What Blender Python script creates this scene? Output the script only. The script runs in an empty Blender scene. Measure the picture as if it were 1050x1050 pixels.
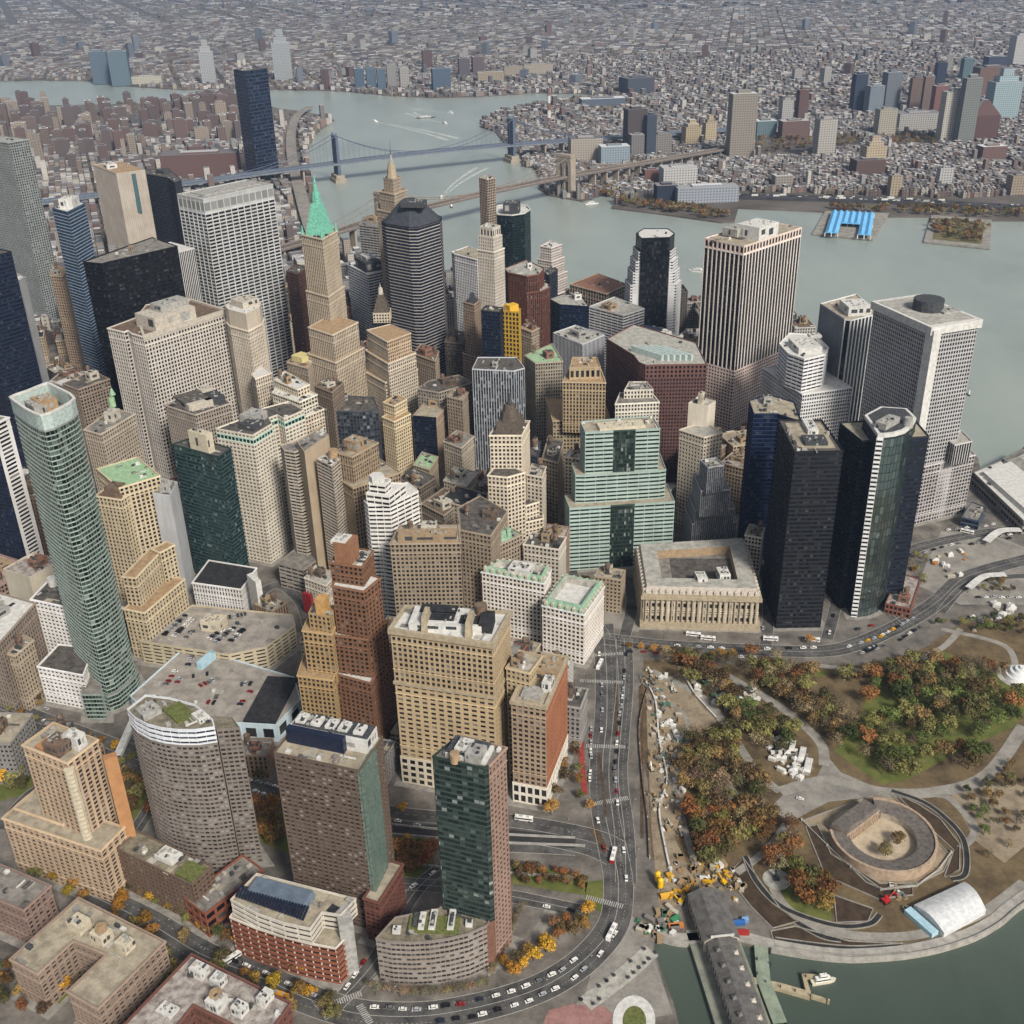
import bpy, math, random, colorsys
import numpy as np
sc = bpy.context.scene
COL = sc.collection
RNG = random.Random(7)
def lin(c): return tuple((v/255/12.92 if v/255<=.04045 else ((v/255+.055)/1.055)**2.4) for v in c)

# ---------------------------------------------------------------- materials
MATS = {}
def newmat(name):
    m = bpy.data.materials.new(name); m.use_nodes = True
    nt = m.node_tree; b = nt.nodes['Principled BSDF']
    return m, nt, b
def nd(nt, typ, **kw):
    n = nt.nodes.new(typ)
    for k, v in kw.items(): setattr(n, k, v)
    return n
def ramp(nt, fac, stops, interp='LINEAR'):
    r = nd(nt, 'ShaderNodeValToRGB'); r.color_ramp.interpolation = interp
    e = r.color_ramp.elements
    while len(e) < len(stops): e.new(.5)
    for el, (p, c) in zip(e, stops): el.position = p; el.color = (*c, 1)
    nt.links.new(fac, r.inputs[0]); return r.outputs[0]
def mixc(nt, a, b, fac, mode='MULTIPLY'):
    m = nd(nt, 'ShaderNodeMix', data_type='RGBA', blend_type=mode)
    for s, v in ((6, a), (7, b)):
        if hasattr(v, 'links'): nt.links.new(v, m.inputs[s])
        else: m.inputs[s].default_value = (*v, 1)
    if hasattr(fac, 'links'): nt.links.new(fac, m.inputs[0])
    else: m.inputs[0].default_value = fac
    return m.outputs[2]
def noise(nt, scale, detail=4, rough=.6, stretch=None, coord='Object'):
    tc = nd(nt, 'ShaderNodeTexCoord'); src = tc.outputs[coord]
    if stretch:
        mp = nd(nt, 'ShaderNodeMapping'); mp.inputs['Scale'].default_value = stretch
        nt.links.new(src, mp.inputs[0]); src = mp.outputs[0]
    n = nd(nt, 'ShaderNodeTexNoise'); n.inputs['Scale'].default_value = scale
    n.inputs['Detail'].default_value = detail; n.inputs['Roughness'].default_value = rough
    nt.links.new(src, n.inputs['Vector']); return n.outputs['Fac']
def wallmat(c, rough=.85, amt=.3):
    """masonry: the colour with soot streaks running down and blotches"""
    key = ('wall', c)
    if key in MATS: return MATS[key]
    m, nt, b = newmat('masonry'); gy = sum(c)/3; k_ = .68 if (max(c)-min(c))/max(c) < .42 and gy > 105 else .86
    base = lin(tuple(min(226, (v*k_+gy*(1-k_))*(1.09 if k_ < .7 else .97)) for v in c))
    n1 = noise(nt, .35, 5, .65, (1, 1, .12)); n2 = noise(nt, .05, 3, .5)
    s1 = ramp(nt, n1, [(.3, (1-amt*.5,)*3), (.7, (1.05,)*3)])
    s2 = ramp(nt, n2, [(.3, (.86, .84, .82)), (.7, (1.08, 1.08, 1.1))])
    c1 = mixc(nt, base, s1, 1); c2 = mixc(nt, c1, s2, .9)
    nt.links.new(c2, b.inputs['Base Color']); b.inputs['Roughness'].default_value = rough
    b.inputs['Specular IOR Level'].default_value = .25
    MATS[key] = m; return m
GL = {  # per pane tones: dark glass, mid, blinds; brighter green and teal panes paint reflections
 'dark': [(0,(.010,.011,.013)),(.4,(.018,.019,.021)),(.68,(.035,.034,.033)),(.86,(.075,.072,.066)),(.955,(.2,.19,.17))],
 'greygl':[(0,(.09,.085,.078)),(.4,(.13,.125,.115)),(.8,(.2,.19,.175))],
 'black':[(0,(.007,.008,.01)),(.5,(.014,.015,.018)),(.85,(.024,.025,.028)),(.97,(.05,.05,.05))],
 'navy': [(0,(.006,.010,.022)),(.5,(.010,.017,.038)),(.85,(.018,.028,.05)),(.97,(.04,.05,.07))],
 'blue': [(0,(.01,.015,.03)),(.5,(.03,.04,.06)),(.85,(.08,.1,.13))],
 'green':[(0,(.03,.043,.039)),(.4,(.05,.069,.063)),(.66,(.085,.11,.1)),(.86,(.16,.195,.18)),(.955,(.42,.45,.43))],
 'greenblk':[(0,(.008,.016,.014)),(.5,(.015,.026,.022)),(.85,(.05,.07,.06))],
 'green50':[(0,(.012,.020,.016)),(.3,(.04,.064,.05)),(.6,(.075,.115,.092)),(.85,(.14,.19,.155)),(.97,(.32,.36,.32))],
 'teal': [(0,(.022,.042,.048)),(.42,(.04,.07,.076)),(.7,(.075,.12,.126)),(.9,(.14,.19,.195)),(.98,(.34,.38,.37))],
 'tealblk':[(0,(.006,.014,.016)),(.5,(.009,.020,.022)),(.9,(.03,.05,.055))],
 'mirror':[(0,(.2,.26,.255)),(.4,(.23,.29,.28)),(.8,(.26,.32,.31))],
 'mix':  [(0,(.022,.02,.02)),(.45,(.05,.045,.044)),(.7,(.1,.095,.09)),(.88,(.26,.25,.235))],
 'greyglass':[(0,(.035,.038,.044)),(.5,(.06,.064,.07)),(.85,(.11,.115,.12))],
 'blinds':[(0,(.018,.022,.028)),(.45,(.04,.046,.054)),(.75,(.09,.098,.105)),(.93,(.22,.23,.23))],
 'grille':[(0,(.2,.2,.19)),(.5,(.24,.24,.23))],
}
def glassmat(key):
    k = ('glass', key)
    if k in MATS: return MATS[k]
    m, nt, b = newmat('window_glass_'+key)
    g = nd(nt, 'ShaderNodeNewGeometry'); oi = nd(nt, 'ShaderNodeObjectInfo')
    ad = nd(nt, 'ShaderNodeMath', operation='ADD'); fr = nd(nt, 'ShaderNodeMath', operation='FRACT')
    nt.links.new(g.outputs['Random Per Island'], ad.inputs[0]); nt.links.new(oi.outputs['Random'], ad.inputs[1]); nt.links.new(ad.outputs[0], fr.inputs[0])
    nt.links.new(ramp(nt, fr.outputs[0], GL[key], 'CONSTANT'), b.inputs['Base Color'])
    rr = ramp(nt, fr.outputs[0], [(0,(.06,)*3),(.8,(.16,)*3),(.95,(.4,)*3)])
    nt.links.new(rr, b.inputs['Roughness']); b.inputs['IOR'].default_value = 1.5
    b.inputs['Metallic'].default_value = {'mirror': .9, 'green50': .45, 'teal': .55, 'green': .5, 'tealblk': .3}.get(key, 0)
    b.inputs['Specular IOR Level'].default_value = .7 if key in ('mirror','teal','green','green50','tealblk') else .42
    # each pane sits at its own slight angle
    nm = nd(nt,'ShaderNodeTexWhiteNoise',noise_dimensions='1D'); nt.links.new(fr.outputs[0], nm.inputs['W'])
    sb = nd(nt,'ShaderNodeVectorMath',operation='SUBTRACT'); sb.inputs[1].default_value=(.5,.5,.5); nt.links.new(nm.outputs['Color'], sb.inputs[0])
    scn = nd(nt,'ShaderNodeVectorMath',operation='SCALE'); scn.inputs['Scale'].default_value=.02 if key in ('mirror','green50','teal','green') else .05; nt.links.new(sb.outputs[0], scn.inputs[0])
    av = nd(nt,'ShaderNodeVectorMath',operation='ADD'); nt.links.new(g.outputs['Normal'], av.inputs[0]); nt.links.new(scn.outputs[0], av.inputs[1])
    nv = nd(nt,'ShaderNodeVectorMath',operation='NORMALIZE'); nt.links.new(av.outputs[0], nv.inputs[0]); nt.links.new(nv.outputs[0], b.inputs['Normal'])
    MATS[k] = m; return m
def surf(name, c1, c2, scale=.15, rough=.9, c3=None, metal=0, coord='Object', spec=.3, det=6):
    """generic weathered surface: two or three tones mixed by noise"""
    m, nt, b = newmat(name)
    st = [(.36, lin(c1)), (.6, lin(c2))] + ([(.75, lin(c3))] if c3 else [])
    a = ramp(nt, noise(nt, scale, det, .65, None, coord), st)
    f = ramp(nt, noise(nt, scale*9, 3, .6, None, coord), [(.3, (.8,)*3), (.7, (1.12,)*3)])
    nt.links.new(mixc(nt, a, f, .8), b.inputs['Base Color'])
    b.inputs['Roughness'].default_value = rough; b.inputs['Metallic'].default_value = metal
    b.inputs['Specular IOR Level'].default_value = spec
    return m
def objcol(name, rough=.5, amt=.5, spec=.4):
    m, nt, b = newmat(name); oi = nd(nt, 'ShaderNodeObjectInfo')
    g = nd(nt, 'ShaderNodeNewGeometry')
    v = ramp(nt, g.outputs['Random Per Island'], [(0, (1-amt,)*3), (1, (1+amt*.7,)*3)])
    nt.links.new(mixc(nt, oi.outputs['Color'], v, 1), b.inputs['Base Color'])
    b.inputs['Roughness'].default_value = rough; b.inputs['Specular IOR Level'].default_value = spec
    return m
SM = {
 'grey':(( 98, 95, 90),(138,133,125),.2),'buff':((132,123,106),(168,158,138),.15),'white':((182,180,174),(208,206,200),.3),
 'pale':((138,136,128),(176,172,162),.2),'black':((30,30,32),(52,52,54),.3),'dark':((62,59,56),(98,93,87),.25),'darkroof':((62,59,56),(98,93,87),.25),
 'garden':((92,86,72),(132,124,106),.3),'stain':((112,102,96),(172,164,156),.25),'copper':((118,150,126),(150,180,152),.4),
 'palegreen':((126,160,122),(158,186,148),.3),'brown':((84,68,56),(118,100,84),.3),'pinkroof':((140,112,104),(176,152,142),.25),
 'tan':((140,116,88),(170,144,112),.3),'rust':((110,76,60),(146,108,86),.4),'yellow':((196,152,40),(212,172,62),.5),'slate':((50,53,58),(66,70,76),.3),
 'concrete':((132,130,126),(164,162,156),.3),'deck':((128,122,114),(160,152,142),.12),
 'buffwall':((178,166,142),(200,190,168),.4),'orange':((158,114,76),(172,128,88),.2),'brick':((116,82,68),(136,100,84),.5),'orangebrick':((128,90,66),(146,106,80),.4),
 'yellowbrick':((168,130,78),(190,150,96),.4),'tanwall':((136,116,90),(160,138,110),.3),'stonetan':((146,134,112),(172,158,134),.4),'stonepale':((160,152,138),(190,182,168),.4),
 'dormer':((160,148,136),(184,176,164),.5),'darkstone':((70,62,54),(96,86,76),.5),'darkmetal':((44,46,48),(76,78,80),.6),'navy':((22,28,46),(34,42,64),.6),
 'grass':((74,82,42),(108,112,62),.6),'skylight':((86,98,112),(104,116,130),.2),'greenglass':((70,88,80),(110,128,118),.5),'glasspale':((150,166,160),(184,196,190),.5),
 'tealglass':((60,88,92),(88,116,118),.5),'paleblue':((150,184,196),(172,202,212),.3),'brightcopper':((84,146,126),(122,188,164),.55),'red':((124,30,34),(146,42,44),.4),
 'yellowpale':((190,178,122),(206,194,142),.4),'paleyellow':((190,178,122),(206,194,142),.4),'reddeck':((140,70,60),(160,92,80),.4),
}
def mat(k):
    if ('s', k) not in MATS:
        c1, c2, s = SM[k]; MATS[('s', k)] = surf('weathered_'+k, c1, c2, s, .85 if k not in ('skylight','greenglass','glasspale','tealglass','navy') else .35)
    return MATS[('s', k)]

# ---------------------------------------------------------------- mesh builder
class MB:
    def __init__(s): s.v = []; s.f = []; s.m = []
    def face(s, pts, mi=0):
        n = len(s.v); s.v.extend(pts); s.f.append(tuple(range(n, n+len(pts)))); s.m.append(mi)
    def frus(s, p, z0, z1, k=1.0, mi=0, bottom=False, top=True, mt=None):
        n = len(p); cx = sum(q[0] for q in p)/n; cy = sum(q[1] for q in p)/n
        t = [(cx+(q[0]-cx)*k, cy+(q[1]-cy)*k) for q in p]
        for i in range(n):
            a, b, c, d = p[i-1], p[i], t[i], t[i-1]
            s.face([(a[0],a[1],z0),(b[0],b[1],z0),(c[0],c[1],z1),(d[0],d[1],z1)], mi)
        if top and k > 0: s.face([(q[0],q[1],z1) for q in t], mi if mt is None else mt)
        if bottom: s.face([(q[0],q[1],z0) for q in p][::-1], mi)
    def box(s, x, y, z, w, d, h, rot=0, mi=0, k=1.0, mt=None, bottom=True):
        c, n = math.cos(rot), math.sin(rot)
        s.frus([(x+c*a-n*b, y+n*a+c*b) for a, b in ((-w/2,-d/2),(w/2,-d/2),(w/2,d/2),(-w/2,d/2))], z, z+h, k, mi, bottom, True, mt)
    def cyl(s, x, y, z0, z1, r0, r1, n=12, mi=0):
        a = [(math.cos(2*math.pi*i/n), math.sin(2*math.pi*i/n)) for i in range(n)]
        for i in range(n):
            p, q = a[i-1], a[i]
            s.face([(x+p[0]*r0,y+p[1]*r0,z0),(x+q[0]*r0,y+q[1]*r0,z0),(x+q[0]*r1,y+q[1]*r1,z1),(x+p[0]*r1,y+p[1]*r1,z1)], mi)
        s.face([(x+p[0]*r1,y+p[1]*r1,z1) for p in a], mi)
    def tube(s, a, b, r0, r1=None, n=6, mi=0):
        r1 = r0 if r1 is None else r1
        d = [b[i]-a[i] for i in range(3)]; L = math.sqrt(sum(x*x for x in d)) or 1; d = [x/L for x in d]
        u = [d[1], -d[0], 0] if abs(d[2]) < .9 else [1, 0, 0]
        k = sum(u[i]*d[i] for i in range(3)); u = [u[i]-k*d[i] for i in range(3)]; l = math.sqrt(sum(x*x for x in u)); u = [x/l for x in u]
        w = [d[1]*u[2]-d[2]*u[1], d[2]*u[0]-d[0]*u[2], d[0]*u[1]-d[1]*u[0]]
        R = [(math.cos(2*math.pi*i/n), math.sin(2*math.pi*i/n)) for i in range(n)]
        P = lambda o, r, q: tuple(o[i]+r*(q[0]*u[i]+q[1]*w[i]) for i in range(3))
        for i in range(n): s.face([P(a,r0,R[i-1]),P(a,r0,R[i]),P(b,r1,R[i]),P(b,r1,R[i-1])], mi)
        s.face([P(b,r1,q) for q in R], mi)
    def build(s, name, mats, parent=None, org=(0,0,0), smooth=False):
        me = bpy.data.meshes.new(name)
        nv = len(s.v); co = np.array(s.v, dtype=np.float64).reshape(-1, 3) - np.array(org)
        me.vertices.add(nv); me.vertices.foreach_set('co', co.astype(np.float32).ravel())
        ls = np.array([len(f) for f in s.f], dtype=np.int32); tot = int(ls.sum())
        me.loops.add(tot); me.loops.foreach_set('vertex_index', np.concatenate([np.array(f, dtype=np.int32) for f in s.f]) if s.f else np.zeros(0, np.int32))
        me.polygons.add(len(ls)); st = np.zeros(len(ls), np.int32); st[1:] = np.cumsum(ls)[:-1]
        me.polygons.foreach_set('loop_start', st)
        me.polygons.foreach_set('material_index', np.array(s.m, dtype=np.int32))
        if smooth: me.polygons.foreach_set('use_smooth', np.ones(len(ls), dtype=bool))
        for m in (mats if isinstance(mats, (list, tuple)) else [mats]): me.materials.append(m)
        me.update(calc_edges=True); me.validate()
        if not smooth: me.shade_flat()
        o = bpy.data.objects.new(name, me); COL.objects.link(o)
        if parent is not None: o.parent = parent
        else: o.location = org
        return o
def thing(name, label, cat, loc, group=None):
    o = bpy.data.objects.new(name, None); COL.objects.link(o); o.location = loc; o.empty_display_size = 1
    o['label'] = label; o['category'] = cat
    if group: o['group'] = group
    return o
def tag(o, label, cat, group=None):
    o['label'] = label; o['category'] = cat
    if group: o['group'] = group
    return o
def struct(o): o['kind'] = 'structure'; return o
def inset(p, d):
    n = len(p); o = []
    for i in range(n):
        a, b, c = p[i-1], p[i], p[(i+1) % n]
        e1 = (b[0]-a[0], b[1]-a[1]); e2 = (c[0]-b[0], c[1]-b[1])
        l1 = math.hypot(*e1) or 1; l2 = math.hypot(*e2) or 1
        n1 = (-e1[1]/l1, e1[0]/l1); n2 = (-e2[1]/l2, e2[0]/l2)
        k = max(1+n1[0]*n2[0]+n1[1]*n2[1], .35)
        o.append((b[0]+d*(n1[0]+n2[0])/k, b[1]+d*(n1[1]+n2[1])/k))
    return o
def inside(p, x, y):
    r = False; n = len(p)
    for i in range(n):
        a, b = p[i-1], p[i]
        if (a[1] > y) != (b[1] > y) and x < (b[0]-a[0])*(y-a[1])/(b[1]-a[1])+a[0]: r = not r
    return r

# ---------------------------------------------------------------- buildings
class Slots(list):
    def idx(s, m):
        if m not in s: s.append(m)
        return s.index(m)
CAMY = 0.0
def facade(wall, ws, panes, p, z0, z1, styles, par=1.0):
    """one storey block: dark core, spandrel bands, piers and a pane in every opening"""
    n = len(p); bw0 = styles[0][0]; GD = max(.2, min(.6, (.1 if styles[0][3] < .1 else .17)*bw0)); p3 = inset(p, GD+.07)
    core = ws.idx(wallmat(styles[0][6] if styles[0][1] >= 150 else (58, 54, 50)))
    wall.frus(p3, z0, z1-par, 1, core, False, False)
    for i in range(n):
        a, b = p[i], p[(i+1) % n]; st = styles[i]
        bw, fh, pf, sf, mode, wc, spc, gk = st
        L = math.hypot(b[0]-a[0], b[1]-a[1])
        if L < .4: continue
        if mode == 'f' and gk == 'dark' and fh < 150: bw *= 1.08; pf *= .86; sf *= .86
        wi, si, gi = ws.idx(wallmat(wc)), ws.idx(wallmat(spc)), gk; li_ = ws.idx(wallmat(tuple(min(255, int(v*1.1+6)) for v in wc)))
        t = ((b[0]-a[0])/L, (b[1]-a[1])/L); nrm = (t[1], -t[0])
        facing = (-(a[0]+b[0])/2)*nrm[0] + (-(a[1]+b[1])/2)*nrm[1] > 0
        nb = max(1, round(L/bw)); nf = max(1, round((z1-par-z0)/fh)); fhh = (z1-par-z0)/nf; bay = L/nb
        dp, ds = {'p': (0, GD*.6), 's': (GD*.6, 0), 'f': (0, .03)}[mode]
        def P(s, d, z): return (a[0]+t[0]*s-nrm[0]*d, a[1]+t[1]*s-nrm[1]*d, z)
        # mitred ends for the bands
        pi_ = inset(p, ds); A, B = pi_[i], pi_[(i+1) % n]; C, D = p3[i], p3[(i+1) % n]
        sh = sf*fhh
        for k in range(nf+1):
            lo = z0+k*fhh-(sh*.55 if k else 0); hi = z0+k*fhh+(sh*.45 if k < nf else 0)
            if k == nf: hi = z1-par
            wall.face([(A[0],A[1],lo),(B[0],B[1],lo),(B[0],B[1],hi),(A[0],A[1],hi)], si)
            wall.face([(A[0],A[1],hi),(B[0],B[1],hi),(D[0],D[1],hi),(C[0],C[1],hi)], si)
            wall.face([(C[0],C[1],lo),(D[0],D[1],lo),(B[0],B[1],lo),(A[0],A[1],lo)], si)
        hw = bay*pf*.5 if (fh < 150 or pf < .49) else bay*.5
        for k in range(nb+1):
            s0, s1 = max(0, k*bay-hw), min(L, k*bay+hw)
            e0 = dp if (k == 0) else 0
            wall.face([P(s0, dp, z0), P(s1, dp, z0), P(s1, dp, z1-par), P(s0, dp, z1-par)], wi)
            if k < nb: wall.face([P(s1, dp, z0), P(s1, GD+.07, z0), P(s1, GD+.07, z1-par), P(s1, dp, z1-par)], wi)
            if k > 0: wall.face([P(s0, GD+.07, z0), P(s0, dp, z0), P(s0, dp, z1-par), P(s0, GD+.07, z1-par)], wi)
        # parapet above the last band
        q = inset(p, .5)
        E, F = q[i], q[(i+1) % n]
        o2 = inset(p, -.06); G, H = o2[i], o2[(i+1) % n]
        wall.face([(G[0],G[1],z1-par-.3),(H[0],H[1],z1-par-.3),(H[0],H[1],z1),(G[0],G[1],z1)], wi)
        wall.face([(G[0],G[1],z1),(H[0],H[1],z1),(F[0],F[1],z1),(E[0],E[1],z1)], wi)
        wall.face([(F[0],F[1],z1-par-.2),(E[0],E[1],z1-par-.2),(E[0],E[1],z1),(F[0],F[1],z1)], wi)
        if fh >= 150: continue
        if mode in 'fp' and gk == 'dark' and z1-z0 > 24:      # string courses and a cornice, each a little proud of the wall
            for zc, hc, pr in ((z1-par-.4, 1.2, .55), (z1-par-2.3*fhh, .5, .3), (z0+2.4*fhh, .6, .3)):
                o3 = inset(p, -pr); c0, c1 = o3[i], o3[(i+1) % n]
                wall.face([(*c0,zc),(*c1,zc),(*c1,zc+hc),(*c0,zc+hc)], li_); wall.face([(*c0,zc+hc),(*c1,zc+hc),(*b,zc+hc),(*a,zc+hc)], li_); wall.face([(*a,zc),(*b,zc),(*c1,zc),(*c0,zc)], li_)
        for k in range(nf):
            lo = z0+k*fhh+(sh*.45 if k or 1 else 0); hi = z0+(k+1)*fhh-sh*.55
            for j in range(nb):
                s0, s1 = j*bay+hw, (j+1)*bay-hw
                if s1-s0 < .15: continue
                panes.append((facing, hi, gi, [P(s0, GD, lo), P(s1, GD, lo), P(s1, GD, hi), P(s0, GD, hi)]))
def roof_clutter(root, p, z, kind, seed, org, hide=()):
    r = random.Random(seed)
    if kind == 'none': return
    xs = [q[0] for q in p]; ys = [q[1] for q in p]
    def spot(m):
        pp = inset(p, m)
        for _ in range(40):
            x, y = r.uniform(min(xs), max(xs)), r.uniform(min(ys), max(ys))
            if inside(pp, x, y) and inside(p, x, y) and not any(inside(h, x, y) for h in hide): return x, y
        return None
    e = (p[1][0]-p[0][0], p[1][1]-p[0][1]); rot = math.atan2(e[1], e[0])
    span = min(math.hypot(*e), math.hypot(p[2][0]-p[1][0], p[2][1]-p[1][1]))
    if kind in ('mech', 'old'):
        s = spot(span*.28)
        if s:
            m = MB(); w = span*r.uniform(.32, .45); d = span*r.uniform(.3, .4); h = r.uniform(4, 8)
            m.box(*s, z, w, d, h, rot); m.box(*s, z+h, w*.96, d*.96, .3, rot)
            c_, s_ = math.cos(rot), math.sin(rot)
            for k in range(6):
                fx_, fy_ = r.uniform(-.36, .36)*w, r.uniform(-.36, .36)*d; m.box(s[0]+c_*fx_-s_*fy_, s[1]+s_*fx_+c_*fy_, z+h+.3, r.uniform(.8, 2), r.uniform(.8, 2), r.uniform(.3, 1.4), rot, 1)
            for sd in (-1, 1):
                m.box(s[0]+s_*sd*(d/2)*1.0, s[1]-c_*sd*(d/2)*1.0, z+h*.3, w*.5, .12, h*.4, rot, 1); m.box(s[0]+c_*sd*(w/2), s[1]+s_*sd*(w/2), z+h*.35, .12, d*.5, h*.35, rot, 1)
            m.build('penthouse', [mat(r.choice(['concrete','pale','tanwall','white','darkmetal'] if kind == 'mech' else ['tanwall','brown','stonepale','brick'])), mat('darkmetal')], root, org)
    if kind == 'old':
        s = spot(3)
        if s:
            m = MB()
            for a in range(4): m.tube((s[0]+1.6*math.cos(a*1.57), s[1]+1.6*math.sin(a*1.57), z), (s[0]+1.6*math.cos(a*1.57), s[1]+1.6*math.sin(a*1.57), z+5), .25, n=4)
            m.cyl(*s, z+5, z+9, 2.2, 2.2, 10); m.cyl(*s, z+9, z+10.4, 2.3, .1, 10)
            m.build('water_tank', mat('brown'), root, org)
    big = max(xs)-min(xs)
    for i in range(int({'mech': 8, 'old': 6, 'vents': 8, 'few': 7}.get(kind, 4)*(1.5 if p[0][1] < 1000 else .9))):
        s = spot(1.8)
        if not s: continue
        t = r.random()
        if t < .22:                                   # tar patch
            m = MB(); m.box(*s, z, r.uniform(3, 8), r.uniform(2, 6), .12+.004*i, rot); m.build('roof_patch', mat(r.choice(['dark','pale','black','grey','buff'])), root, org); continue
        if t < .38:                                   # duct run
            m = MB(); m.box(*s, z+.3, r.uniform(4, 9), .7, .7, rot+r.choice((0, 1.5708)))
            m.build('duct', mat(r.choice(['pale','white','concrete'])), root, org); continue
        m = MB(); w = r.uniform(1.4, 3.4); d = r.uniform(1.3, 2.8); h = r.uniform(.9, 2.4)
        m.box(*s, z, w, d, h, rot); m.cyl(s[0], s[1], z+h, z+h+.3, min(w, d)*.36, min(w, d)*.36, 8)
        if r.random() < .5: m.box(s[0]+math.cos(rot)*w*.8, s[1]+math.sin(rot)*w*.8, z, w*.8, .6, .7, rot)
        m.build('air_handler', mat(r.choice(['white','pale','darkmetal','concrete','grey','darkmetal'])), root, org)
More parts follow.
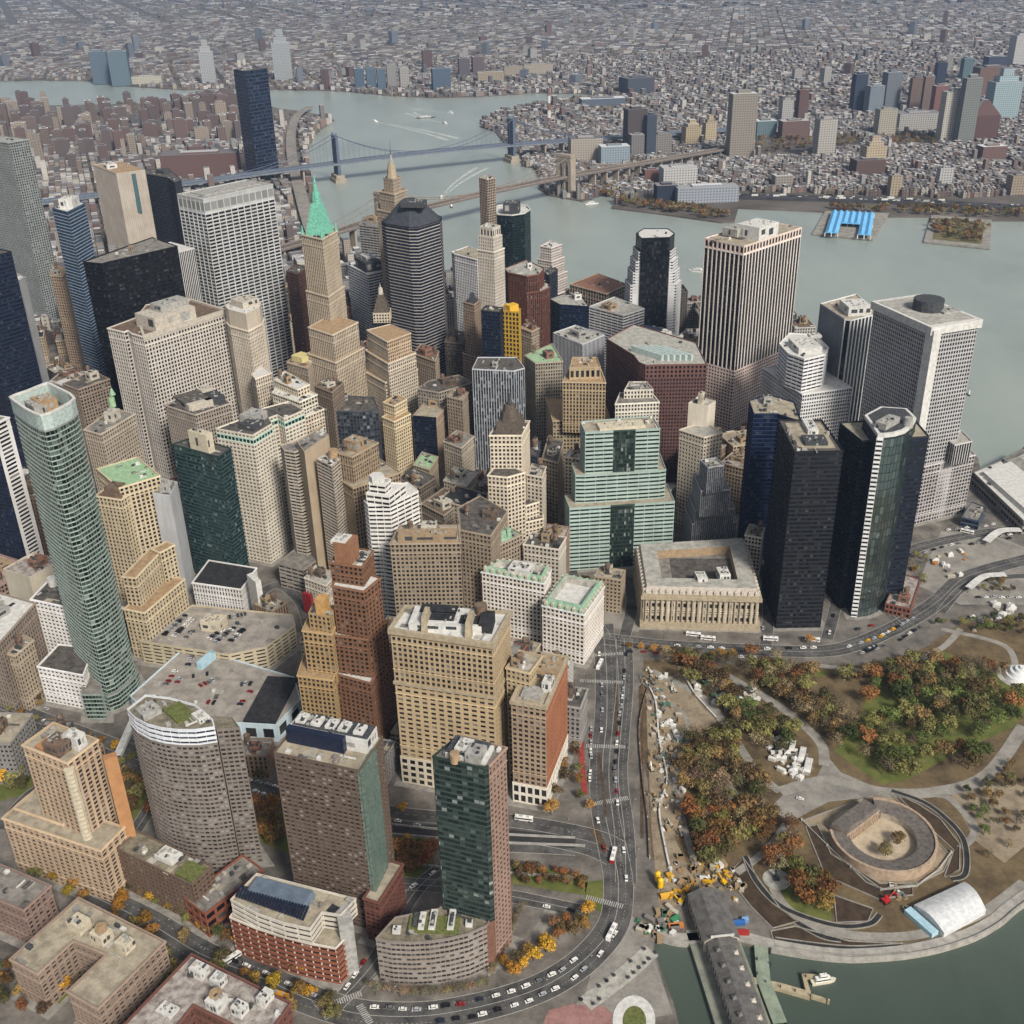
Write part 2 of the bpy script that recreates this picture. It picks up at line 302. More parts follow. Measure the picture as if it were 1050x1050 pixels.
def make_building(name, label, cat, nwin, roof, clut, tiers, parts, group=None):
    p0 = tiers[0][0]; org = (sum(q[0] for q in p0)/len(p0), sum(q[1] for q in p0)/len(p0), 0.0)
    root = thing(name, label, cat, org, group)
    wall = MB(); ws = Slots(); panes = []
    hi = {}; roofs = {}
    for p, z0, z1, st, ew, rk in tiers:
        n = len(p); styles = [st]*n
        if isinstance(ew, dict):
            for k, v in ew.items():
                if k < n: styles[k] = v
        elif ew == 'spine':
            gsx = (1.7, 3.75, .06, .14, 'p', (58, 84, 74), (50, 74, 64), 'green')
            k = min(range(n), key=lambda i: (p[i][1]+p[(i+1)%n][1])+(0 if abs((p[i][0]+p[(i+1)%n][0])/2-95.5)<6 else 1e4)); styles[k] = gsx
        elif ew == '17':
            for k in range(n):
                a, b = p[k], p[(k+1)%n]; L = math.hypot(b[0]-a[0], b[1]-a[1])
                mx, my = (a[0]+b[0])/2, (a[1]+b[1])/2
                t = ((b[0]-a[0])/L, (b[1]-a[1])/L)
                cam = t[1]*(-mx)-t[0]*(-my)
                if cam > 0 and 4 < L < 8.5 and k == min((q for q in range(n)), key=lambda q: p[q][1]): styles[k] = (9, 3.7, .08, .5, 's', (200,202,198), (200,202,198), 'black')
        elif ew == 'cream':
            k = max(range(n), key=lambda i: math.hypot(p[(i+1)%n][0]-p[i][0], p[(i+1)%n][1]-p[i][1])); 
            for q in range(n):
                a, b = p[q], p[(q+1)%n]
                if math.hypot(b[0]-a[0], b[1]-a[1]) > 12: styles[q] = (40, 300, .5, .5, 'f', st[5], st[5], 'dark')
        facade(wall, ws, panes, p, z0, z1, styles)
        rf = MB(); rf.face([(q[0], q[1], z1-1.02) for q in inset(p, .45)]); roofs[z1] = rf.build('roof', mat(rk or roof), root, org)
        hi[z1] = p
    wall.build('wall', list(ws), root, org)
    # windows: the largest in view one by one, the rest as one part
    keys = Slots(); W = MB()
    panes.sort(key=lambda q: (not q[0], -q[1]))
    total = len(panes)
    lone = panes[:min(nwin, 100)] if total > 100 else (panes if nwin else [])
    cache = {}
    for f_, z_, g, q in lone:
        a, b, c, d = q; o = a
        key = (g, round(b[0]-a[0], 2), round(b[1]-a[1], 2), round(d[2]-a[2], 2))
        me = cache.get(key)
        if me is None:
            m = MB(); m.face([tuple(np.subtract(v, a)) for v in q]); ob = m.build('window', glassmat(g), root); cache[key] = ob.data
        else:
            ob = bpy.data.objects.new('window', me); COL.objects.link(ob); ob.parent = root
        ob.location = (a[0]-org[0], a[1]-org[1], a[2])
    for f_, z_, g, q in panes[len(lone):]: W.face(q, keys.idx(glassmat(g)))
    if W.f:
        w = W.build('windows', list(keys), root, org); w['kind'] = 'stuff'
    zt = max(hi); boxes = []
    for q in parts:
        up = min(roofs, key=lambda z: abs(z-q[3])); par_ = roofs[up] if q[3] > 5 and q[1] not in ('cornice','roof_rim','corner_pier','sign_panel') and abs(up-q[3]) < 60 else root
        if q[0] == 'frus':
            m = MB(); m.frus(q[2], q[3]-1.6 if q[3] > 5 else q[3], q[4], q[5], 0, False, True); ms_ = [mat(q[6])]; boxes.append(q[2])
            P_ = q[2]; e1 = math.hypot(P_[1][0]-P_[0][0], P_[1][1]-P_[0][1]); e2 = math.hypot(P_[2][0]-P_[1][0], P_[2][1]-P_[1][1])
            if len(P_) == 4 and q[3] > 5 and q[5] > .9 and min(e1, e2) > 3 and q[6] in ('white','concrete','buffwall','pale','stonepale','darkmetal','tanwall','tan','brown') and q[1] not in ('cornice','roof_rim','corner_pier','roof_deck','stylobate','entablature','gable'):
                ms_ += [mat('darkmetal'), mat('concrete'), mat('pale')]; rr = random.Random(hash_(label+q[1])+int(e1*10)); hh_ = q[4]-q[3]
                F = lambda u, v, z: (P_[0][0]+(P_[1][0]-P_[0][0])*u+(P_[3][0]-P_[0][0])*v, P_[0][1]+(P_[1][1]-P_[0][1])*u+(P_[3][1]-P_[0][1])*v, z)
                rot_ = math.atan2(P_[1][1]-P_[0][1], P_[1][0]-P_[0][0])
                for k in range(4):                              # louvres and doors on the sides
                    a, b = P_[k], P_[(k+1) % 4]; L = math.hypot(b[0]-a[0], b[1]-a[1]); nx, ny = (b[1]-a[1])/L*.05, -(b[0]-a[0])/L*.05; u = .12
                    while u < .8 and hh_ > 2:
                        w_ = rr.uniform(.08, .3); z0_, z1_ = q[3]+hh_*rr.uniform(.15, .35), q[3]+hh_*rr.uniform(.6, .85)
                        if rr.random() < .7: m.face([(a[0]+(b[0]-a[0])*u+nx, a[1]+(b[1]-a[1])*u+ny, z0_), (a[0]+(b[0]-a[0])*(u+w_)+nx, a[1]+(b[1]-a[1])*(u+w_)+ny, z0_), (a[0]+(b[0]-a[0])*(u+w_)+nx, a[1]+(b[1]-a[1])*(u+w_)+ny, z1_), (a[0]+(b[0]-a[0])*u+nx, a[1]+(b[1]-a[1])*u+ny, z1_)], rr.choice((1, 1, 2)))
                        u += w_+rr.uniform(.06, .2)
                for k in range(min(14, int(e1*e2/9)+1)):         # fans, hatches and kerbs on top
                    x, y, z_ = F(rr.uniform(.14, .86), rr.uniform(.14, .86), q[4])
                    if rr.random() < .5: m.cyl(x, y, z_, z_+rr.uniform(.3, .8), .6, .55, 8, rr.choice((1, 2, 2)))
                    else: m.box(x, y, z_+.002*k, rr.uniform(1, 2.6), rr.uniform(.8, 2), rr.uniform(.25, 1.3), rot_, rr.choice((1, 2, 3, 3, 2)), 1, None, False)
            m.build(q[1], ms_, par_, org)
        elif q[0] == 'slat':
            a, b, c, d = q[2]; m = MB(); nS = q[5]
            for k in range(nS):
                u0, u1 = (k+.15)/nS, (k+.7)/nS; f = lambda u, v: ((a[0]+(b[0]-a[0])*u)*(1-v)+(d[0]+(c[0]-d[0])*u)*v, (a[1]+(b[1]-a[1])*u)*(1-v)+(d[1]+(c[1]-d[1])*u)*v)
                m.frus([f(u0,0), f(u1,0), f(u1,1), f(u0,1)], q[3], q[4])
            m.build(q[1], mat(q[6]), par_, org)
        elif q[0] == 'cyl':
            m = MB(); m.cyl(q[2][0], q[2][1], q[3]-(1.6 if q[3] > 5 else 0), q[4], q[5], q[6], q[8]); m.build(q[1], mat(q[7]), par_, org)
        elif q[0] == 'mans':
            m = MB(); o, i1, i2, i3 = q[2], inset(q[2], 2.6), inset(q[2], q[5]), inset(q[2], q[5]+1.2); n = len(o)
            for k in range(n):
                m.face([(*o[k-1],q[3]),(*o[k],q[3]),(*i1[k],q[4]),(*i1[k-1],q[4])]); m.face([(*i1[k-1],q[4]),(*i1[k],q[4]),(*i2[k],q[4]),(*i2[k-1],q[4])], 1); m.face([(*i2[k-1],q[4]),(*i2[k],q[4]),(*i3[k],q[3]-4),(*i3[k-1],q[3]-4)], 2)
            m.build(q[1], [mat(q[6]), mat(q[7]), mat(q[8])], par_, org)
            d = MB()                                            # dormers along the slope
            for k in range(n):
                a, b = o[k-1], o[k]; L = math.hypot(b[0]-a[0], b[1]-a[1]); t = ((b[0]-a[0])/L, (b[1]-a[1])/L)
                for j in range(int(L/5.2)):
                    u = (j+.5)*L/int(L/5.2); x, y = a[0]+t[0]*u-t[1]*.5, a[1]+t[1]*u+t[0]*.5
                    d = MB(); d.box(x, y, q[3]+.6, 2.0, 2.2, 2.6, math.atan2(t[1], t[0])); d.box(x, y, q[3]+3.2, 2.4, 2.5, .9, math.atan2(t[1], t[0]), 0, .3); d.build('dormer', mat('stonepale'), par_, org)
        elif q[0] == 'ring':
            m = MB(); o, i_ = q[2], inset(q[2], q[5]); n = len(o)
            for k in range(n):
                a, b, c, d = o[k-1], o[k], i_[k], i_[k-1]
                m.face([(*a,q[3]),(*b,q[3]),(*b,q[4]),(*a,q[4])]); m.face([(*a,q[4]),(*b,q[4]),(*c,q[4]),(*d,q[4])]); m.face([(*c,q[3]),(*d,q[3]),(*d,q[4]),(*c,q[4])])
            m.build(q[1], mat(q[6]), par_, org)
    for i, (p, z0, z1, st, ew, rk) in enumerate(tiers):
        if z1 >= zt-30 or len(tiers) == 1:
            roof_clutter(roofs[z1], p, z1-1.02, clut if z1 == zt else ('vents' if clut != 'none' else 'none'), hash_(label)+i, org,
                         boxes+[t[0] for t in tiers if t[2] > z1])
    # a little plant on otherwise bare big roofs
    if clut == 'none': roof_clutter(roofs[zt], hi[zt], zt-1.02, 'few', hash_(label), org, boxes)
    return root
def hash_(s):
    h = 5381
    for ch in s: h = (h*33+ord(ch)) & 0xffffff
    return h
STYLES = [
(3.6,3.1,0.45,0.45,'f',(140,116,96),(140,116,96),'dark'),
(3.6,3.1,0.5,0.45,'f',(132,104,90),(132,104,90),'dark'),
(3.4,3.2,0.5,0.45,'f',(116,74,62),(116,74,62),'dark'),
(4.2,3,0.42,0.36,'f',(179,150,114),(165,135,106),'dark'),
(3,3.1,0.3,0.4,'s',(118,109,98),(124,112,102),'mix'),
(5,3.4,0.05,0.5,'s',(184,188,192),(196,200,204),'blue'),
(3.2,3.3,0.4,0.45,'f',(118,96,79),(118,96,79),'mix'),
(6,6.5,0.25,0.4,'f',(142,80,56),(142,80,56),'dark'),
(5.2,3.9,0.14,0.5,'s',(201,192,176),(148,86,62),'dark'),
(9,4,0.12,0.5,'s',(184,176,160),(189,180,162),'dark'),
(3.3,3,0.28,0.4,'f',(103,86,73),(112,94,80),'mix'),
(3.3,3.2,0.45,0.45,'f',(110,68,56),(110,68,56),'dark'),
(2.9,3.4,0.05,0.22,'s',(46,62,56),(58,74,69),'green'),
(3,3.4,0.5,0.42,'f',(146,112,94),(146,112,94),'dark'),
(2.6,3.4,0.2,0.45,'s',(128,116,106),(138,126,114),'mix'),
(3.1,3.8,0.45,0.42,'f',(169,143,102),(159,134,96),'dark'),
(5.2,3.8,0.45,0.5,'f',(179,151,106),(176,148,104),'dark'),
(5.2,5.2,0.4,0.35,'f',(196,182,152),(196,182,152),'dark'),
(3.2,3.7,0.45,0.42,'f',(154,127,98),(154,127,98),'dark'),
(3.2,3.7,0.5,0.45,'f',(168,106,72),(168,106,72),'dark'),
(4.4,7,0.35,0.3,'f',(207,198,178),(207,198,178),'dark'),
(3.2,3.6,0.5,0.45,'f',(168,146,106),(168,146,106),'dark'),
(3,3.7,0.42,0.42,'f',(207,197,182),(207,197,182),'dark'),
(3,3.7,0.5,0.45,'f',(143,124,100),(143,124,100),'dark'),
(3,3.7,0.5,0.45,'f',(176,165,147),(176,165,147),'dark'),
(9,3.8,0.06,0.5,'s',(139,163,152),(147,171,159),'greenblk'),
(5,6.5,0.42,0.4,'p',(181,166,140),(181,166,140),'dark'),
(2.6,3.6,0.08,0.4,'s',(28,31,36),(36,39,45),'black'),
(2.8,3.7,0.04,0.2,'s',(28,42,76),(34,51,90),'navy'),
(3.4,7.2,0.02,0.03,'s',(38,51,47),(34,48,44),'mirror'),
(2.6,3.7,0.05,0.25,'s',(42,48,56),(57,66,76),'navy'),
(9,3.7,0.1,0.5,'s',(200,202,198),(200,202,198),'black'),
(3.2,3.7,0.05,0.45,'s',(44,49,56),(30,34,40),'navy'),
(2.7,3.8,0.3,0.36,'f',(168,166,164),(154,152,150),'black'),
(3,3.7,0.3,0.4,'f',(161,154,150),(147,142,138),'dark'),
(3,4,0.25,0.1,'p',(184,180,174),(64,68,74),'black'),
(4.6,3.7,0.34,0.1,'p',(198,198,196),(35,38,44),'black'),
(1.7,3.7,0.45,0.12,'p',(124,130,140),(43,49,56),'black'),
(2.5,3.7,0.4,0.45,'f',(194,194,191),(194,194,191),'dark'),
(6,3.7,0.08,0.5,'s',(207,207,203),(214,214,210),'dark'),
(5.6,8,0.34,0.3,'p',(210,186,168),(205,178,162),'black'),
(5.6,3.8,0.23,0.05,'p',(216,198,184),(11,12,15),'black'),
(3.9,3.8,0.35,0.45,'f',(205,178,164),(205,178,164),'black'),
(3.4,3.7,0.55,0.5,'f',(196,184,160),(196,184,160),'dark'),
(3,3.7,0.55,0.5,'f',(188,174,148),(188,174,148),'dark'),
(1.8,3.6,0.14,0.3,'p',(143,146,150),(76,80,86),'greyglass'),
(3.2,3.7,0.48,0.42,'f',(192,176,148),(192,176,148),'dark'),
(3.1,3.7,0.48,0.45,'f',(143,124,98),(143,124,98),'dark'),
(3.1,3.7,0.48,0.45,'f',(138,120,96),(138,120,96),'dark'),
(7,3.7,0.1,0.48,'s',(203,200,191),(207,204,195),'dark'),
(2.7,3.8,0.42,0.42,'p',(148,124,92),(138,114,82),'dark'),
(6,3,0.06,0.42,'s',(163,149,128),(170,156,136),'dark'),
(30,200,0.49,0.5,'f',(171,148,115),(171,148,115),'dark'),
(6,4,0.15,0.45,'s',(133,124,112),(144,135,122),'dark'),
(3.7,3.5,0.26,0.42,'f',(200,189,166),(200,189,166),'greygl'),
(3.7,5,0.1,0.2,'f',(159,200,180),(169,208,189),'greenblk'),
(2.7,3.4,0.05,0.25,'s',(40,64,63),(52,80,78),'teal'),
(2.6,4.2,0.45,0.35,'p',(201,198,192),(184,180,174),'dark'),
(60,200,0.499,0.5,'f',(169,171,172),(169,171,172),'dark'),
(3.4,3.6,0.46,0.4,'f',(184,165,126),(176,154,116),'dark'),
(2.6,3.5,0.06,0.22,'s',(126,140,130),(136,154,142),'green50'),
(3.4,3.3,0.4,0.5,'f',(207,204,198),(207,204,198),'dark'),
(3,3.6,0.45,0.4,'p',(160,141,114),(160,141,114),'dark'),
(3,3.7,0.4,0.4,'p',(133,116,99),(133,116,99),'dark'),
(30,200,0.499,0.5,'f',(179,167,142),(179,167,142),'dark'),
(3,3.6,0.45,0.4,'f',(141,111,96),(141,111,96),'dark'),
(7,3.6,0.35,0.45,'f',(201,198,192),(201,198,192),'dark'),
(60,3.6,0.46,0.45,'f',(201,198,192),(201,198,192),'dark'),
(2.5,3.6,0.05,0.2,'s',(31,39,64),(31,39,64),'navy'),
(3,3.9,0.08,0.42,'s',(26,32,48),(28,35,54),'navy'),
(9,3.2,0.3,0.5,'s',(176,160,124),(179,163,128),'black'),
(14,14,0.46,0.49,'f',(169,192,201),(169,192,201),'dark'),
(3.1,3.4,0.46,0.4,'f',(128,89,63),(128,89,63),'dark'),
(2.9,3.5,0.46,0.4,'f',(174,144,98),(166,136,90),'dark'),
(3.3,4,0.4,0.38,'f',(185,176,162),(180,170,156),'dark'),
(30,200,0.499,0.5,'f',(184,168,144),(184,168,144),'dark'),
(2.8,3.7,0.46,0.4,'p',(191,176,153),(181,164,140),'dark'),
(3.4,3.8,0.3,0.35,'f',(194,183,158),(194,183,158),'dark'),
(2.7,3.8,0.42,0.4,'p',(148,134,118),(138,124,108),'dark'),
(8.6,16,0.12,0.46,'p',(166,168,164),(159,161,158),'grille'),
(8.6,3.9,0.12,0.42,'p',(180,182,178),(166,168,166),'black'),
(3,3.9,0.07,0.4,'s',(14,15,20),(16,18,24),'black'),
(2.3,4,0.4,0.06,'p',(185,184,180),(42,42,44),'black'),
(3.2,200,0.35,0.49,'p',(171,159,142),(163,150,132),'dark'),
(3.5,4,0.1,0.45,'s',(60,64,72),(51,54,62),'black'),
(3,3.7,0.06,0.2,'s',(74,100,132),(126,151,174),'navy'),
(3.2,3.4,0.4,0.42,'f',(127,134,130),(119,126,122),'dark'),
(3,3.6,0.5,0.45,'f',(164,136,106),(164,136,106),'dark'),
(20,200,0.499,0.5,'f',(143,145,144),(143,145,144),'dark'),
(3.1,3.8,0.4,0.4,'p',(165,149,126),(165,149,126),'dark'),
(3.2,3.7,0.45,0.4,'f',(133,114,95),(133,114,95),'dark'),
(2.2,3.7,0.02,0.27,'f',(36,38,46),(156,149,138),'navy'),
(3,3.9,0.42,0.36,'p',(179,160,132),(156,138,110),'dark'),
(3,3.7,0.5,0.42,'p',(157,139,116),(157,139,116),'dark'),
(6,3.8,0.1,0.45,'s',(133,127,120),(140,135,128),'dark'),
(9,3.7,0.05,0.45,'s',(185,188,190),(192,195,197),'dark'),
(2.7,3.7,0.5,0.45,'f',(181,165,140),(181,165,140),'dark'),
(2.7,3.7,0.5,0.45,'f',(176,147,112),(176,147,112),'dark'),
(2.8,3.7,0.5,0.45,'f',(194,172,128),(194,172,128),'dark'),
(2.8,3.6,0.5,0.45,'f',(156,132,104),(156,132,104),'dark'),
(2.6,3.5,0.06,0.2,'s',(23,28,38),(28,34,44),'navy'),
(3.2,3.8,0.14,0.2,'f',(74,80,88),(58,64,72),'blinds'),
(2.6,3.7,0.2,0.12,'p',(169,173,178),(80,86,94),'blinds'),
(4,9,0.4,0.4,'p',(189,178,160),(189,178,160),'dark'),
(2.4,3.7,0.5,0.4,'p',(189,178,160),(176,165,147),'dark'),
(3.4,3.4,0.2,0.25,'f',(165,142,120),(154,134,114),'black'),
(2.8,3.8,0.03,0.1,'s',(29,51,52),(32,58,58),'tealblk'),
(2.4,3.7,0.45,0.2,'p',(110,67,52),(90,56,44),'dark'),
(3.2,3.7,0.4,0.4,'f',(198,198,198),(198,198,198),'dark'),
(2.6,3.6,0.5,0.45,'f',(140,115,92),(140,115,92),'dark'),
(2.6,3.7,0.04,0.15,'s',(31,38,48),(38,46,56),'navy'),
(4.2,5,0.36,0.3,'f',(196,154,44),(196,154,44),'black'),
(2.6,3.6,0.45,0.42,'f',(184,172,160),(184,172,160),'dark'),
(2.6,3.6,0.06,0.3,'s',(52,58,68),(44,50,60),'navy'),
(5,5,0.2,0.3,'p',(159,138,112),(135,116,96),'dark'),
(2.8,3.7,0.05,0.2,'s',(22,36,62),(27,42,70),'navy'),
(9,3.6,0.06,0.45,'s',(180,180,178),(188,188,186),'dark'),
(2.8,3.8,0.03,0.06,'s',(20,25,31),(24,29,36),'black'),
(9,3.7,0.05,0.5,'s',(185,186,184),(192,193,191),'black'),
(2.4,3.7,0.42,0.06,'p',(176,179,184),(86,92,104),'black'),
(3.8,5,0.45,0.35,'f',(116,80,72),(116,80,72),'black'),
(2.9,3.7,0.4,0.5,'f',(106,74,68),(98,68,64),'black'),
(2.6,3.7,0.45,0.4,'p',(143,131,111),(143,131,111),'dark'),
(2.9,3.6,0.48,0.42,'f',(160,138,100),(152,127,88),'dark'),
(5,10,0.4,0.4,'p',(168,144,104),(168,144,104),'dark'),
(3,3.7,0.48,0.42,'f',(148,128,94),(148,128,94),'dark'),
(2.8,3.7,0.5,0.42,'f',(192,184,164),(192,184,164),'dark'),
(3,5,0.45,0.42,'p',(192,184,164),(192,184,164),'dark'),
(6,3.7,0.2,0.4,'p',(165,160,152),(165,160,152),'dark'),
(3,3.7,0.5,0.42,'f',(156,136,112),(156,136,112),'dark'),
(3,3.7,0.35,0.4,'s',(108,74,62),(95,64,54),'dark'),
(2.4,3.7,0.45,0.2,'p',(154,138,116),(106,92,76),'dark'),
(2.8,3.6,0.5,0.42,'f',(187,169,138),(187,169,138),'dark'),
(2.6,3.5,0.4,0.42,'f',(176,164,142),(176,164,142),'dark'),
(3,3.7,0.5,0.42,'f',(110,98,84),(110,98,84),'dark'),
(3,3.7,0.5,0.42,'f',(156,140,112),(156,140,112),'dark'),
(3,3.7,0.5,0.42,'f',(133,120,102),(133,120,102),'dark'),
(3,3.7,0.5,0.42,'f',(152,138,118),(152,138,118),'dark'),
(3,3.7,0.5,0.42,'f',(163,150,131),(163,150,131),'dark'),
(3,3.7,0.5,0.42,'f',(148,134,111),(148,134,111),'dark'),
(3,3.7,0.5,0.42,'f',(160,146,124),(160,146,124),'dark'),
(3,3.7,0.5,0.42,'f',(140,122,100),(140,122,100),'dark'),
(3,3.7,0.5,0.42,'f',(133,122,106),(133,122,106),'dark'),
(3,3.7,0.5,0.42,'f',(148,129,106),(148,129,106),'dark'),
(3,3.7,0.5,0.42,'f',(95,86,76),(95,86,76),'dark'),
(3,3.7,0.5,0.42,'f',(181,170,152),(181,170,152),'dark'),
(3,3.7,0.5,0.42,'f',(143,126,100),(143,126,100),'dark'),
(3,3.7,0.5,0.42,'f',(118,108,96),(118,108,96),'dark'),
(3,3.7,0.5,0.42,'f',(125,106,86),(125,106,86),'dark'),
(3,3.7,0.5,0.42,'f',(138,106,88),(138,106,88),'dark'),
(3,3.7,0.5,0.42,'f',(140,124,102),(140,124,102),'dark'),
(3,3.7,0.5,0.42,'f',(176,164,142),(176,164,142),'dark'),
(3,3.7,0.5,0.42,'f',(58,64,72),(58,64,72),'dark'),
]
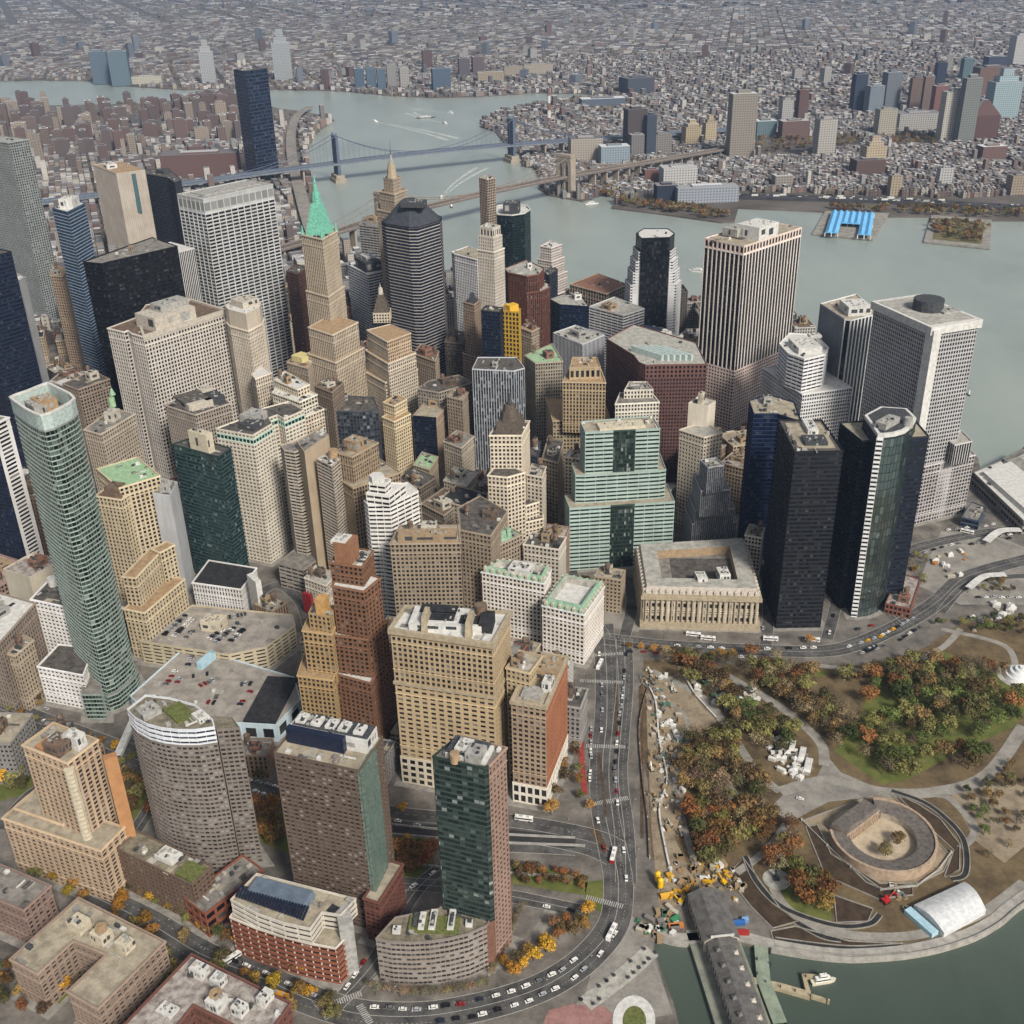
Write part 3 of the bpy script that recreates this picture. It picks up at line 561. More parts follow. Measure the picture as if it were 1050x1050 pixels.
BUILDINGS = [
('apartment_building','low brick apartment block bent in a U round a court,with a buff flat roof','apartment building',100,'buff','vents',[([(-267.5,400.1),(-249.7,390.5),(-238.2,411.1),(-217.7,401.7),(-230.3,379.3),(-211.6,368.6),(-189,409),(-245.6,440.6)],0,28,0,None,None)],[('frus','stair_bulkhead',[(-235.5,414.4),(-231.6,421.3),(-240,426),(-243.9,419.1)],28,33,1,'buffwall'),('frus','stair_bulkhead',[(-207,400.9),(-203.7,406.8),(-210.5,410.7),(-213.8,404.8)],28,33,1,'buffwall'),('frus','tank_enclosure',[(-220.9,406.4),(-217.1,413.1),(-224.9,417.4),(-228.7,410.7)],28,33.5,1,'buffwall'),('cyl','water_tank',(-222.6,412.6),30,36,3.2,3.2,'tan',12)],None),
('apartment_building','brown brick apartment block with a grey flat roof,cut by the left edge','apartment building',100,'grey','vents',[([(-272.2,431.6),(-263.8,448.9),(-301.5,467.2),(-309.9,449.9)],0,29,1,None,None)],[],None),
('apartment_building','red brick block at the bottom edge with white boxes on its stained roof','apartment building',60,'stain','none',[([(-198.5,347.9),(-172.8,344.1),(-163,366.3),(-144.5,356.5),(-124.5,345.8),(-114.9,366),(-171.5,396.9)],0,32,2,None,None)],[('frus','roof_box',[(-162,380.4),(-159.1,385.8),(-166.3,389.7),(-169.2,384.3)],32,36.5,1,'white'),('frus','roof_box',[(-137.4,357.7),(-134.6,362.8),(-140.3,365.9),(-143.1,360.8)],32,36.5,1,'white'),('frus','roof_box',[(-151.7,374.6),(-148.9,379.9),(-154.4,382.9),(-157.2,377.6)],32,36.5,1,'white'),('frus','roof_box',[(-127.1,363.5),(-123.6,369.9),(-128.1,372.3),(-131.6,365.9)],32,36.5,1,'white'),('frus','tank_enclosure',[(-149.5,360.1),(-145.6,367.1),(-152.1,370.7),(-156,363.7)],32,38,1,'white'),('cyl','water_tank',(-151.1,367.1),34,39,3.3,3.3,'tan',12),('frus','roof_patch',[(-172.3,358.8),(-169.1,364.6),(-177.5,369.2),(-180.7,363.4)],32,32.4,1,'white')],None),
('apartment_tower','tan brick apartment tower with an orange side wall,left of the curved tower','apartment tower',100,'buff','none',[([(-248.5,473.1),(-238.1,492.6),(-269.3,509.1),(-279.7,489.7)],0,96,3,None,None),([(-237.1,461.4),(-229.3,479.8),(-296.2,508.1),(-303.9,489.7)],0,42,3,None,None),([(-265,480.9),(-253.3,507.5),(-287.3,522.5),(-299,495.9)],0,44,3,None,None)],[('frus','penthouse',[(-254.5,477.8),(-249.2,487.7),(-260.1,493.5),(-265.4,483.7)],96,102,1,'brown'),('frus','penthouse',[(-245.6,483.2),(-242.5,489.1),(-251.5,494),(-254.7,488.1)],96,104,1,'white'),('frus','side_wall',[(-224.7,482.6),(-226.6,486.3),(-233.1,483.1),(-231.3,479.4)],0,92,1,'orange'),('cyl','balcony',(-248.5,473.1),11.6,12.3,3,3,'buffwall',10),('cyl','balcony',(-248.5,473.1),14.6,15.3,3,3,'buffwall',10),('cyl','balcony',(-248.5,473.1),17.7,18.4,3,3,'buffwall',10),('cyl','balcony',(-248.5,473.1),20.8,21.4,3,3,'buffwall',10),('cyl','balcony',(-248.5,473.1),23.8,24.5,3,3,'buffwall',10),('cyl','balcony',(-248.5,473.1),26.9,27.5,3,3,'buffwall',10),('cyl','balcony',(-248.5,473.1),29.9,30.6,3,3,'buffwall',10),('cyl','balcony',(-248.5,473.1),32.9,33.6,3,3,'buffwall',10),('cyl','balcony',(-248.5,473.1),36,36.7,3,3,'buffwall',10),('cyl','balcony',(-248.5,473.1),39,39.8,3,3,'buffwall',10),('cyl','balcony',(-248.5,473.1),42.1,42.8,3,3,'buffwall',10),('cyl','balcony',(-248.5,473.1),45.1,45.9,3,3,'buffwall',10),('cyl','balcony',(-248.5,473.1),48.2,48.9,3,3,'buffwall',10),('cyl','balcony',(-248.5,473.1),51.2,51.9,3,3,'buffwall',10),('cyl','balcony',(-248.5,473.1),54.3,55,3,3,'buffwall',10),('cyl','balcony',(-248.5,473.1),57.4,58.1,3,3,'buffwall',10),('cyl','balcony',(-248.5,473.1),60.4,61.1,3,3,'buffwall',10),('cyl','balcony',(-248.5,473.1),63.4,64.1,3,3,'buffwall',10),('cyl','balcony',(-248.5,473.1),66.5,67.2,3,3,'buffwall',10),('cyl','balcony',(-248.5,473.1),69.5,70.2,3,3,'buffwall',10),('cyl','balcony',(-248.5,473.1),72.6,73.3,3,3,'buffwall',10),('cyl','balcony',(-248.5,473.1),75.6,76.4,3,3,'buffwall',10),('cyl','balcony',(-248.5,473.1),78.7,79.4,3,3,'buffwall',10),('cyl','balcony',(-248.5,473.1),81.7,82.5,3,3,'buffwall',10),('cyl','balcony',(-248.5,473.1),84.8,85.5,3,3,'buffwall',10),('cyl','balcony',(-248.5,473.1),87.8,88.6,3,3,'buffwall',10),('cyl','balcony',(-248.5,473.1),90.9,91.6,3,3,'buffwall',10),('cyl','dish',(-261.7,489.1),96,101,2.6,2.6,'white',12),('frus','terrace',[(-263,482.6),(-258.6,490.7),(-267.2,495.2),(-271.5,487.1)],96,97,1,'orange')],None),
('apartment_tower','rounded apartment tower of grey and red brick with striped dark crown and roof garden','apartment tower',100,'garden','none',[([(-220.4,498.8),(-214.4,491.6),(-205.5,485.2),(-196.4,481.5),(-186.7,479.5),(-177,479.1),(-166.7,481.2),(-169.4,488.1),(-182.5,501.7),(-198.7,508.6),(-213.6,512)],0,101,4,None,None),([(-169,489.9),(-156.1,491.1),(-162.6,500.9),(-175.1,502.3)],0,103,4,None,None),([(-220.4,498.8),(-214.4,491.6),(-205.5,485.2),(-196.4,481.5),(-186.7,479.5),(-177,479.1),(-166.7,481.2),(-169.4,488.1),(-182.5,501.7),(-198.7,508.6),(-213.6,512)],101,112,5,None,None)],[('frus','planting_bed',[(-187.7,484.8),(-179.9,492.2),(-192.1,504.8),(-199.8,497.4)],111,112.4,1,'grass'),('frus','penthouse',[(-207.4,488),(-199.6,495.5),(-206.7,502.9),(-214.5,495.4)],111,115,1,'concrete'),('frus','penthouse',[(-171.2,488.7),(-177.2,494.9),(-181.7,490.6),(-175.7,484.4)],111,114,1,'white')],None),
('low_building','low brick annex with planted roof terraces at the foot of the curved tower','low building',100,'garden','vents',[([(-182.2,443),(-174.2,456.9),(-225.1,486),(-233.1,472.1)],0,33,6,None,None),([(-175.4,434.9),(-149.3,467.3),(-163.6,478.9),(-189.8,446.5)],0,19,7,None,'grey')],[('frus','roof_garden',[(-183.2,445),(-177.4,455.1),(-188.1,461.3),(-193.9,451.2)],32.5,33.6,1,'grass'),('frus','skylight',[(-197.4,457.7),(-192.9,465.5),(-204.5,472.1),(-209,464.3)],33,34.6,1,'white')],None),
('school_building','red brick school with a bowed front,cream top storey and sloping blue grey glass roof','school building',100,'buff','none',[([(-158.3,424.2),(-142.6,416.5),(-126.9,410.2),(-111.7,405.3),(-97.9,401.8),(-93.6,407.9),(-103.6,429.2),(-149.8,448.1)],0,28,8,None,None),([(-156.3,425.3),(-140.8,415.5),(-125.2,408.6),(-110.2,404.3),(-105.7,415),(-95.6,412.8),(-88.6,423.8),(-145.7,443.6)],28,40,9,None,None)],[('frus','glass_roof',[(-113.7,417.5),(-110.2,427.5),(-145.8,439.8),(-149.2,429.8)],40,42.5,0.9,'skylight'),('slat','solar_louvre',[(-153.6,425.8),(-113.7,408.1),(-112,417.2),(-152.7,434)],41,41.8,24,'navy'),('frus','side_wall',[(-88.6,408.9),(-92.4,421.4),(-99.7,419.2),(-95.8,406.7)],0,39,1,'concrete'),('frus','cooling_plant',[(-110.1,406.5),(-107.6,412.5),(-114.1,415.2),(-116.6,409.1)],28,32,1,'darkmetal')],None),
('apartment_tower','dark red brick slab tower with white roof plant,left of the glass hotel','apartment tower',100,'buff','none',[([(-81.3,436.5),(-72.1,463.6),(-119.3,479.7),(-128.5,452.5)],0,117,10,None,None),([(-77.7,428.1),(-66.5,455.4),(-75.1,458.9),(-86.3,431.6)],0,32,11,None,None)],[('frus','plant_walls',[(-78.9,450.3),(-74.6,462.8),(-117.3,477.3),(-121.6,464.8)],117,124,1,'white'),('frus','plant_screen',[(-91.2,450.7),(-90,454.3),(-121.6,465),(-122.8,461.5)],117,125.4,1,'navy'),('frus','plant_well',[(-78.6,452.2),(-75.1,462.5),(-116.6,476.6),(-120.1,466.3)],124,124.4,1,'darkmetal'),('frus','cooling_unit',[(-81.4,454.7),(-79.1,461.7),(-84.2,463.5),(-86.6,456.4)],124.4,126.2,0.95,'white'),('frus','cooling_unit',[(-89.9,457.6),(-87.5,464.6),(-92.7,466.4),(-95.1,459.3)],124.4,126.2,0.95,'white'),('frus','cooling_unit',[(-97,460),(-94.6,467),(-99.8,468.8),(-102.2,461.7)],124.4,126.2,0.95,'white'),('frus','cooling_unit',[(-105,462.7),(-102.7,469.7),(-107.8,471.5),(-110.2,464.4)],124.4,126.2,0.95,'white'),('frus','cooling_unit',[(-113.5,465.6),(-111.1,472.6),(-116.3,474.4),(-118.7,467.3)],124.4,126.2,0.95,'white'),('frus','corner_glass',[(-79.8,436.1),(-74.6,454.2),(-77.7,455),(-82.9,437)],0,116,1,'greenglass')],None),
('hotel_tower','tall dark green glass tower with a brick spine,crowned by an open steel lantern','hotel tower',100,'grey','none',[([(-42.3,421.6),(-16.8,412.1),(-14.4,413.4),(-5.8,426.8),(-29.9,437.5)],0,138,12,{1: 12,2: 13,3: 13},None)],[('frus','roof_frame',[(-16.1,414.5),(-11.7,426.3),(-31.6,433.6),(-35.9,421.8)],138,139.4,1,'white'),('frus','roof_well',[(-17.6,416),(-13.1,427.9),(-31.2,434.6),(-35.6,422.7)],139.4,140,1,'darkmetal'),('cyl','tank',(-31,418.6),138,142,2.4,2.4,'tan',12),('frus','roof_plant',[(-18.1,414.3),(-15.1,422.4),(-23,425.2),(-26,417.1)],139,143,1,'concrete'),('frus','roof_plant',[(-24.6,420),(-21.5,428.4),(-28.2,430.9),(-31.3,422.5)],139,142,1,'white')],None),
('low_building','low bowed building with grass strips and white frames on its roof,under the glass hotel','low building',100,'garden','none',[([(-76.7,403.1),(-68.9,400.9),(-58.7,400),(-48.6,400.3),(-38.5,401.9),(-28.4,404.7),(-18.3,410.1),(-12.1,428.5),(-37,430.6),(-44.6,422.1),(-67.7,416.9)],0,33,14,None,None)],[('frus','roof_frame',[(-51.8,407.2),(-50.8,418.3),(-54,418.6),(-54.9,407.5)],33,34.6,1,'white'),('frus','frame_void',[(-55.7,409),(-55,418.1),(-57.2,418.3),(-57.9,409.2)],34.6,34.8,1,'darkmetal'),('frus','roof_frame',[(-45.9,406.9),(-44.8,419.8),(-48.3,420.1),(-49.4,407.2)],33,34.6,1,'white'),('frus','frame_void',[(-46.5,408.7),(-45.7,417.8),(-47.9,418),(-48.7,408.9)],34.6,34.8,1,'darkmetal'),('frus','roof_frame',[(-36.1,406.6),(-35,419.6),(-38.5,419.9),(-39.6,406.9)],33,34.6,1,'white'),('frus','frame_void',[(-36.6,408.4),(-35.9,417.5),(-38.1,417.7),(-38.8,408.6)],34.6,34.8,1,'darkmetal'),('frus','roof_frame',[(-64,405.9),(-63.7,409.7),(-67.9,410),(-68.2,406.2)],33,34.5,1,'white'),('frus','roof_frame',[(-26.3,409.2),(-26,412.5),(-29.7,412.8),(-30,409.5)],33,34.5,1,'white'),('frus','roof_lawn',[(-33.7,404.5),(-32.8,415.5),(-59.4,417.8),(-60.3,406.8)],33,33.4,1,'grass'),('frus','brick_wing',[(-15.7,409),(-5.5,443.2),(-9.5,444.4),(-19.7,410.2)],0,32,1,'brick')],None),
('office_building','broad old yellow brick office block with a white roof and gabled ends','office building',100,'white','none',[([(-76.1,559.5),(-13.6,541.2),(-2.8,574.7),(-68.5,584.4)],82,121,15,None,None),([(-76.1,559.5),(-13.6,541.2),(-2.8,574.7),(-68.5,584.4)],22,82,16,None,None),([(-76.9,559.1),(-13.2,540.5),(-2,575.2),(-68.9,585.1)],0,22,17,None,None)],[('ring','cornice',[(-77.7,558.6),(-12.8,539.6),(-1.1,575.8),(-69.4,585.8)],118,121.6,2.4,'stonetan'),('ring','cornice',[(-77.2,558.9),(-13,540.1),(-1.6,575.4),(-69.1,585.4)],80,82,2.4,'stonetan'),('frus','attic',[(-20.3,552.9),(-17.4,572.5),(-61.8,579.1),(-64.7,559.4)],121,125,1,'white'),('frus','roof_deck',[(-37.3,560.2),(-36,569),(-50.9,571.2),(-52.2,562.4)],125,125.5,1,'black'),('frus','roof_deck',[(-21.9,556),(-20.6,564.8),(-32.7,566.5),(-34,557.7)],125,125.5,1,'black'),('frus','roof_deck',[(-36,568.2),(-34.6,577.2),(-57.5,580.6),(-58.8,571.5)],125,125.5,1,'black'),('frus','gable',[(-53.3,555.1),(-51.1,569.5),(-55,570.1),(-57.1,555.7)],121,131,0.75,'stonetan'),('frus','gable',[(-26.4,547.1),(-23.8,564.6),(-27.8,565.2),(-30.4,547.7)],121,131,0.75,'stonetan'),('cyl','water_tank',(-20.6,568.8),121,131,4,4,'brown',12),('frus','penthouse',[(-13.9,552.9),(-11.9,566.1),(-19.8,567.3),(-21.7,554.1)],121,128,1,'black')],None),
('office_building','narrow brown office block with a white base and an orange brick flank','office building',100,'buff','none',[([(17.7,532.1),(33.7,583.6),(12.4,590.2),(-3.5,538.7)],16,80,18,{0: 19},None),([(18,531.6),(34.2,583.9),(12.1,590.7),(-4,538.4)],0,16,20,None,None)],[('ring','cornice',[(18.2,531.1),(34.7,584.1),(11.9,591.2),(-4.5,538.2)],78,80.5,2.4,'stonetan'),('frus','roof_deck',[(14.2,539.8),(17.5,550.3),(5.6,554),(2.4,543.5)],80,81,1,'concrete'),('frus','penthouse',[(24.4,556.6),(29.9,574.1),(16.6,578.2),(11.2,560.7)],80,87,1,'tanwall'),('frus','stair_bulkhead',[(21.3,546.9),(23.9,555.4),(18.2,557.2),(15.6,548.7)],80,86,1,'white')],None),
('office_building','tan office block with a cream top tucked between the yellow and brown brick blocks','office building',0,'buff','old',[([(8.3,550.8),(16.8,568.9),(2.4,575.6),(-6,557.4)],0,92,21,None,None)],[],None),
('office_building','white stone office block of two wings with pale green copper mansard roofs beside the avenue','office building',100,'white','none',[([(-24.7,733.7),(23.2,714.1),(29.2,734),(-10.2,748)],0,56,22,None,None),([(51.7,684.7),(70,724),(39.2,738.3),(21,699)],0,46,22,None,None)],[('mans','mansard',[(-24.7,733.7),(23.2,714.1),(29.2,734),(-10.2,748)],56,60,3.6,'copper','copper','pale'),('mans','mansard',[(51.7,684.7),(70,724),(39.2,738.3),(21,699)],46,51,4.2,'copper','copper','pale'),('frus','penthouse',[(20.8,716.6),(25.6,728.4),(19.6,730.8),(14.8,719)],50,56,1,'white'),('frus','plant',[(13.8,718.8),(17.6,728.3),(12.7,730.3),(8.8,720.8)],50,54,1,'darkmetal'),('frus','penthouse',[(11.7,720.1),(16.5,732),(0.4,738.5),(-4.4,726.7)],60,63,1,'white')],None),
('office_building','old tan office block with weathered green copper turrets behind the white block','office building',0,'copper','none',[([(-10.7,762),(8,778.3),(-0.3,787.8),(-19,771.6)],0,64,23,None,None)],[('frus','turret',[(-9.9,763.7),(-4.1,768.7),(-7.6,772.7),(-13.3,767.7)],64,73,0.7,'copper'),('frus','turret',[(-4.2,768.6),(-0.3,772),(-3.6,775.8),(-7.5,772.4)],64,73,0.7,'copper')],None),
('office_building','grey stone office block with a dark flat roof at the mouth of the canyon street','office building',0,'dark','old',[([(36.7,762.3),(43.7,782.2),(15.6,792),(8.6,772.1)],0,58,24,None,None)],[],None),
('office_tower','stepped office tower banded in mint green and dark glass with a dark green glass spine','office tower',100,'buff','none',[([(48.9,824.7),(84,827.8),(104.9,829.6),(139.5,832.4),(137.4,866.3),(46.1,848.6)],0,62,25,'spine',None),([(54.4,835.3),(62.6,834.8),(127,840.6),(132.2,842.2),(131.3,874),(52.5,858.6)],61,88,25,None,None),([(62.6,838.3),(86.3,840.1),(105.1,841.2),(125.7,842.5),(122.6,870),(60,861.2)],61,126,25,'spine',None)],[('frus','roof_frame',[(114.4,845.8),(112.4,859.7),(72.4,854.1),(74.4,840.1)],126,127.5,0.96,'buffwall')],None),
('custom_house','broad low stone custom house with columns,dormered mansard roof and a hollow court','custom house',100,'grey','none',[([(102.3,734.8),(192.2,726.3),(198.1,813.1),(104.9,806.1)],0,31,26,None,None)],[('frus','court_floor',[(178.5,749.9),(181,787),(130.7,790.5),(128.2,753.3)],27,30.4,1,'darkroof'),('mans','mansard',[(102.3,734.8),(192.2,726.3),(198.1,813.1),(104.9,806.1)],31,37,15.5,'dormer','pale','tanwall'),('cyl','column',(104.2,733.6),6,27,0.8,0.7,'stonetan',8),('cyl','column',(108.3,733.2),6,27,0.8,0.7,'stonetan',8),('cyl','column',(112.4,732.8),6,27,0.8,0.7,'stonetan',8),('cyl','column',(116.5,732.5),6,27,0.8,0.7,'stonetan',8),('cyl','column',(120.6,732.1),6,27,0.8,0.7,'stonetan',8),('cyl','column',(124.7,731.7),6,27,0.8,0.7,'stonetan',8),('cyl','column',(128.8,731.3),6,27,0.8,0.7,'stonetan',8),('cyl','column',(132.9,730.9),6,27,0.8,0.7,'stonetan',8),('cyl','column',(136.9,730.5),6,27,0.8,0.7,'stonetan',8),('cyl','column',(141,730.1),6,27,0.8,0.7,'stonetan',8),('cyl','column',(145.1,729.7),6,27,0.8,0.7,'stonetan',8),('cyl','column',(149.2,729.4),6,27,0.8,0.7,'stonetan',8),('cyl','column',(153.3,729),6,27,0.8,0.7,'stonetan',8),('cyl','column',(157.4,728.6),6,27,0.8,0.7,'stonetan',8),('cyl','column',(161.5,728.2),6,27,0.8,0.7,'stonetan',8),('cyl','column',(165.5,727.8),6,27,0.8,0.7,'stonetan',8),('cyl','column',(169.6,727.4),6,27,0.8,0.7,'stonetan',8),('cyl','column',(173.7,727),6,27,0.8,0.7,'stonetan',8),('cyl','column',(177.8,726.7),6,27,0.8,0.7,'stonetan',8),('cyl','column',(181.9,726.3),6,27,0.8,0.7,'stonetan',8),('cyl','column',(186,725.9),6,27,0.8,0.7,'stonetan',8),('cyl','column',(190.1,725.5),6,27,0.8,0.7,'stonetan',8),('cyl','column',(103.8,803.9),6,27,0.8,0.7,'stonetan',8),('cyl','column',(103.7,799.5),6,27,0.8,0.7,'stonetan',8),('cyl','column',(103.5,795),6,27,0.8,0.7,'stonetan',8),('cyl','column',(103.3,790.5),6,27,0.8,0.7,'stonetan',8),('cyl','column',(103.2,786.1),6,27,0.8,0.7,'stonetan',8),('cyl','column',(103,781.6),6,27,0.8,0.7,'stonetan',8),('cyl','column',(102.8,777.2),6,27,0.8,0.7,'stonetan',8),('cyl','column',(102.7,772.7),6,27,0.8,0.7,'stonetan',8),('cyl','column',(102.5,768.3),6,27,0.8,0.7,'stonetan',8),('cyl','column',(102.4,763.8),6,27,0.8,0.7,'stonetan',8),('cyl','column',(102.2,759.3),6,27,0.8,0.7,'stonetan',8),('cyl','column',(102,754.9),6,27,0.8,0.7,'stonetan',8),('cyl','column',(101.9,750.4),6,27,0.8,0.7,'stonetan',8),('cyl','column',(101.7,746),6,27,0.8,0.7,'stonetan',8),('cyl','column',(101.5,741.5),6,27,0.8,0.7,'stonetan',8),('cyl','column',(101.4,737.1),6,27,0.8,0.7,'stonetan',8),('frus','stylobate',[(100,732.8),(194.2,723.9),(200.5,815.5),(102.8,808.1)],0,6,1,'stonetan'),('ring','entablature',[(100.1,732.9),(194.1,724),(200.4,815.4),(102.9,808.1)],27,29.6,2.4,'stonetan'),('ring','cornice',[(101.1,733.7),(193.3,725),(199.4,814.4),(103.7,807.2)],29.5,31.4,2.4,'stonetan'),('frus','skylight',[(153.6,741.4),(152.7,752.7),(144.8,752.1),(145.7,740.8)],36,40,1,'white'),('frus','penthouse',[(172.3,744.7),(171.4,757.2),(162.8,756.6),(163.7,744.1)],36,41,1,'white')],None),
('office_tower','black glass slab tower with a sunken pale roof deck facing the park','office tower',100,'dark','none',[([(209.3,787.6),(207.8,727.7),(243.4,727.3),(242.9,785.5)],0,155,27,None,None)],[('frus','roof_pit',[(239.5,734.1),(240.7,781.4),(213.4,782.1),(212.2,734.8)],153.9,154.3,1,'buff'),('frus','roof_plant',[(233.2,758.8),(233.7,779.6),(225.7,779.8),(225.2,759)],154,158,1,'white'),('frus','roof_plant',[(234.9,738.1),(235.3,752.5),(218.5,753),(218.1,738.6)],154,157,1,'darkmetal')],None),
('office_tower','dark blue glass tower with a tan roof standing against the black slab tower','office tower',60,'buff','mech',[([(203.4,865.5),(201.4,835.7),(220.5,834.5),(236.3,817.2),(240.7,858.7),(223.5,877.6)],0,140,28,None,None)],[],None),
('office_tower','slim tower with a curved dark mirror glass front and a white banded corner','office tower',100,'white','none',[([(272.4,778.4),(272.1,757.8),(271.6,741.5),(276.3,740.5),(285.6,742.5),(294.5,747.3),(303.7,757.6),(310.9,770.3),(309.9,789.7),(290.2,794.9)],0,158,29,{0: 30,1: 30,2: 31},None)],[('frus','roof_ring',[(273,778.1),(272.7,757.8),(272.2,742),(276.3,741.1),(285.4,743.1),(294.1,747.8),(303.2,758),(310.3,770.4),(309.3,789.2),(290.4,794.2)],158,161,1,'white'),('frus','roof_well',[(275.4,777.1),(275.1,757.7),(274.7,743.9),(276.3,743.6),(284.6,745.3),(292.6,749.7),(301.2,759.4),(307.9,771),(307,787.4),(291,791.6)],161,161.3,1,'darkmetal'),('frus','roof_plant',[(279.3,747),(294.4,761),(288.2,767.7),(273.1,753.7)],160,166,1,'concrete'),('cyl','dish',(299.4,757.3),161,167,4,3,'concrete',12)],None),
('office_tower','dark banded slab tower standing behind the curved glass tower','office tower',60,'buff','mech',[([(258.5,790.4),(265.6,754.5),(318.4,760.3),(318.5,798.3)],0,150,32,None,None)],[],None),
('office_tower','huge grey gridded tower with a pale overhanging rim,rightmost tower beside the river','office tower',100,'pale','none',[([(358.6,888.6),(405,904.9),(379,978.6),(332.6,962.2)],0,192,33,None,None),([(373,892.3),(428.2,914.2),(427.9,949.5),(370.7,930.6)],0,60.3,34,None,None),([(398.4,893.5),(417,900.9),(416.3,925.2),(394,915.4)],59.3,80.3,35,None,None)],[('frus','roof_rim',[(357.3,885.8),(407.8,903.6),(380.3,981.4),(329.8,963.5)],187.5,193,1,'white'),('frus','roof_deck',[(359,891.8),(402.6,907.1),(378.6,975.4),(335,960)],193,193.3,1,'pale'),('cyl','roof_drum',(371,935.1),193,203,13,13,'darkmetal',16),('frus','roof_plant',[(379.8,918.8),(397,924.8),(392.4,937.6),(375.3,931.6)],193,195,1,'concrete'),('frus','corner_pier',[(359.5,884.2),(367.8,888.5),(363.7,896.4),(355.4,892.1)],0,190,1,'white')],None),
('office_tower','tower of white vertical ribs over black glass,just left of the grey gridded harbour tower','office tower',100,'buff','none',[([(313.8,1065.7),(323.9,1014.6),(329.5,1011.2),(362.3,1029.8),(358.5,1095.4)],0,160,36,{0: 37},None)],[('frus','penthouse',[(330.2,1024.7),(352.9,1026),(351.4,1052.7),(328.6,1051.4)],160,168,1,'white')],None),
('office_tower','white stepped tower with rounded upper floors and a pale roof crowded with plant','office tower',100,'white','none',[([(279.8,974.3),(330.7,989.2),(308.9,1063.7),(258,1048.8)],0,100,38,None,None),([(266.2,1026.2),(268.2,997.8),(279.8,980.6),(302.3,992.5),(311.1,1011.4),(307.7,1049.6),(284.1,1057.5)],99,133,39,None,None)],[('frus','roof_plant',[(277.9,996.1),(300.9,998.2),(298.1,1028.8),(275.1,1026.7)],133,138,1,'white'),('frus','roof_mast_deck',[(296.9,1027.6),(308.3,1028.6),(307.4,1038.2),(296,1037.2)],138,139,1,'white')],None),
('office_tower','massive black glass tower with thin pale stone ribs,tallest tower against the river','office tower',100,'buff','none',[([(244.6,1119.1),(321.8,1191.6),(287.4,1228.2),(210.2,1155.7)],197,206,40,None,None),([(244.6,1119.1),(321.8,1191.6),(287.4,1228.2),(210.2,1155.7)],70,197,41,None,None),([(244.6,1119.1),(321.8,1191.6),(287.4,1228.2),(210.2,1155.7)],0,70,42,None,None)],[('frus','roof_well',[(247.8,1146.9),(291.1,1187.5),(270.8,1209.2),(227.5,1168.5)],205.9,206.2,1,'darkroof'),('frus','penthouse',[(263.7,1139.6),(289.3,1163.5),(270.1,1184),(244.5,1160)],206,219,1,'white'),('frus','penthouse',[(243.8,1152.5),(263,1170.5),(249.9,1184.5),(230.7,1166.4)],206,214,1,'pale')],None),
('office_tower','slender cream tower with mostly blank walls rising beside the grey glass ziggurat','office tower',100,'pale','none',[([(161,915.8),(177.2,907.9),(186.1,918.8),(172.3,931.5)],0,118,43,'cream',None),([(152.3,903.2),(171.1,884.8),(189.2,894.4),(176.8,919.4)],0,98,44,None,None)],[('frus','penthouse',[(172.1,911.2),(175.6,916.1),(172.1,918.5),(168.7,913.7)],118,128,1,'buffwall')],None),
('office_building','stepped grey glass office building edged in white,four setbacks like a ziggurat','office building',100,'grey','none',[([(154.9,828.2),(193.9,831),(191.6,863.6),(152.6,860.9)],0,42,45,None,None),([(156.4,826.8),(190.5,828.9),(188.7,858.3),(154.6,856.2)],41,56,45,None,None),([(158.2,816),(182.9,817.2),(181.3,850.8),(156.6,849.6)],55,80,45,None,None),([(161.6,810.8),(175.6,814.6),(171.5,829.7),(157.5,825.9)],79,104,45,None,None)],[],None),
('office_tower','cream stone tower on a curved base with a dark stepped pyramid and urn on top','office tower',100,'dark','none',[([(-17,832.7),(9.6,831),(16.9,861.3),(-8.8,867.2)],0,128,46,None,None),([(-19.4,818.9),(-3.3,814.3),(11.4,822.7),(-9.7,846.8)],0,98,46,None,None),([(-22.4,835.8),(-5.7,833),(12.6,832),(23.7,838.7),(20.9,886.7),(-16.8,886.9)],0,62,46,None,None),([(-14.4,833.1),(8.1,826.6),(26.8,834.5),(27.2,892.8),(-21.6,885.7)],0,48,46,None,None)],[('frus','pyramid_step',[(-13.1,837.4),(7.3,832.6),(13.5,858.7),(-7,863.5)],128,136,0.8,'darkstone'),('cyl','pyramid_step',(0.2,848),136,143,9.5,7,'darkstone',8),('cyl','pyramid_step',(0.2,848),143,149,6.5,4.5,'darkstone',8),('cyl','urn',(0.2,848),149,158,2.4,1.3,'darkmetal',8)],None),
('office_building','broad taupe stone office block of even windows behind the yellow brick block','office building',100,'buff','old',[([(-92,718.1),(-39.3,716.9),(-41.6,744.7),(-87,747)],0,92,47,None,None)],[('frus','roof_gallery',[(-42.3,719.2),(-42.1,730.1),(-86,731.2),(-86.3,720.2)],92,97,1,'tanwall')],None),
('office_building','tan office block with a curved cornice whose narrow side street front lies in shade','office building',60,'dark','old',[([(-40.7,751.4),(-17,740.7),(-3.9,780.4),(-26.3,809.3),(-43.4,789.3)],0,84,48,None,None)],[],None),
('office_tower','white stepped tower of wide bands with a tiered hexagonal cap','office tower',100,'white','none',[([(-116,766.5),(-112.2,759.7),(-94.7,758.7),(-74.1,781.2),(-83.8,797.6),(-105,788.2)],0,104,49,None,None),([(-113.2,762.1),(-94.5,756.1),(-83.3,777.5),(-102,780.3)],103,113,49,None,None),([(-110.4,762.9),(-97.2,758.7),(-93.5,768.8),(-107.2,776.5)],112,121,49,None,None),([(-112.2,761.9),(-96.3,756.8),(-91.7,769.5),(-108.2,778.8)],0,70,49,None,None)],[('cyl','cap',(-104.2,766.1),121,126,6,6,'white',6)],None),
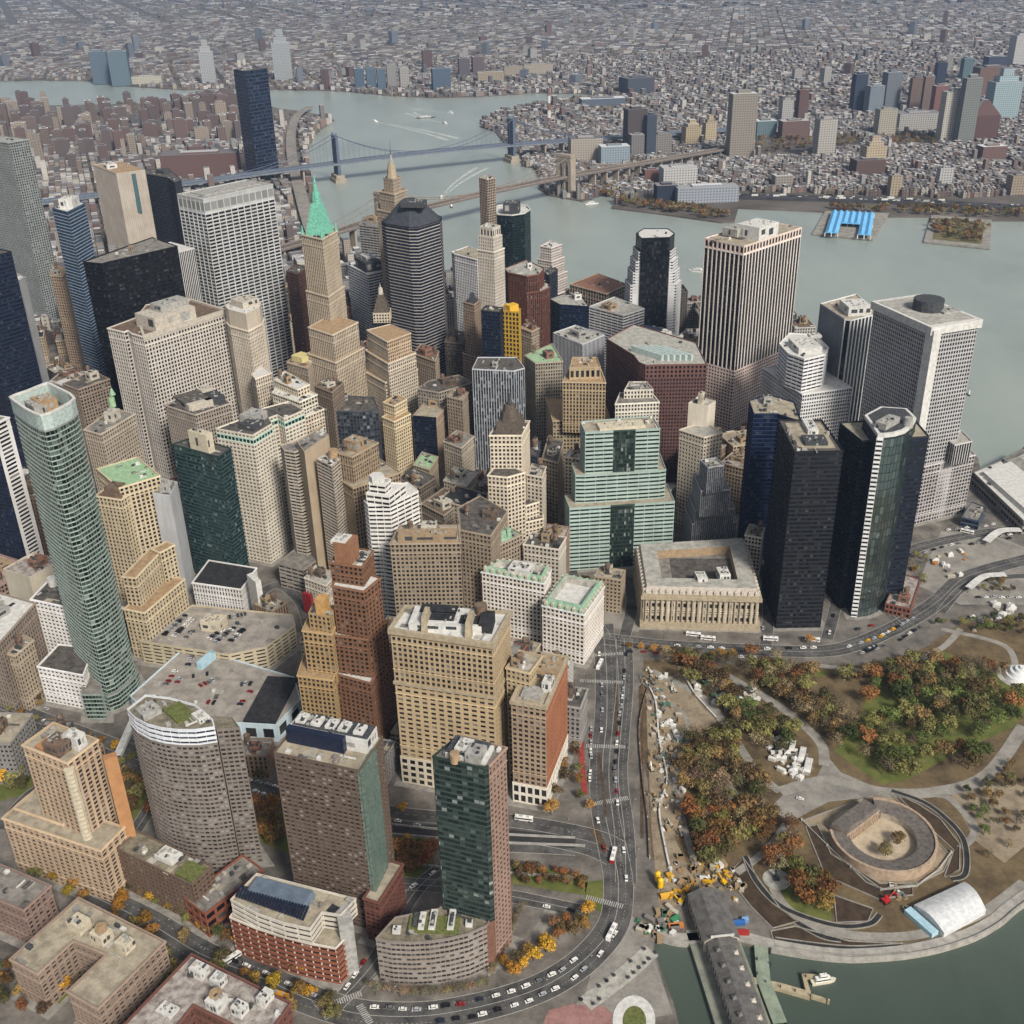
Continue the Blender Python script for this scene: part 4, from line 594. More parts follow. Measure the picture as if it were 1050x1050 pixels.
('office_tower','ornate brown stone tower with tall arched top windows and a ribbon windowed wing','office tower',100,'buff','old',[([(-128,805.8),(-109.6,832.7),(-125.6,843.6),(-143.9,816.7)],0,124,50,None,None),([(-128.4,797.5),(-92,825),(-129,873.8),(-165.4,846.3)],0,100,50,None,None)],[('frus','penthouse',[(-125.2,814.3),(-118.4,824.2),(-129.6,831.8),(-136.4,822)],124,132,1,'tanwall')],None),
('apartment_tower','beige balconied apartment tower with a white roof,left neighbour of the ornate brown tower','apartment tower',60,'white','none',[([(-158.5,812.4),(-143.7,796.8),(-138.5,811.2),(-147.7,827)],0,120,51,None,None)],[('cyl','roof_tank',(-144.8,815.7),120,126,4,4,'tan',12)],None),
('apartment_tower','banded balcony tower with a rounded front and a blank tan slab side','apartment tower',60,'grey','none',[([(-192,837),(-187,826.9),(-177.4,822.5),(-171.8,828),(-178,846.1)],0,122,51,None,None),([(-166.6,808.8),(-151.3,841),(-160.5,860),(-176.4,830.6)],0,128,52,None,None),([(-200.8,810.2),(-177.2,797.7),(-166.2,818.4),(-188.6,838.2)],0,24,53,None,None)],[],None),
('apartment_tower','cream gridded tower with a mint green band of glass under its flat dark roof','apartment tower',100,'dark','none',[([(-251.7,866.1),(-216.7,849.5),(-204.6,873.7),(-209.6,886.9),(-203.9,893.1),(-196.3,883.9),(-181.5,902.8),(-198.9,924.5),(-219,909.8),(-235.4,884.2)],122,126,54,None,None),([(-251.7,866.1),(-216.7,849.5),(-204.6,873.7),(-209.6,886.9),(-203.9,893.1),(-196.3,883.9),(-181.5,902.8),(-198.9,924.5),(-219,909.8),(-235.4,884.2)],117,122,55,None,None),([(-251.7,866.1),(-216.7,849.5),(-204.6,873.7),(-209.6,886.9),(-203.9,893.1),(-196.3,883.9),(-181.5,902.8),(-198.9,924.5),(-219,909.8),(-235.4,884.2)],0,117,54,None,None)],[('frus','roof_shed',[(-217.6,859.1),(-211.1,872.8),(-224.5,879.2),(-231,865.4)],126,130,1,'darkmetal'),('frus','penthouse',[(-218.6,873.1),(-211.1,888.9),(-226.1,896),(-233.6,880.2)],126,132,1,'concrete')],None),
('glass_tower','dark teal glass tower topped by a big blank cream plant box,on a white podium','glass tower',100,'dark','none',[([(-281.1,835.5),(-236,807.9),(-229.4,824.6),(-267.4,848.6)],0,126,56,None,None),([(-265.9,778.2),(-222.9,765.5),(-216.7,799.5),(-260.6,814.7)],0,26,57,None,'black')],[('frus','plant_box',[(-245.4,814.5),(-241.7,820.5),(-259.1,831.2),(-262.8,825.2)],126,142,1,'buffwall'),('frus','plant_box',[(-256.9,822.1),(-252.3,829.7),(-256.7,832.4),(-261.3,824.8)],126,134,1,'white'),('frus','fin_wall',[(-206.6,752.5),(-202.9,755.4),(-212.7,767.9),(-216.3,765)],0,40,1,'white')],None),
('office_tower','slim tower with blank pale grey walls,left of the dark teal glass tower','office tower',0,'grey','none',[([(-294.3,805.8),(-278.3,799.6),(-278.5,824.8),(-294.6,833.1)],0,96,58,None,None)],[('frus','roof_frame',[(-279.1,806.6),(-279.2,817.7),(-288.5,817.6),(-288.3,806.5)],96,101,1,'concrete')],None),
('office_tower','yellow brick stepped tower with a pale green roof,between two glass towers','office tower',100,'palegreen','none',[([(-315,791.9),(-288.1,813.1),(-318.1,851.1),(-345,829.9)],0,108,59,None,None),([(-313.4,786.8),(-306.2,806.7),(-330,815.3),(-337.2,795.4)],0,100,59,None,'brown'),([(-286,714.4),(-276.8,758.1),(-287.7,760.4),(-296.9,716.7)],0,70,59,None,'tan'),([(-276.6,748.9),(-268.4,760.5),(-276.8,766.5),(-285,754.9)],0,72,59,None,'tan'),([(-280.9,704.1),(-262.8,752.5),(-280.5,759.1),(-298.6,710.7)],0,45,59,None,'tan')],[('frus','mansion_roof',[(-315.3,788.5),(-310.7,801.2),(-325.1,806.4),(-329.7,793.7)],100,108,0.8,'brown')],None),
('glass_tower','tallest rounded tower at left,green glass with pale wavy floor bands and an open rim','glass tower',100,'grey','none',[([(-328.1,676.4),(-320.7,667.4),(-309.7,655.2),(-300.3,646.5),(-295.6,643.8),(-290.7,647.5),(-286.6,656.9),(-283.8,665),(-283.5,671.7),(-289.8,680.7),(-299.6,690.1),(-309.6,699.8),(-312.9,701.8),(-316.3,696.6),(-320.9,688.1),(-326.2,681.4)],14,222,60,None,None),([(-330.4,676),(-322.2,666.1),(-311.1,653.8),(-301.5,644.9),(-295.4,641.4),(-289.1,646.2),(-284.7,656.2),(-281.8,664.6),(-281.5,672.3),(-288.3,682),(-298.2,691.5),(-308.4,701.4),(-313.5,704.5),(-318,697.6),(-322.6,689.2),(-328,682.4)],0,14,60,None,None),([(-310.2,634.2),(-295.5,633.6),(-303.8,659.5),(-318.3,660.1)],0,22,60,None,None)],[('ring','glass_crown',[(-328.1,676.4),(-320.7,667.4),(-309.7,655.2),(-300.3,646.5),(-295.6,643.8),(-290.7,647.5),(-286.6,656.9),(-283.8,665),(-283.5,671.7),(-289.8,680.7),(-299.6,690.1),(-309.6,699.8),(-312.9,701.8),(-316.3,696.6),(-320.9,688.1),(-326.2,681.4)],222,232,1,'glasspale'),('ring','crown_rim',[(-328.6,676.3),(-321,667.1),(-310,654.9),(-300.5,646.2),(-295.6,643.3),(-290.4,647.2),(-286.2,656.8),(-283.4,664.9),(-283.1,671.8),(-289.5,681),(-299.3,690.4),(-309.4,700.1),(-313,702.3),(-316.6,696.8),(-321.2,688.3),(-326.6,681.6)],231.6,233,1.6,'white'),('frus','roof_plant',[(-308.4,673),(-299.4,681.1),(-309.5,692.3),(-318.5,684.2)],221,229,1,'tan'),('frus','roof_plant',[(-310.5,668.8),(-305.4,673.3),(-316.2,685.2),(-321.3,680.7)],221,228,1,'concrete')],None),
('apartment_building','white apartment block of small dark windows at the foot of the green glass tower','apartment building',100,'dark','vents',[([(-360.6,697.1),(-329.4,685),(-328.7,714.9),(-356.8,724.8)],0,64,61,None,None),([(-347.4,656),(-310,643.8),(-313.4,677.9),(-341.8,684.2)],0,32,61,None,None)],[('cyl','water_tank',(-350.6,717.5),64,70,3.5,3.5,'white',12)],None),
('office_building','narrow tan stone block with dark cornices left of the white punched block','office building',60,'buff','old',[([(-361.2,647.8),(-355.4,645.1),(-349.4,664.3),(-359,671)],0,49.4,62,None,None)],[],None),
('office_building','office block with a white roof and a shaded colonnaded flank,cut by the left edge','office building',60,'white','mech',[([(-356.5,694.7),(-397.9,714.4),(-397.3,661.5),(-362.7,641.7)],0,62,63,None,None)],[],None),
('office_building','pale block with a blank cream flank below the white tower at the left edge','office building',0,'stain','old',[([(-383.5,748.8),(-368.8,775.6),(-395.7,790.4),(-410.4,763.6)],0,52,64,None,None)],[],None),
('office_building','low block with a pink stained roof behind the blank walled block at left','office building',0,'pinkroof','old',[([(-418.7,767.9),(-401.5,798.3),(-445.3,823),(-462.4,792.6)],0,34,65,None,None)],[],None),
('office_tower','white slab tower with one column of small dark windows,cut by the left edge','office tower',0,'white','none',[([(-421.1,827.4),(-414,844.3),(-469.9,867.8),(-477,850.9)],0,150,66,{0: 67,3: 68},None)],[],None),
('office_tower','huge black navy steel and glass tower filling the left edge of the photo','office tower',60,'dark','none',[([(-516.3,1055.5),(-490.8,1091),(-592.3,1163.8),(-617.7,1128.4)],0,226,69,None,None)],[],None),
('parking_garage','tan parking garage with open slits in its walls and rows of cars on its roof','parking garage',0,'deck','none',[([(-288.8,703.1),(-253.1,692.5),(-215.2,681.9),(-189,691),(-171.5,719.4),(-176.3,734.9),(-260.6,753.1)],0,20,70,None,None)],[('frus','stair_house',[(-228.5,712.8),(-225.7,725.6),(-241.7,729),(-244.5,716.2)],20,27,1,'buffwall')],None),
('parking_garage','low hall with pale blue walls and a car park roof,partly black','parking garage',0,'deck','none',[([(-251,608.9),(-191.5,606.6),(-166.6,603.5),(-154.2,631.4),(-162.8,658.4),(-237.4,695.1),(-255.4,698.5),(-278.8,641)],0,15,71,None,None)],[('frus','black_roof',[(-167.5,604.9),(-159.9,656.3),(-182.7,659.7),(-190.3,608.3)],15,15.6,1,'black'),('frus','vent_wall',[(-233.8,670.9),(-226.3,686),(-230.6,688.1),(-238,673)],15,20,1,'paleblue')],None),
('apartment_tower','orange brick art deco tower with setbacks and a square penthouse with a white roof','apartment tower',100,'white','none',[([(-116,599.9),(-94.9,592.9),(-89.6,613.5),(-109.8,619.6)],60,146,72,None,None),([(-115.4,594.5),(-94.2,586.5),(-85.3,602.6),(-111,618.5)],60,132,72,None,None),([(-118.2,592.9),(-95.4,586.4),(-84.1,607.4),(-114,615.8)],50,96,72,None,None),([(-119.7,591.7),(-94.7,580),(-84.4,623.8),(-120.9,637.3)],0,66,72,None,None)],[('frus','penthouse',[(-102,596.3),(-98,608.5),(-108.6,612),(-112.6,599.8)],146,160,1,'orangebrick'),('frus','penthouse',[(-104.9,598.1),(-101.5,608.3),(-111,611.4),(-114.4,601.2)],160,160.6,1,'white')],None),
('apartment_tower','narrow yellow brick art deco tower with ragged setbacks,left of the orange brick tower','apartment tower',100,'tan','none',[([(-143.3,587.8),(-119.4,581.5),(-117,613.1),(-142.3,618.8)],0,68,73,None,None),([(-137.2,592.4),(-117.6,587),(-115.5,605),(-135.6,610.6)],60,100,73,None,None),([(-132.4,594.4),(-118,589.2),(-115.2,601.7),(-131,605.9)],90,112,73,None,None)],[('frus','crown_block',[(-121,591.9),(-119,599.3),(-125.3,601),(-127.3,593.5)],112,122,1,'yellowbrick')],None),
('office_building','huge pale stone office block,its two wings split by a deep light court','office building',100,'brown','none',[([(-393.7,1044.4),(-373.3,1030.9),(-370.8,1035.1),(-364.2,1025.7),(-349.7,1014.4),(-287.1,1092.5),(-334.2,1133.6),(-376.7,1120),(-374.4,1077)],0,160,74,None,None)],[('ring','cornice',[(-349.9,1013.2),(-286.3,1092.6),(-334.3,1134.5),(-375.1,1077.1)],156,161,2.4,'stonepale'),('frus','penthouse',[(-341.1,1028.6),(-310.9,1066.2),(-335.6,1086),(-365.7,1048.3)],160,173,1,'stonepale'),('frus','roof_plant',[(-338.2,1045.6),(-317.7,1071.2),(-331.5,1082.3),(-352,1056.7)],174,180,1,'concrete')],None),
('office_tower','slim cream limestone tower with fluted walls and chamfered blank crown','office tower',100,'white','none',[([(-285.9,1083.1),(-279,1069.5),(-257.8,1051.9),(-248.5,1073.5),(-249.7,1090),(-276.9,1116.1)],150,168,75,None,None),([(-286.4,1083),(-279.4,1069.2),(-257.6,1051.1),(-248,1073.4),(-249.2,1090.2),(-277.2,1117)],0,151,76,None,None),([(-256.2,1035.1),(-249.5,1021.1),(-237,1036.5),(-251.2,1059.9)],0,112,76,None,None)],[('frus','penthouse',[(-264.3,1070.7),(-250.4,1085.1),(-265.5,1099.6),(-279.4,1085.2)],168,174,1,'stonepale')],None),
('office_building','cream office block stepping down in terraces beside the slim limestone tower','office building',100,'white','old',[([(-230.5,1017.1),(-203,989.2),(-193.6,1001.4),(-224.1,1041.1)],0,112,46,None,None),([(-231,1003.7),(-200,976.5),(-186.1,995.6),(-226.9,1040.5)],0,104,77,None,None),([(-229.8,992.9),(-198,971.4),(-180.4,992.1),(-219.2,1043.6)],0,90,46,None,None)],[],None),
('office_building','grey gothic office block with white roof terrace,in front of the twin winged block','office building',100,'dark','none',[([(-327,972.6),(-291.9,946.5),(-265.1,973.4),(-296.7,1013.4)],0,106,78,None,None)],[('frus','roof_storey',[(-299,954.2),(-279.9,969.3),(-298.9,993.2),(-317.9,978.1)],106,112,1,'stonepale'),('frus','roof_well',[(-303.6,958),(-284.3,973.3),(-300.5,993.7),(-319.8,978.4)],112,112.5,1,'darkroof'),('frus','penthouse',[(-284.9,965.5),(-270.1,977.2),(-282.7,993.1),(-297.5,981.4)],106,112,1,'darkmetal'),('frus','penthouse',[(-293.6,984.9),(-283.7,992.8),(-291.7,1002.8),(-301.6,994.9)],106,114,1,'stonepale')],None),
('office_tower','tall wide slab tower wrapped in a pale metal grid,flat open top','office tower',100,'concrete','none',[([(-328.1,1219.8),(-265.2,1293.7),(-301.7,1324.7),(-364.5,1250.7)],229,246,79,None,None),([(-328.1,1219.8),(-265.2,1293.7),(-301.7,1324.7),(-364.5,1250.7)],0,230,80,None,None)],[('frus','roof_well',[(-330.8,1238.6),(-281.2,1297),(-301.3,1314.1),(-350.9,1255.6)],246,246.3,1,'concrete')],None),
('office_tower','broad black glass tower with a cluttered grey roof,left of the pale metal slab','office tower',60,'grey','mech',[([(-431.5,1114.9),(-409.5,1105.4),(-403.8,1112.3),(-349.1,1170),(-387.9,1212.1)],0,208,81,None,None)],[],None),
('office_tower','narrow tower of white and black pinstripes squeezed beside the black box tower','office tower',0,'white','none',[([(-373.8,1193.5),(-346.8,1224.4),(-381.5,1254.7),(-408.5,1223.8)],0,192,82,None,None)],[],None),
('telephone_tower','windowless tan concrete tower with a strip of blue green glass set into one side','telephone tower',0,'tan','mech',[([(-625.8,1829.9),(-587.4,1859.2),(-653.2,1945.1),(-691.5,1915.8)],0,165,83,None,None)],[('frus','glass_strip',[(-600.9,1844.6),(-600.1,1856.5),(-627.1,1858.1),(-627.9,1846.3)],100,161,1,'tealglass')],None),
('office_tower','dark grey banded tower behind the black box tower','office tower',0,'dark','mech',[([(-602.9,1906.4),(-554.6,1867),(-532.2,1824.2),(-527.1,1847.3),(-578.1,1955.2),(-616.5,1942.6)],0,150,84,None,None)],[],None),
('apartment_tower','slim blue glass tower with pale floor bands and a white rooftop box','apartment tower',60,'white','none',[([(-518.5,1280.5),(-492.7,1257.7),(-487.9,1302.6),(-515.2,1332.4)],0,228,85,None,None)],[('frus','penthouse',[(-492.5,1276.4),(-491.2,1296.4),(-506.8,1297.4),(-508.1,1277.4)],228,238,1,'white')],None),
('apartment_tower','mottled silver steel tower with rippling walls at the left edge','apartment tower',60,'concrete','none',[([(-661.4,1535.3),(-643.6,1561.3),(-716.7,1611.7),(-734.6,1585.8)],0,262,86,None,None)],[],None),
('office_building','small tan slab tower between the mottled silver and blue banded towers','office building',0,'tan','old',[([(-571.2,1362.8),(-554.4,1356.9),(-561.4,1398.2),(-585.6,1409.8)],0,128,87,None,None)],[],None),
('office_tower','narrow grey tower with blank walls right of the navy tower at the left edge','office tower',0,'white','none',[([(-579.6,1272.5),(-566.8,1263.2),(-564.6,1275.3),(-584.9,1298.1)],0,150,88,None,None)],[],None),
('office_building','pale stone office block with tall top floor windows and a small green domed cupola','office building',60,'grey','none',[([(-387.8,923.1),(-368.8,910.9),(-351.6,957.5),(-376.7,973.4)],0,104,89,None,None)],[('frus','cupola_base',[(-364.9,939.9),(-362.4,951.3),(-372.3,953.5),(-374.8,942.1)],104,112,1,'stonepale'),('cyl','cupola',(-371.7,960.5),112,119,3.2,3,'palegreen',10),('cyl','dome',(-374.5,972.8),119,124,3,0.5,'copper',10)],None),
('office_building','brown stone office block with a pale parapet behind the rounded green glass tower','office building',0,'dark','old',[([(-458.3,1063.6),(-436.3,1045.8),(-413.6,1074.5),(-438.9,1099.2)],0,96,90,None,None)],[],None),
('office_tower','eight sided tower banded in cream and navy under a grey pyramid roof','office tower',100,'grey','none',[([(-142.3,1276.8),(-136.8,1266.6),(-108.5,1244.8),(-98.5,1243.8),(-74.7,1274.4),(-73.3,1293.9),(-102.6,1343.4),(-131.4,1336.1)],0,204,91,None,None)],[('frus','pyramid_roof',[(-141.8,1276.9),(-136.4,1266.9),(-108.3,1245.3),(-98.7,1244.3),(-75.2,1274.6),(-73.8,1293.8),(-102.8,1342.8),(-131,1335.7)],204,224,0.38,'slate'),('frus','roof_cap',[(-91.5,1256),(-88.2,1274.2),(-114.1,1278.9),(-117.4,1260.7)],224,228,1,'darkmetal')],None),
('office_tower','tall cream tower with a steep bright green copper pyramid and spire','office tower',100,'tan','none',[([(-210,1136.8),(-185.6,1113.9),(-174.5,1149.9),(-197.6,1169.5)],150,225,92,None,None),([(-211.8,1136.4),(-184.9,1111.2),(-172.8,1150.4),(-198.2,1172)],0,166,92,None,None),([(-205.6,1093.3),(-176.8,1066.2),(-155.6,1105.4),(-186.9,1134.4)],0,140,92,None,None),([(-209.2,1092.6),(-176,1061.3),(-151.9,1106),(-187.9,1139.4)],0,112,92,None,None)],[('frus','copper_roof',[(-205.6,1134.1),(-185.4,1127.9),(-178.3,1151),(-198.5,1157.2)],225,255,0.42,'brightcopper'),('cyl','copper_lantern',(-191.9,1142.5),255,266,5.2,4,'brightcopper',8),('cyl','copper_spire',(-191.9,1142.5),266,283,3,0.2,'brightcopper',8),('cyl','copper_finial',(-208.7,1137.2),225,234,1.8,0.3,'brightcopper',6),('cyl','copper_finial',(-186,1115.9),225,234,1.8,0.3,'brightcopper',6),('cyl','copper_finial',(-175.7,1149.4),225,234,1.8,0.3,'brightcopper',6),('cyl','copper_finial',(-197.2,1167.6),225,234,1.8,0.3,'brightcopper',6)],None),
('office_tower','gothic stone skyscraper narrowing to a pinnacle and needle in front of the water','office tower',0,'tan','none',[([(-156.3,1406.8),(-136.3,1387),(-122.6,1414.5),(-143.3,1441.3)],0,212,93,None,None),([(-161,1405.8),(-135.2,1380.3),(-117.9,1415),(-144.5,1449.4)],0,190,93,None,None),([(-150.5,1408.1),(-137.7,1395.4),(-128.5,1413.9),(-141.8,1431.2)],211,228,93,None,None)],[('cyl','crown',(-139.6,1412.4),228,245,7,4,'stonetan',8),('cyl','crown_tip',(-139.6,1412.4),245,255,3.6,0.8,'concrete',8),('cyl','needle',(-139.6,1412.4),255,272,0.5,0.1,'darkmetal',5)],None),
('office_building','grey ribbon windowed block left of the pyramid roofed tower','office building',0,'grey','mech',[([(-216.1,1638.9),(-179.4,1616.8),(-175.7,1672.2),(-215.8,1689.5)],0,118,94,None,None)],[],None),
('office_building','white ribbon windowed block with a grey plant storey,behind the cream pyramid topped tower','office building',0,'white','none',[([(-214.1,1468.8),(-181.1,1417.9),(-161,1434.8),(-196.1,1497.2)],0,104,95,None,None)],[('frus','plant_storey',[(-184.4,1427.1),(-164.5,1438.3),(-181.1,1467.7),(-201,1456.5)],104,116,1,'darkmetal'),('frus','plant_storey',[(-185.3,1444.8),(-172.6,1452),(-182.9,1470.3),(-195.6,1463.2)],116,119,1,'white')],None),
('office_tower','pale stone tower under a dark stepped stone pyramid with a stone lantern','office tower',100,'tan','none',[([(-148.5,1115.5),(-123.4,1076.1),(-101.2,1102.3),(-125.3,1133.3)],0,128,96,{1: 97},None),([(-152.5,1116.2),(-123.7,1071.1),(-97.3,1102.2),(-124.8,1137.5)],0,106,96,None,None),([(-166.1,1127),(-128.6,1074.8),(-97.5,1113.1),(-131.9,1171.5)],0,84,96,None,None),([(-143.7,1140.1),(-125.7,1140.1),(-125.7,1158.1),(-143.7,1158.1)],127,138,96,None,None)],[('frus','pyramid_step',[(-142.9,1140.9),(-126.5,1140.9),(-126.5,1157.3),(-142.9,1157.3)],138,142.5,0.9,'darkstone'),('frus','pyramid_step',[(-141.7,1142.1),(-127.7,1142.1),(-127.7,1156.1),(-141.7,1156.1)],142.5,147,0.9,'darkstone'),('frus','pyramid_step',[(-140.1,1143.7),(-129.3,1143.7),(-129.3,1154.5),(-140.1,1154.5)],147,151.5,0.9,'darkstone'),('frus','pyramid_step',[(-138.5,1145.3),(-130.9,1145.3),(-130.9,1152.9),(-138.5,1152.9)],151.5,156,0.9,'darkstone'),('cyl','lantern',(-134.7,1149.1),156,163,3,2.2,'stonepale',8),('cyl','finial',(-134.7,1149.1),163,168,1.2,0.1,'stonepale',8)],None),
('office_building','slim butter coloured tower with a flat recessed top,standing among low dark roofs','office building',60,'tan','none',[([(-125.7,1020.9),(-114,1009.9),(-102.8,1027.1),(-113.7,1041)],0,84,98,None,None),([(-126.7,1011.9),(-114,998.8),(-99,1017.7),(-113.2,1036.5)],0,72,98,None,None)],[],None),
('office_building','small tan block with a dark blue glass front,beside the slim butter coloured tower','office building',0,'buff','old',[([(-98,1026.9),(-74,1020.3),(-61.8,1058.3),(-86.4,1065.3)],0,66,99,{0: 100},None)],[],None),
('glass_building','dark glass block with a pale square grid,chamfered corners and louvred top','glass building',60,'dark','mech',[([(-182.1,1023.8),(-176.2,1015.8),(-149.5,1011.6),(-130.7,1017.9),(-138.8,1049.7),(-172.7,1057.3)],0,78,101,None,None)],[],None),
('glass_tower','glass tower with white vertical fins and a black framed open roof','glass tower',60,'dark','mech',[([(-36.2,1033.4),(5.4,1024.9),(16.2,1032.4),(8.9,1064.2),(-31,1067.1)],0,112,102,None,None)],[],None),
('office_tower','slender white limestone skyscraper with arched top windows,tallest in the middle of the skyline','office tower',100,'pale','none',[([(-27.8,1223.9),(-13.7,1213.4),(-5,1226.1),(-19.3,1241.5)],197,208,103,None,None),([(-29.7,1223.4),(-13.3,1211.3),(-3.1,1226.2),(-19.7,1244.1)],182,198,104,None,None),([(-31.6,1223),(-13,1209.1),(-1.2,1226.4),(-20.1,1246.8)],0,183,104,None,None),([(-36.6,1221.7),(-12,1203.4),(3.9,1226.8),(-21.1,1253.8)],0,110,104,None,None)],[],None),
('apartment_tower','unfinished slim tower of bare concrete floors and orange boards,behind the slender white tower','apartment tower',0,'concrete','none',[([(-33.5,1519.8),(-22.8,1505.2),(-11.1,1516.9),(-21.8,1538.5)],0,204,105,None,None)],[],None),
('glass_tower','dark green glass tower with rounded ends and a square plant box on its rim','glass tower',60,'white','none',[([(-15.5,1562.2),(-10,1537.4),(10.2,1529.3),(27.9,1539.2),(36.7,1562.5),(33.2,1587.8),(11.1,1603.1),(-10,1592.7)],0,150,106,None,None)],[('frus','plant_box',[(18.6,1536.1),(22.5,1558),(1.9,1561.7),(-2,1539.8)],150,164,1,'darkmetal'),('ring','roof_rim',[(-15.7,1562.2),(-10.2,1537.3),(10.2,1529.1),(28.1,1539.1),(36.9,1562.5),(33.4,1587.9),(11.1,1603.3),(-10.2,1592.8)],149.5,151,1.4,'white')],None),
('office_tower','red brown brick tower with close vertical ribs and rounded corners before the river','office tower',60,'pale','mech',[([(-2.1,1305.4),(2.5,1287.8),(24.1,1269.1),(39.2,1276),(45.9,1301),(25.8,1342.9)],0,138,107,None,None),([(23.8,1269.3),(42.5,1275.7),(52.4,1291.1),(43.2,1329.8)],0,118,107,None,None)],[],None),
('office_building','white block with a grid of square windows,left of the slender white limestone tower','office building',0,'buff','none',[([(-71.1,1440.2),(-66.9,1429.8),(-37,1397.9),(-26,1425.9),(-49.9,1468.7)],0,125,108,None,None)],[],None),
('office_building','thin brown brick tower with a pointed slate roof,left of the dark glass slab','office building',0,'slate','none',[([(-48.9,1201.1),(-36.6,1189.1),(-29.2,1206.9),(-40.6,1222.9)],0,130,109,None,None),([(-52.4,1200.3),(-35.5,1183.9),(-25.8,1207.3),(-41.4,1229.2)],0,70,109,None,None)],[('frus','pitched_roof',[(-36.6,1194.8),(-33.6,1202.8),(-40.8,1205.6),(-43.9,1197.6)],130,140,0.4,'slate')],None),
('glass_building','dark glass slab standing against the yellow clad building','glass building',0,'dark','none',[([(-28,1141.4),(-8.2,1133),(-4,1149.8),(-23,1158.4)],0,138,110,None,None)],[],None),
('building_under_construction','small building clad in bright yellow boards with dark open windows','building',0,'yellow','none',[([(-6.2,1152.4),(12.7,1143.9),(15.1,1157.6),(-1.8,1180.4)],0,134,111,None,None)],[('frus','hoist_house',[(3.2,1149.4),(12.7,1156.5),(7.2,1163.9),(-2.3,1156.8)],134,139,1,'yellow')],None),
('office_building','white setback tower tapering in steps at the water edge','office building',0,'white','none',[([(46.9,1471),(60.9,1459.3),(76.2,1478.5),(62.7,1501.2)],0,122,112,None,None),([(43.1,1470.2),(61.3,1455),(79.8,1478.3),(62.5,1507.4)],0,105,112,None,None),([(39.3,1469.5),(61.8,1450.8),(83.5,1478),(62.4,1513.5)],0,85,112,None,None),([(35.6,1468.7),(62.2,1446.5),(87.1,1477.8),(62.2,1519.7)],0,60,112,None,None)],[],None),
('office_building','small dark slab between the ribbed red brick tower and the white wedding cake tower','office building',0,'dark','none',[([(47.4,1380.2),(54.5,1370.5),(66.9,1396.7),(60.2,1416.1)],0,110,113,None,None)],[],None),
('office_building','low tan framed block whose sunken roof is rust brown,by the water','office building',0,'rust','none',[([(85.8,1460.2),(131.7,1410.7),(163.2,1453.4),(128.2,1509.5)],0,72,114,None,None)],[],None),
('office_building','low navy glass block with a cluttered pale roof in front of the rust roofed block','office building',0,'pale','mech',[([(54.2,1369),(66.7,1342.9),(102.7,1331.8),(96.1,1378.3),(72.8,1388.9)],0,80,115,None,None)],[],None),
('office_building','white ribbon windowed office block with dark roof wells beside the dark stepped tower','office building',0,'pale','mech',[([(102.7,1331.8),(141.5,1293),(170.6,1318.1),(138,1370.4)],0,80,116,None,None)],[],None),
('office_tower','tower of dark glass flanked by white banded shoulders stepping down on both sides','office tower',60,'white','none',[([(164.2,1380.1),(168.6,1354.7),(203.8,1356.1),(212.5,1375.1),(207.6,1401.3),(176.9,1404.5)],0,158,117,{},None),([(161.2,1383.1),(165.6,1357.7),(206.8,1359.1),(215.5,1378.1),(210.6,1404.3),(173.9,1407.5)],0,140,118,None,None),([(158.2,1383.1),(162.6,1357.7),(209.8,1359.1),(218.5,1378.1),(213.6,1404.3),(170.9,1407.5)],0,128,118,None,None),([(155.2,1383.1),(159.6,1357.7),(212.8,1359.1),(221.5,1378.1),(216.6,1404.3),(167.9,1407.5)],0,114,118,None,None),([(152.2,1383.1),(156.6,1357.7),(215.8,1359.1),(224.5,1378.1),(219.6,1404.3),(164.9,1407.5)],0,98,118,None,None)],[],None),
('office_building','pale blue and white pinstriped block with a crowded flat roof,left of the maroon block','office building',0,'pale','mech',[([(49.9,1156.2),(79.2,1115.2),(105.6,1145.2),(76,1181.2)],0,106,119,None,None)],[],None),
('office_building','maroon stone office block with a curved front,square top windows and glass roof ribs','office building',100,'pale','none',[([(101.1,1074),(123.4,1022.5),(126,1002.9),(131.6,994.4),(190.2,992.9),(189.9,1055.2),(134,1118.8)],112,126,120,None,None),([(101.1,1074),(123.4,1022.5),(126,1002.9),(131.6,994.4),(190.2,992.9),(189.9,1055.2),(134,1118.8)],0,113,121,None,None)],[('frus','roof_rib',[(150.8,1007.9),(124.5,1037.8),(122,1035.6),(148.3,1005.8)],126,131,1,'glasspale'),('frus','roof_rib',[(156.4,1007.5),(130.2,1037.3),(127.8,1035.2),(154,1005.4)],126,131,1,'glasspale'),('frus','roof_rib',[(162.1,1007.2),(135.9,1037),(133.4,1034.8),(159.6,1005)],126,131,1,'glasspale'),('frus','roof_rib',[(167.7,1006.7),(141.5,1036.5),(139.1,1034.4),(165.3,1004.6)],126,131,1,'glasspale'),('frus','roof_rib',[(173.4,1006.3),(147.2,1036.1),(144.8,1034),(170.9,1004.2)],126,131,1,'glasspale'),('frus','roof_rib',[(179,1005.9),(152.9,1035.7),(150.4,1033.6),(176.6,1003.8)],126,131,1,'glasspale')],None),
('office_building','old grey stone tower with an ornate colonnaded top,left of the tan crowned tower','office building',60,'palegreen','old',[([(17,1069.4),(27.3,1045.6),(54.9,1049.3),(46.5,1103.5)],0,112,122,None,None)],[],None),
('office_tower','tan brick tower with a buttressed crown of tall openings on a broad old base','office tower',100,'tan','none',[([(50.6,966.4),(90.4,961.1),(88.9,997.6),(58.9,999.7)],70,122,123,None,None),([(57.3,972.8),(86.7,973.3),(85.2,1000.2),(61.8,1001.9)],121,133,124,None,None),([(41.5,972.6),(96.7,971.4),(93.9,1026.6),(37.2,1030.3)],0,80,125,None,None)],[],None),
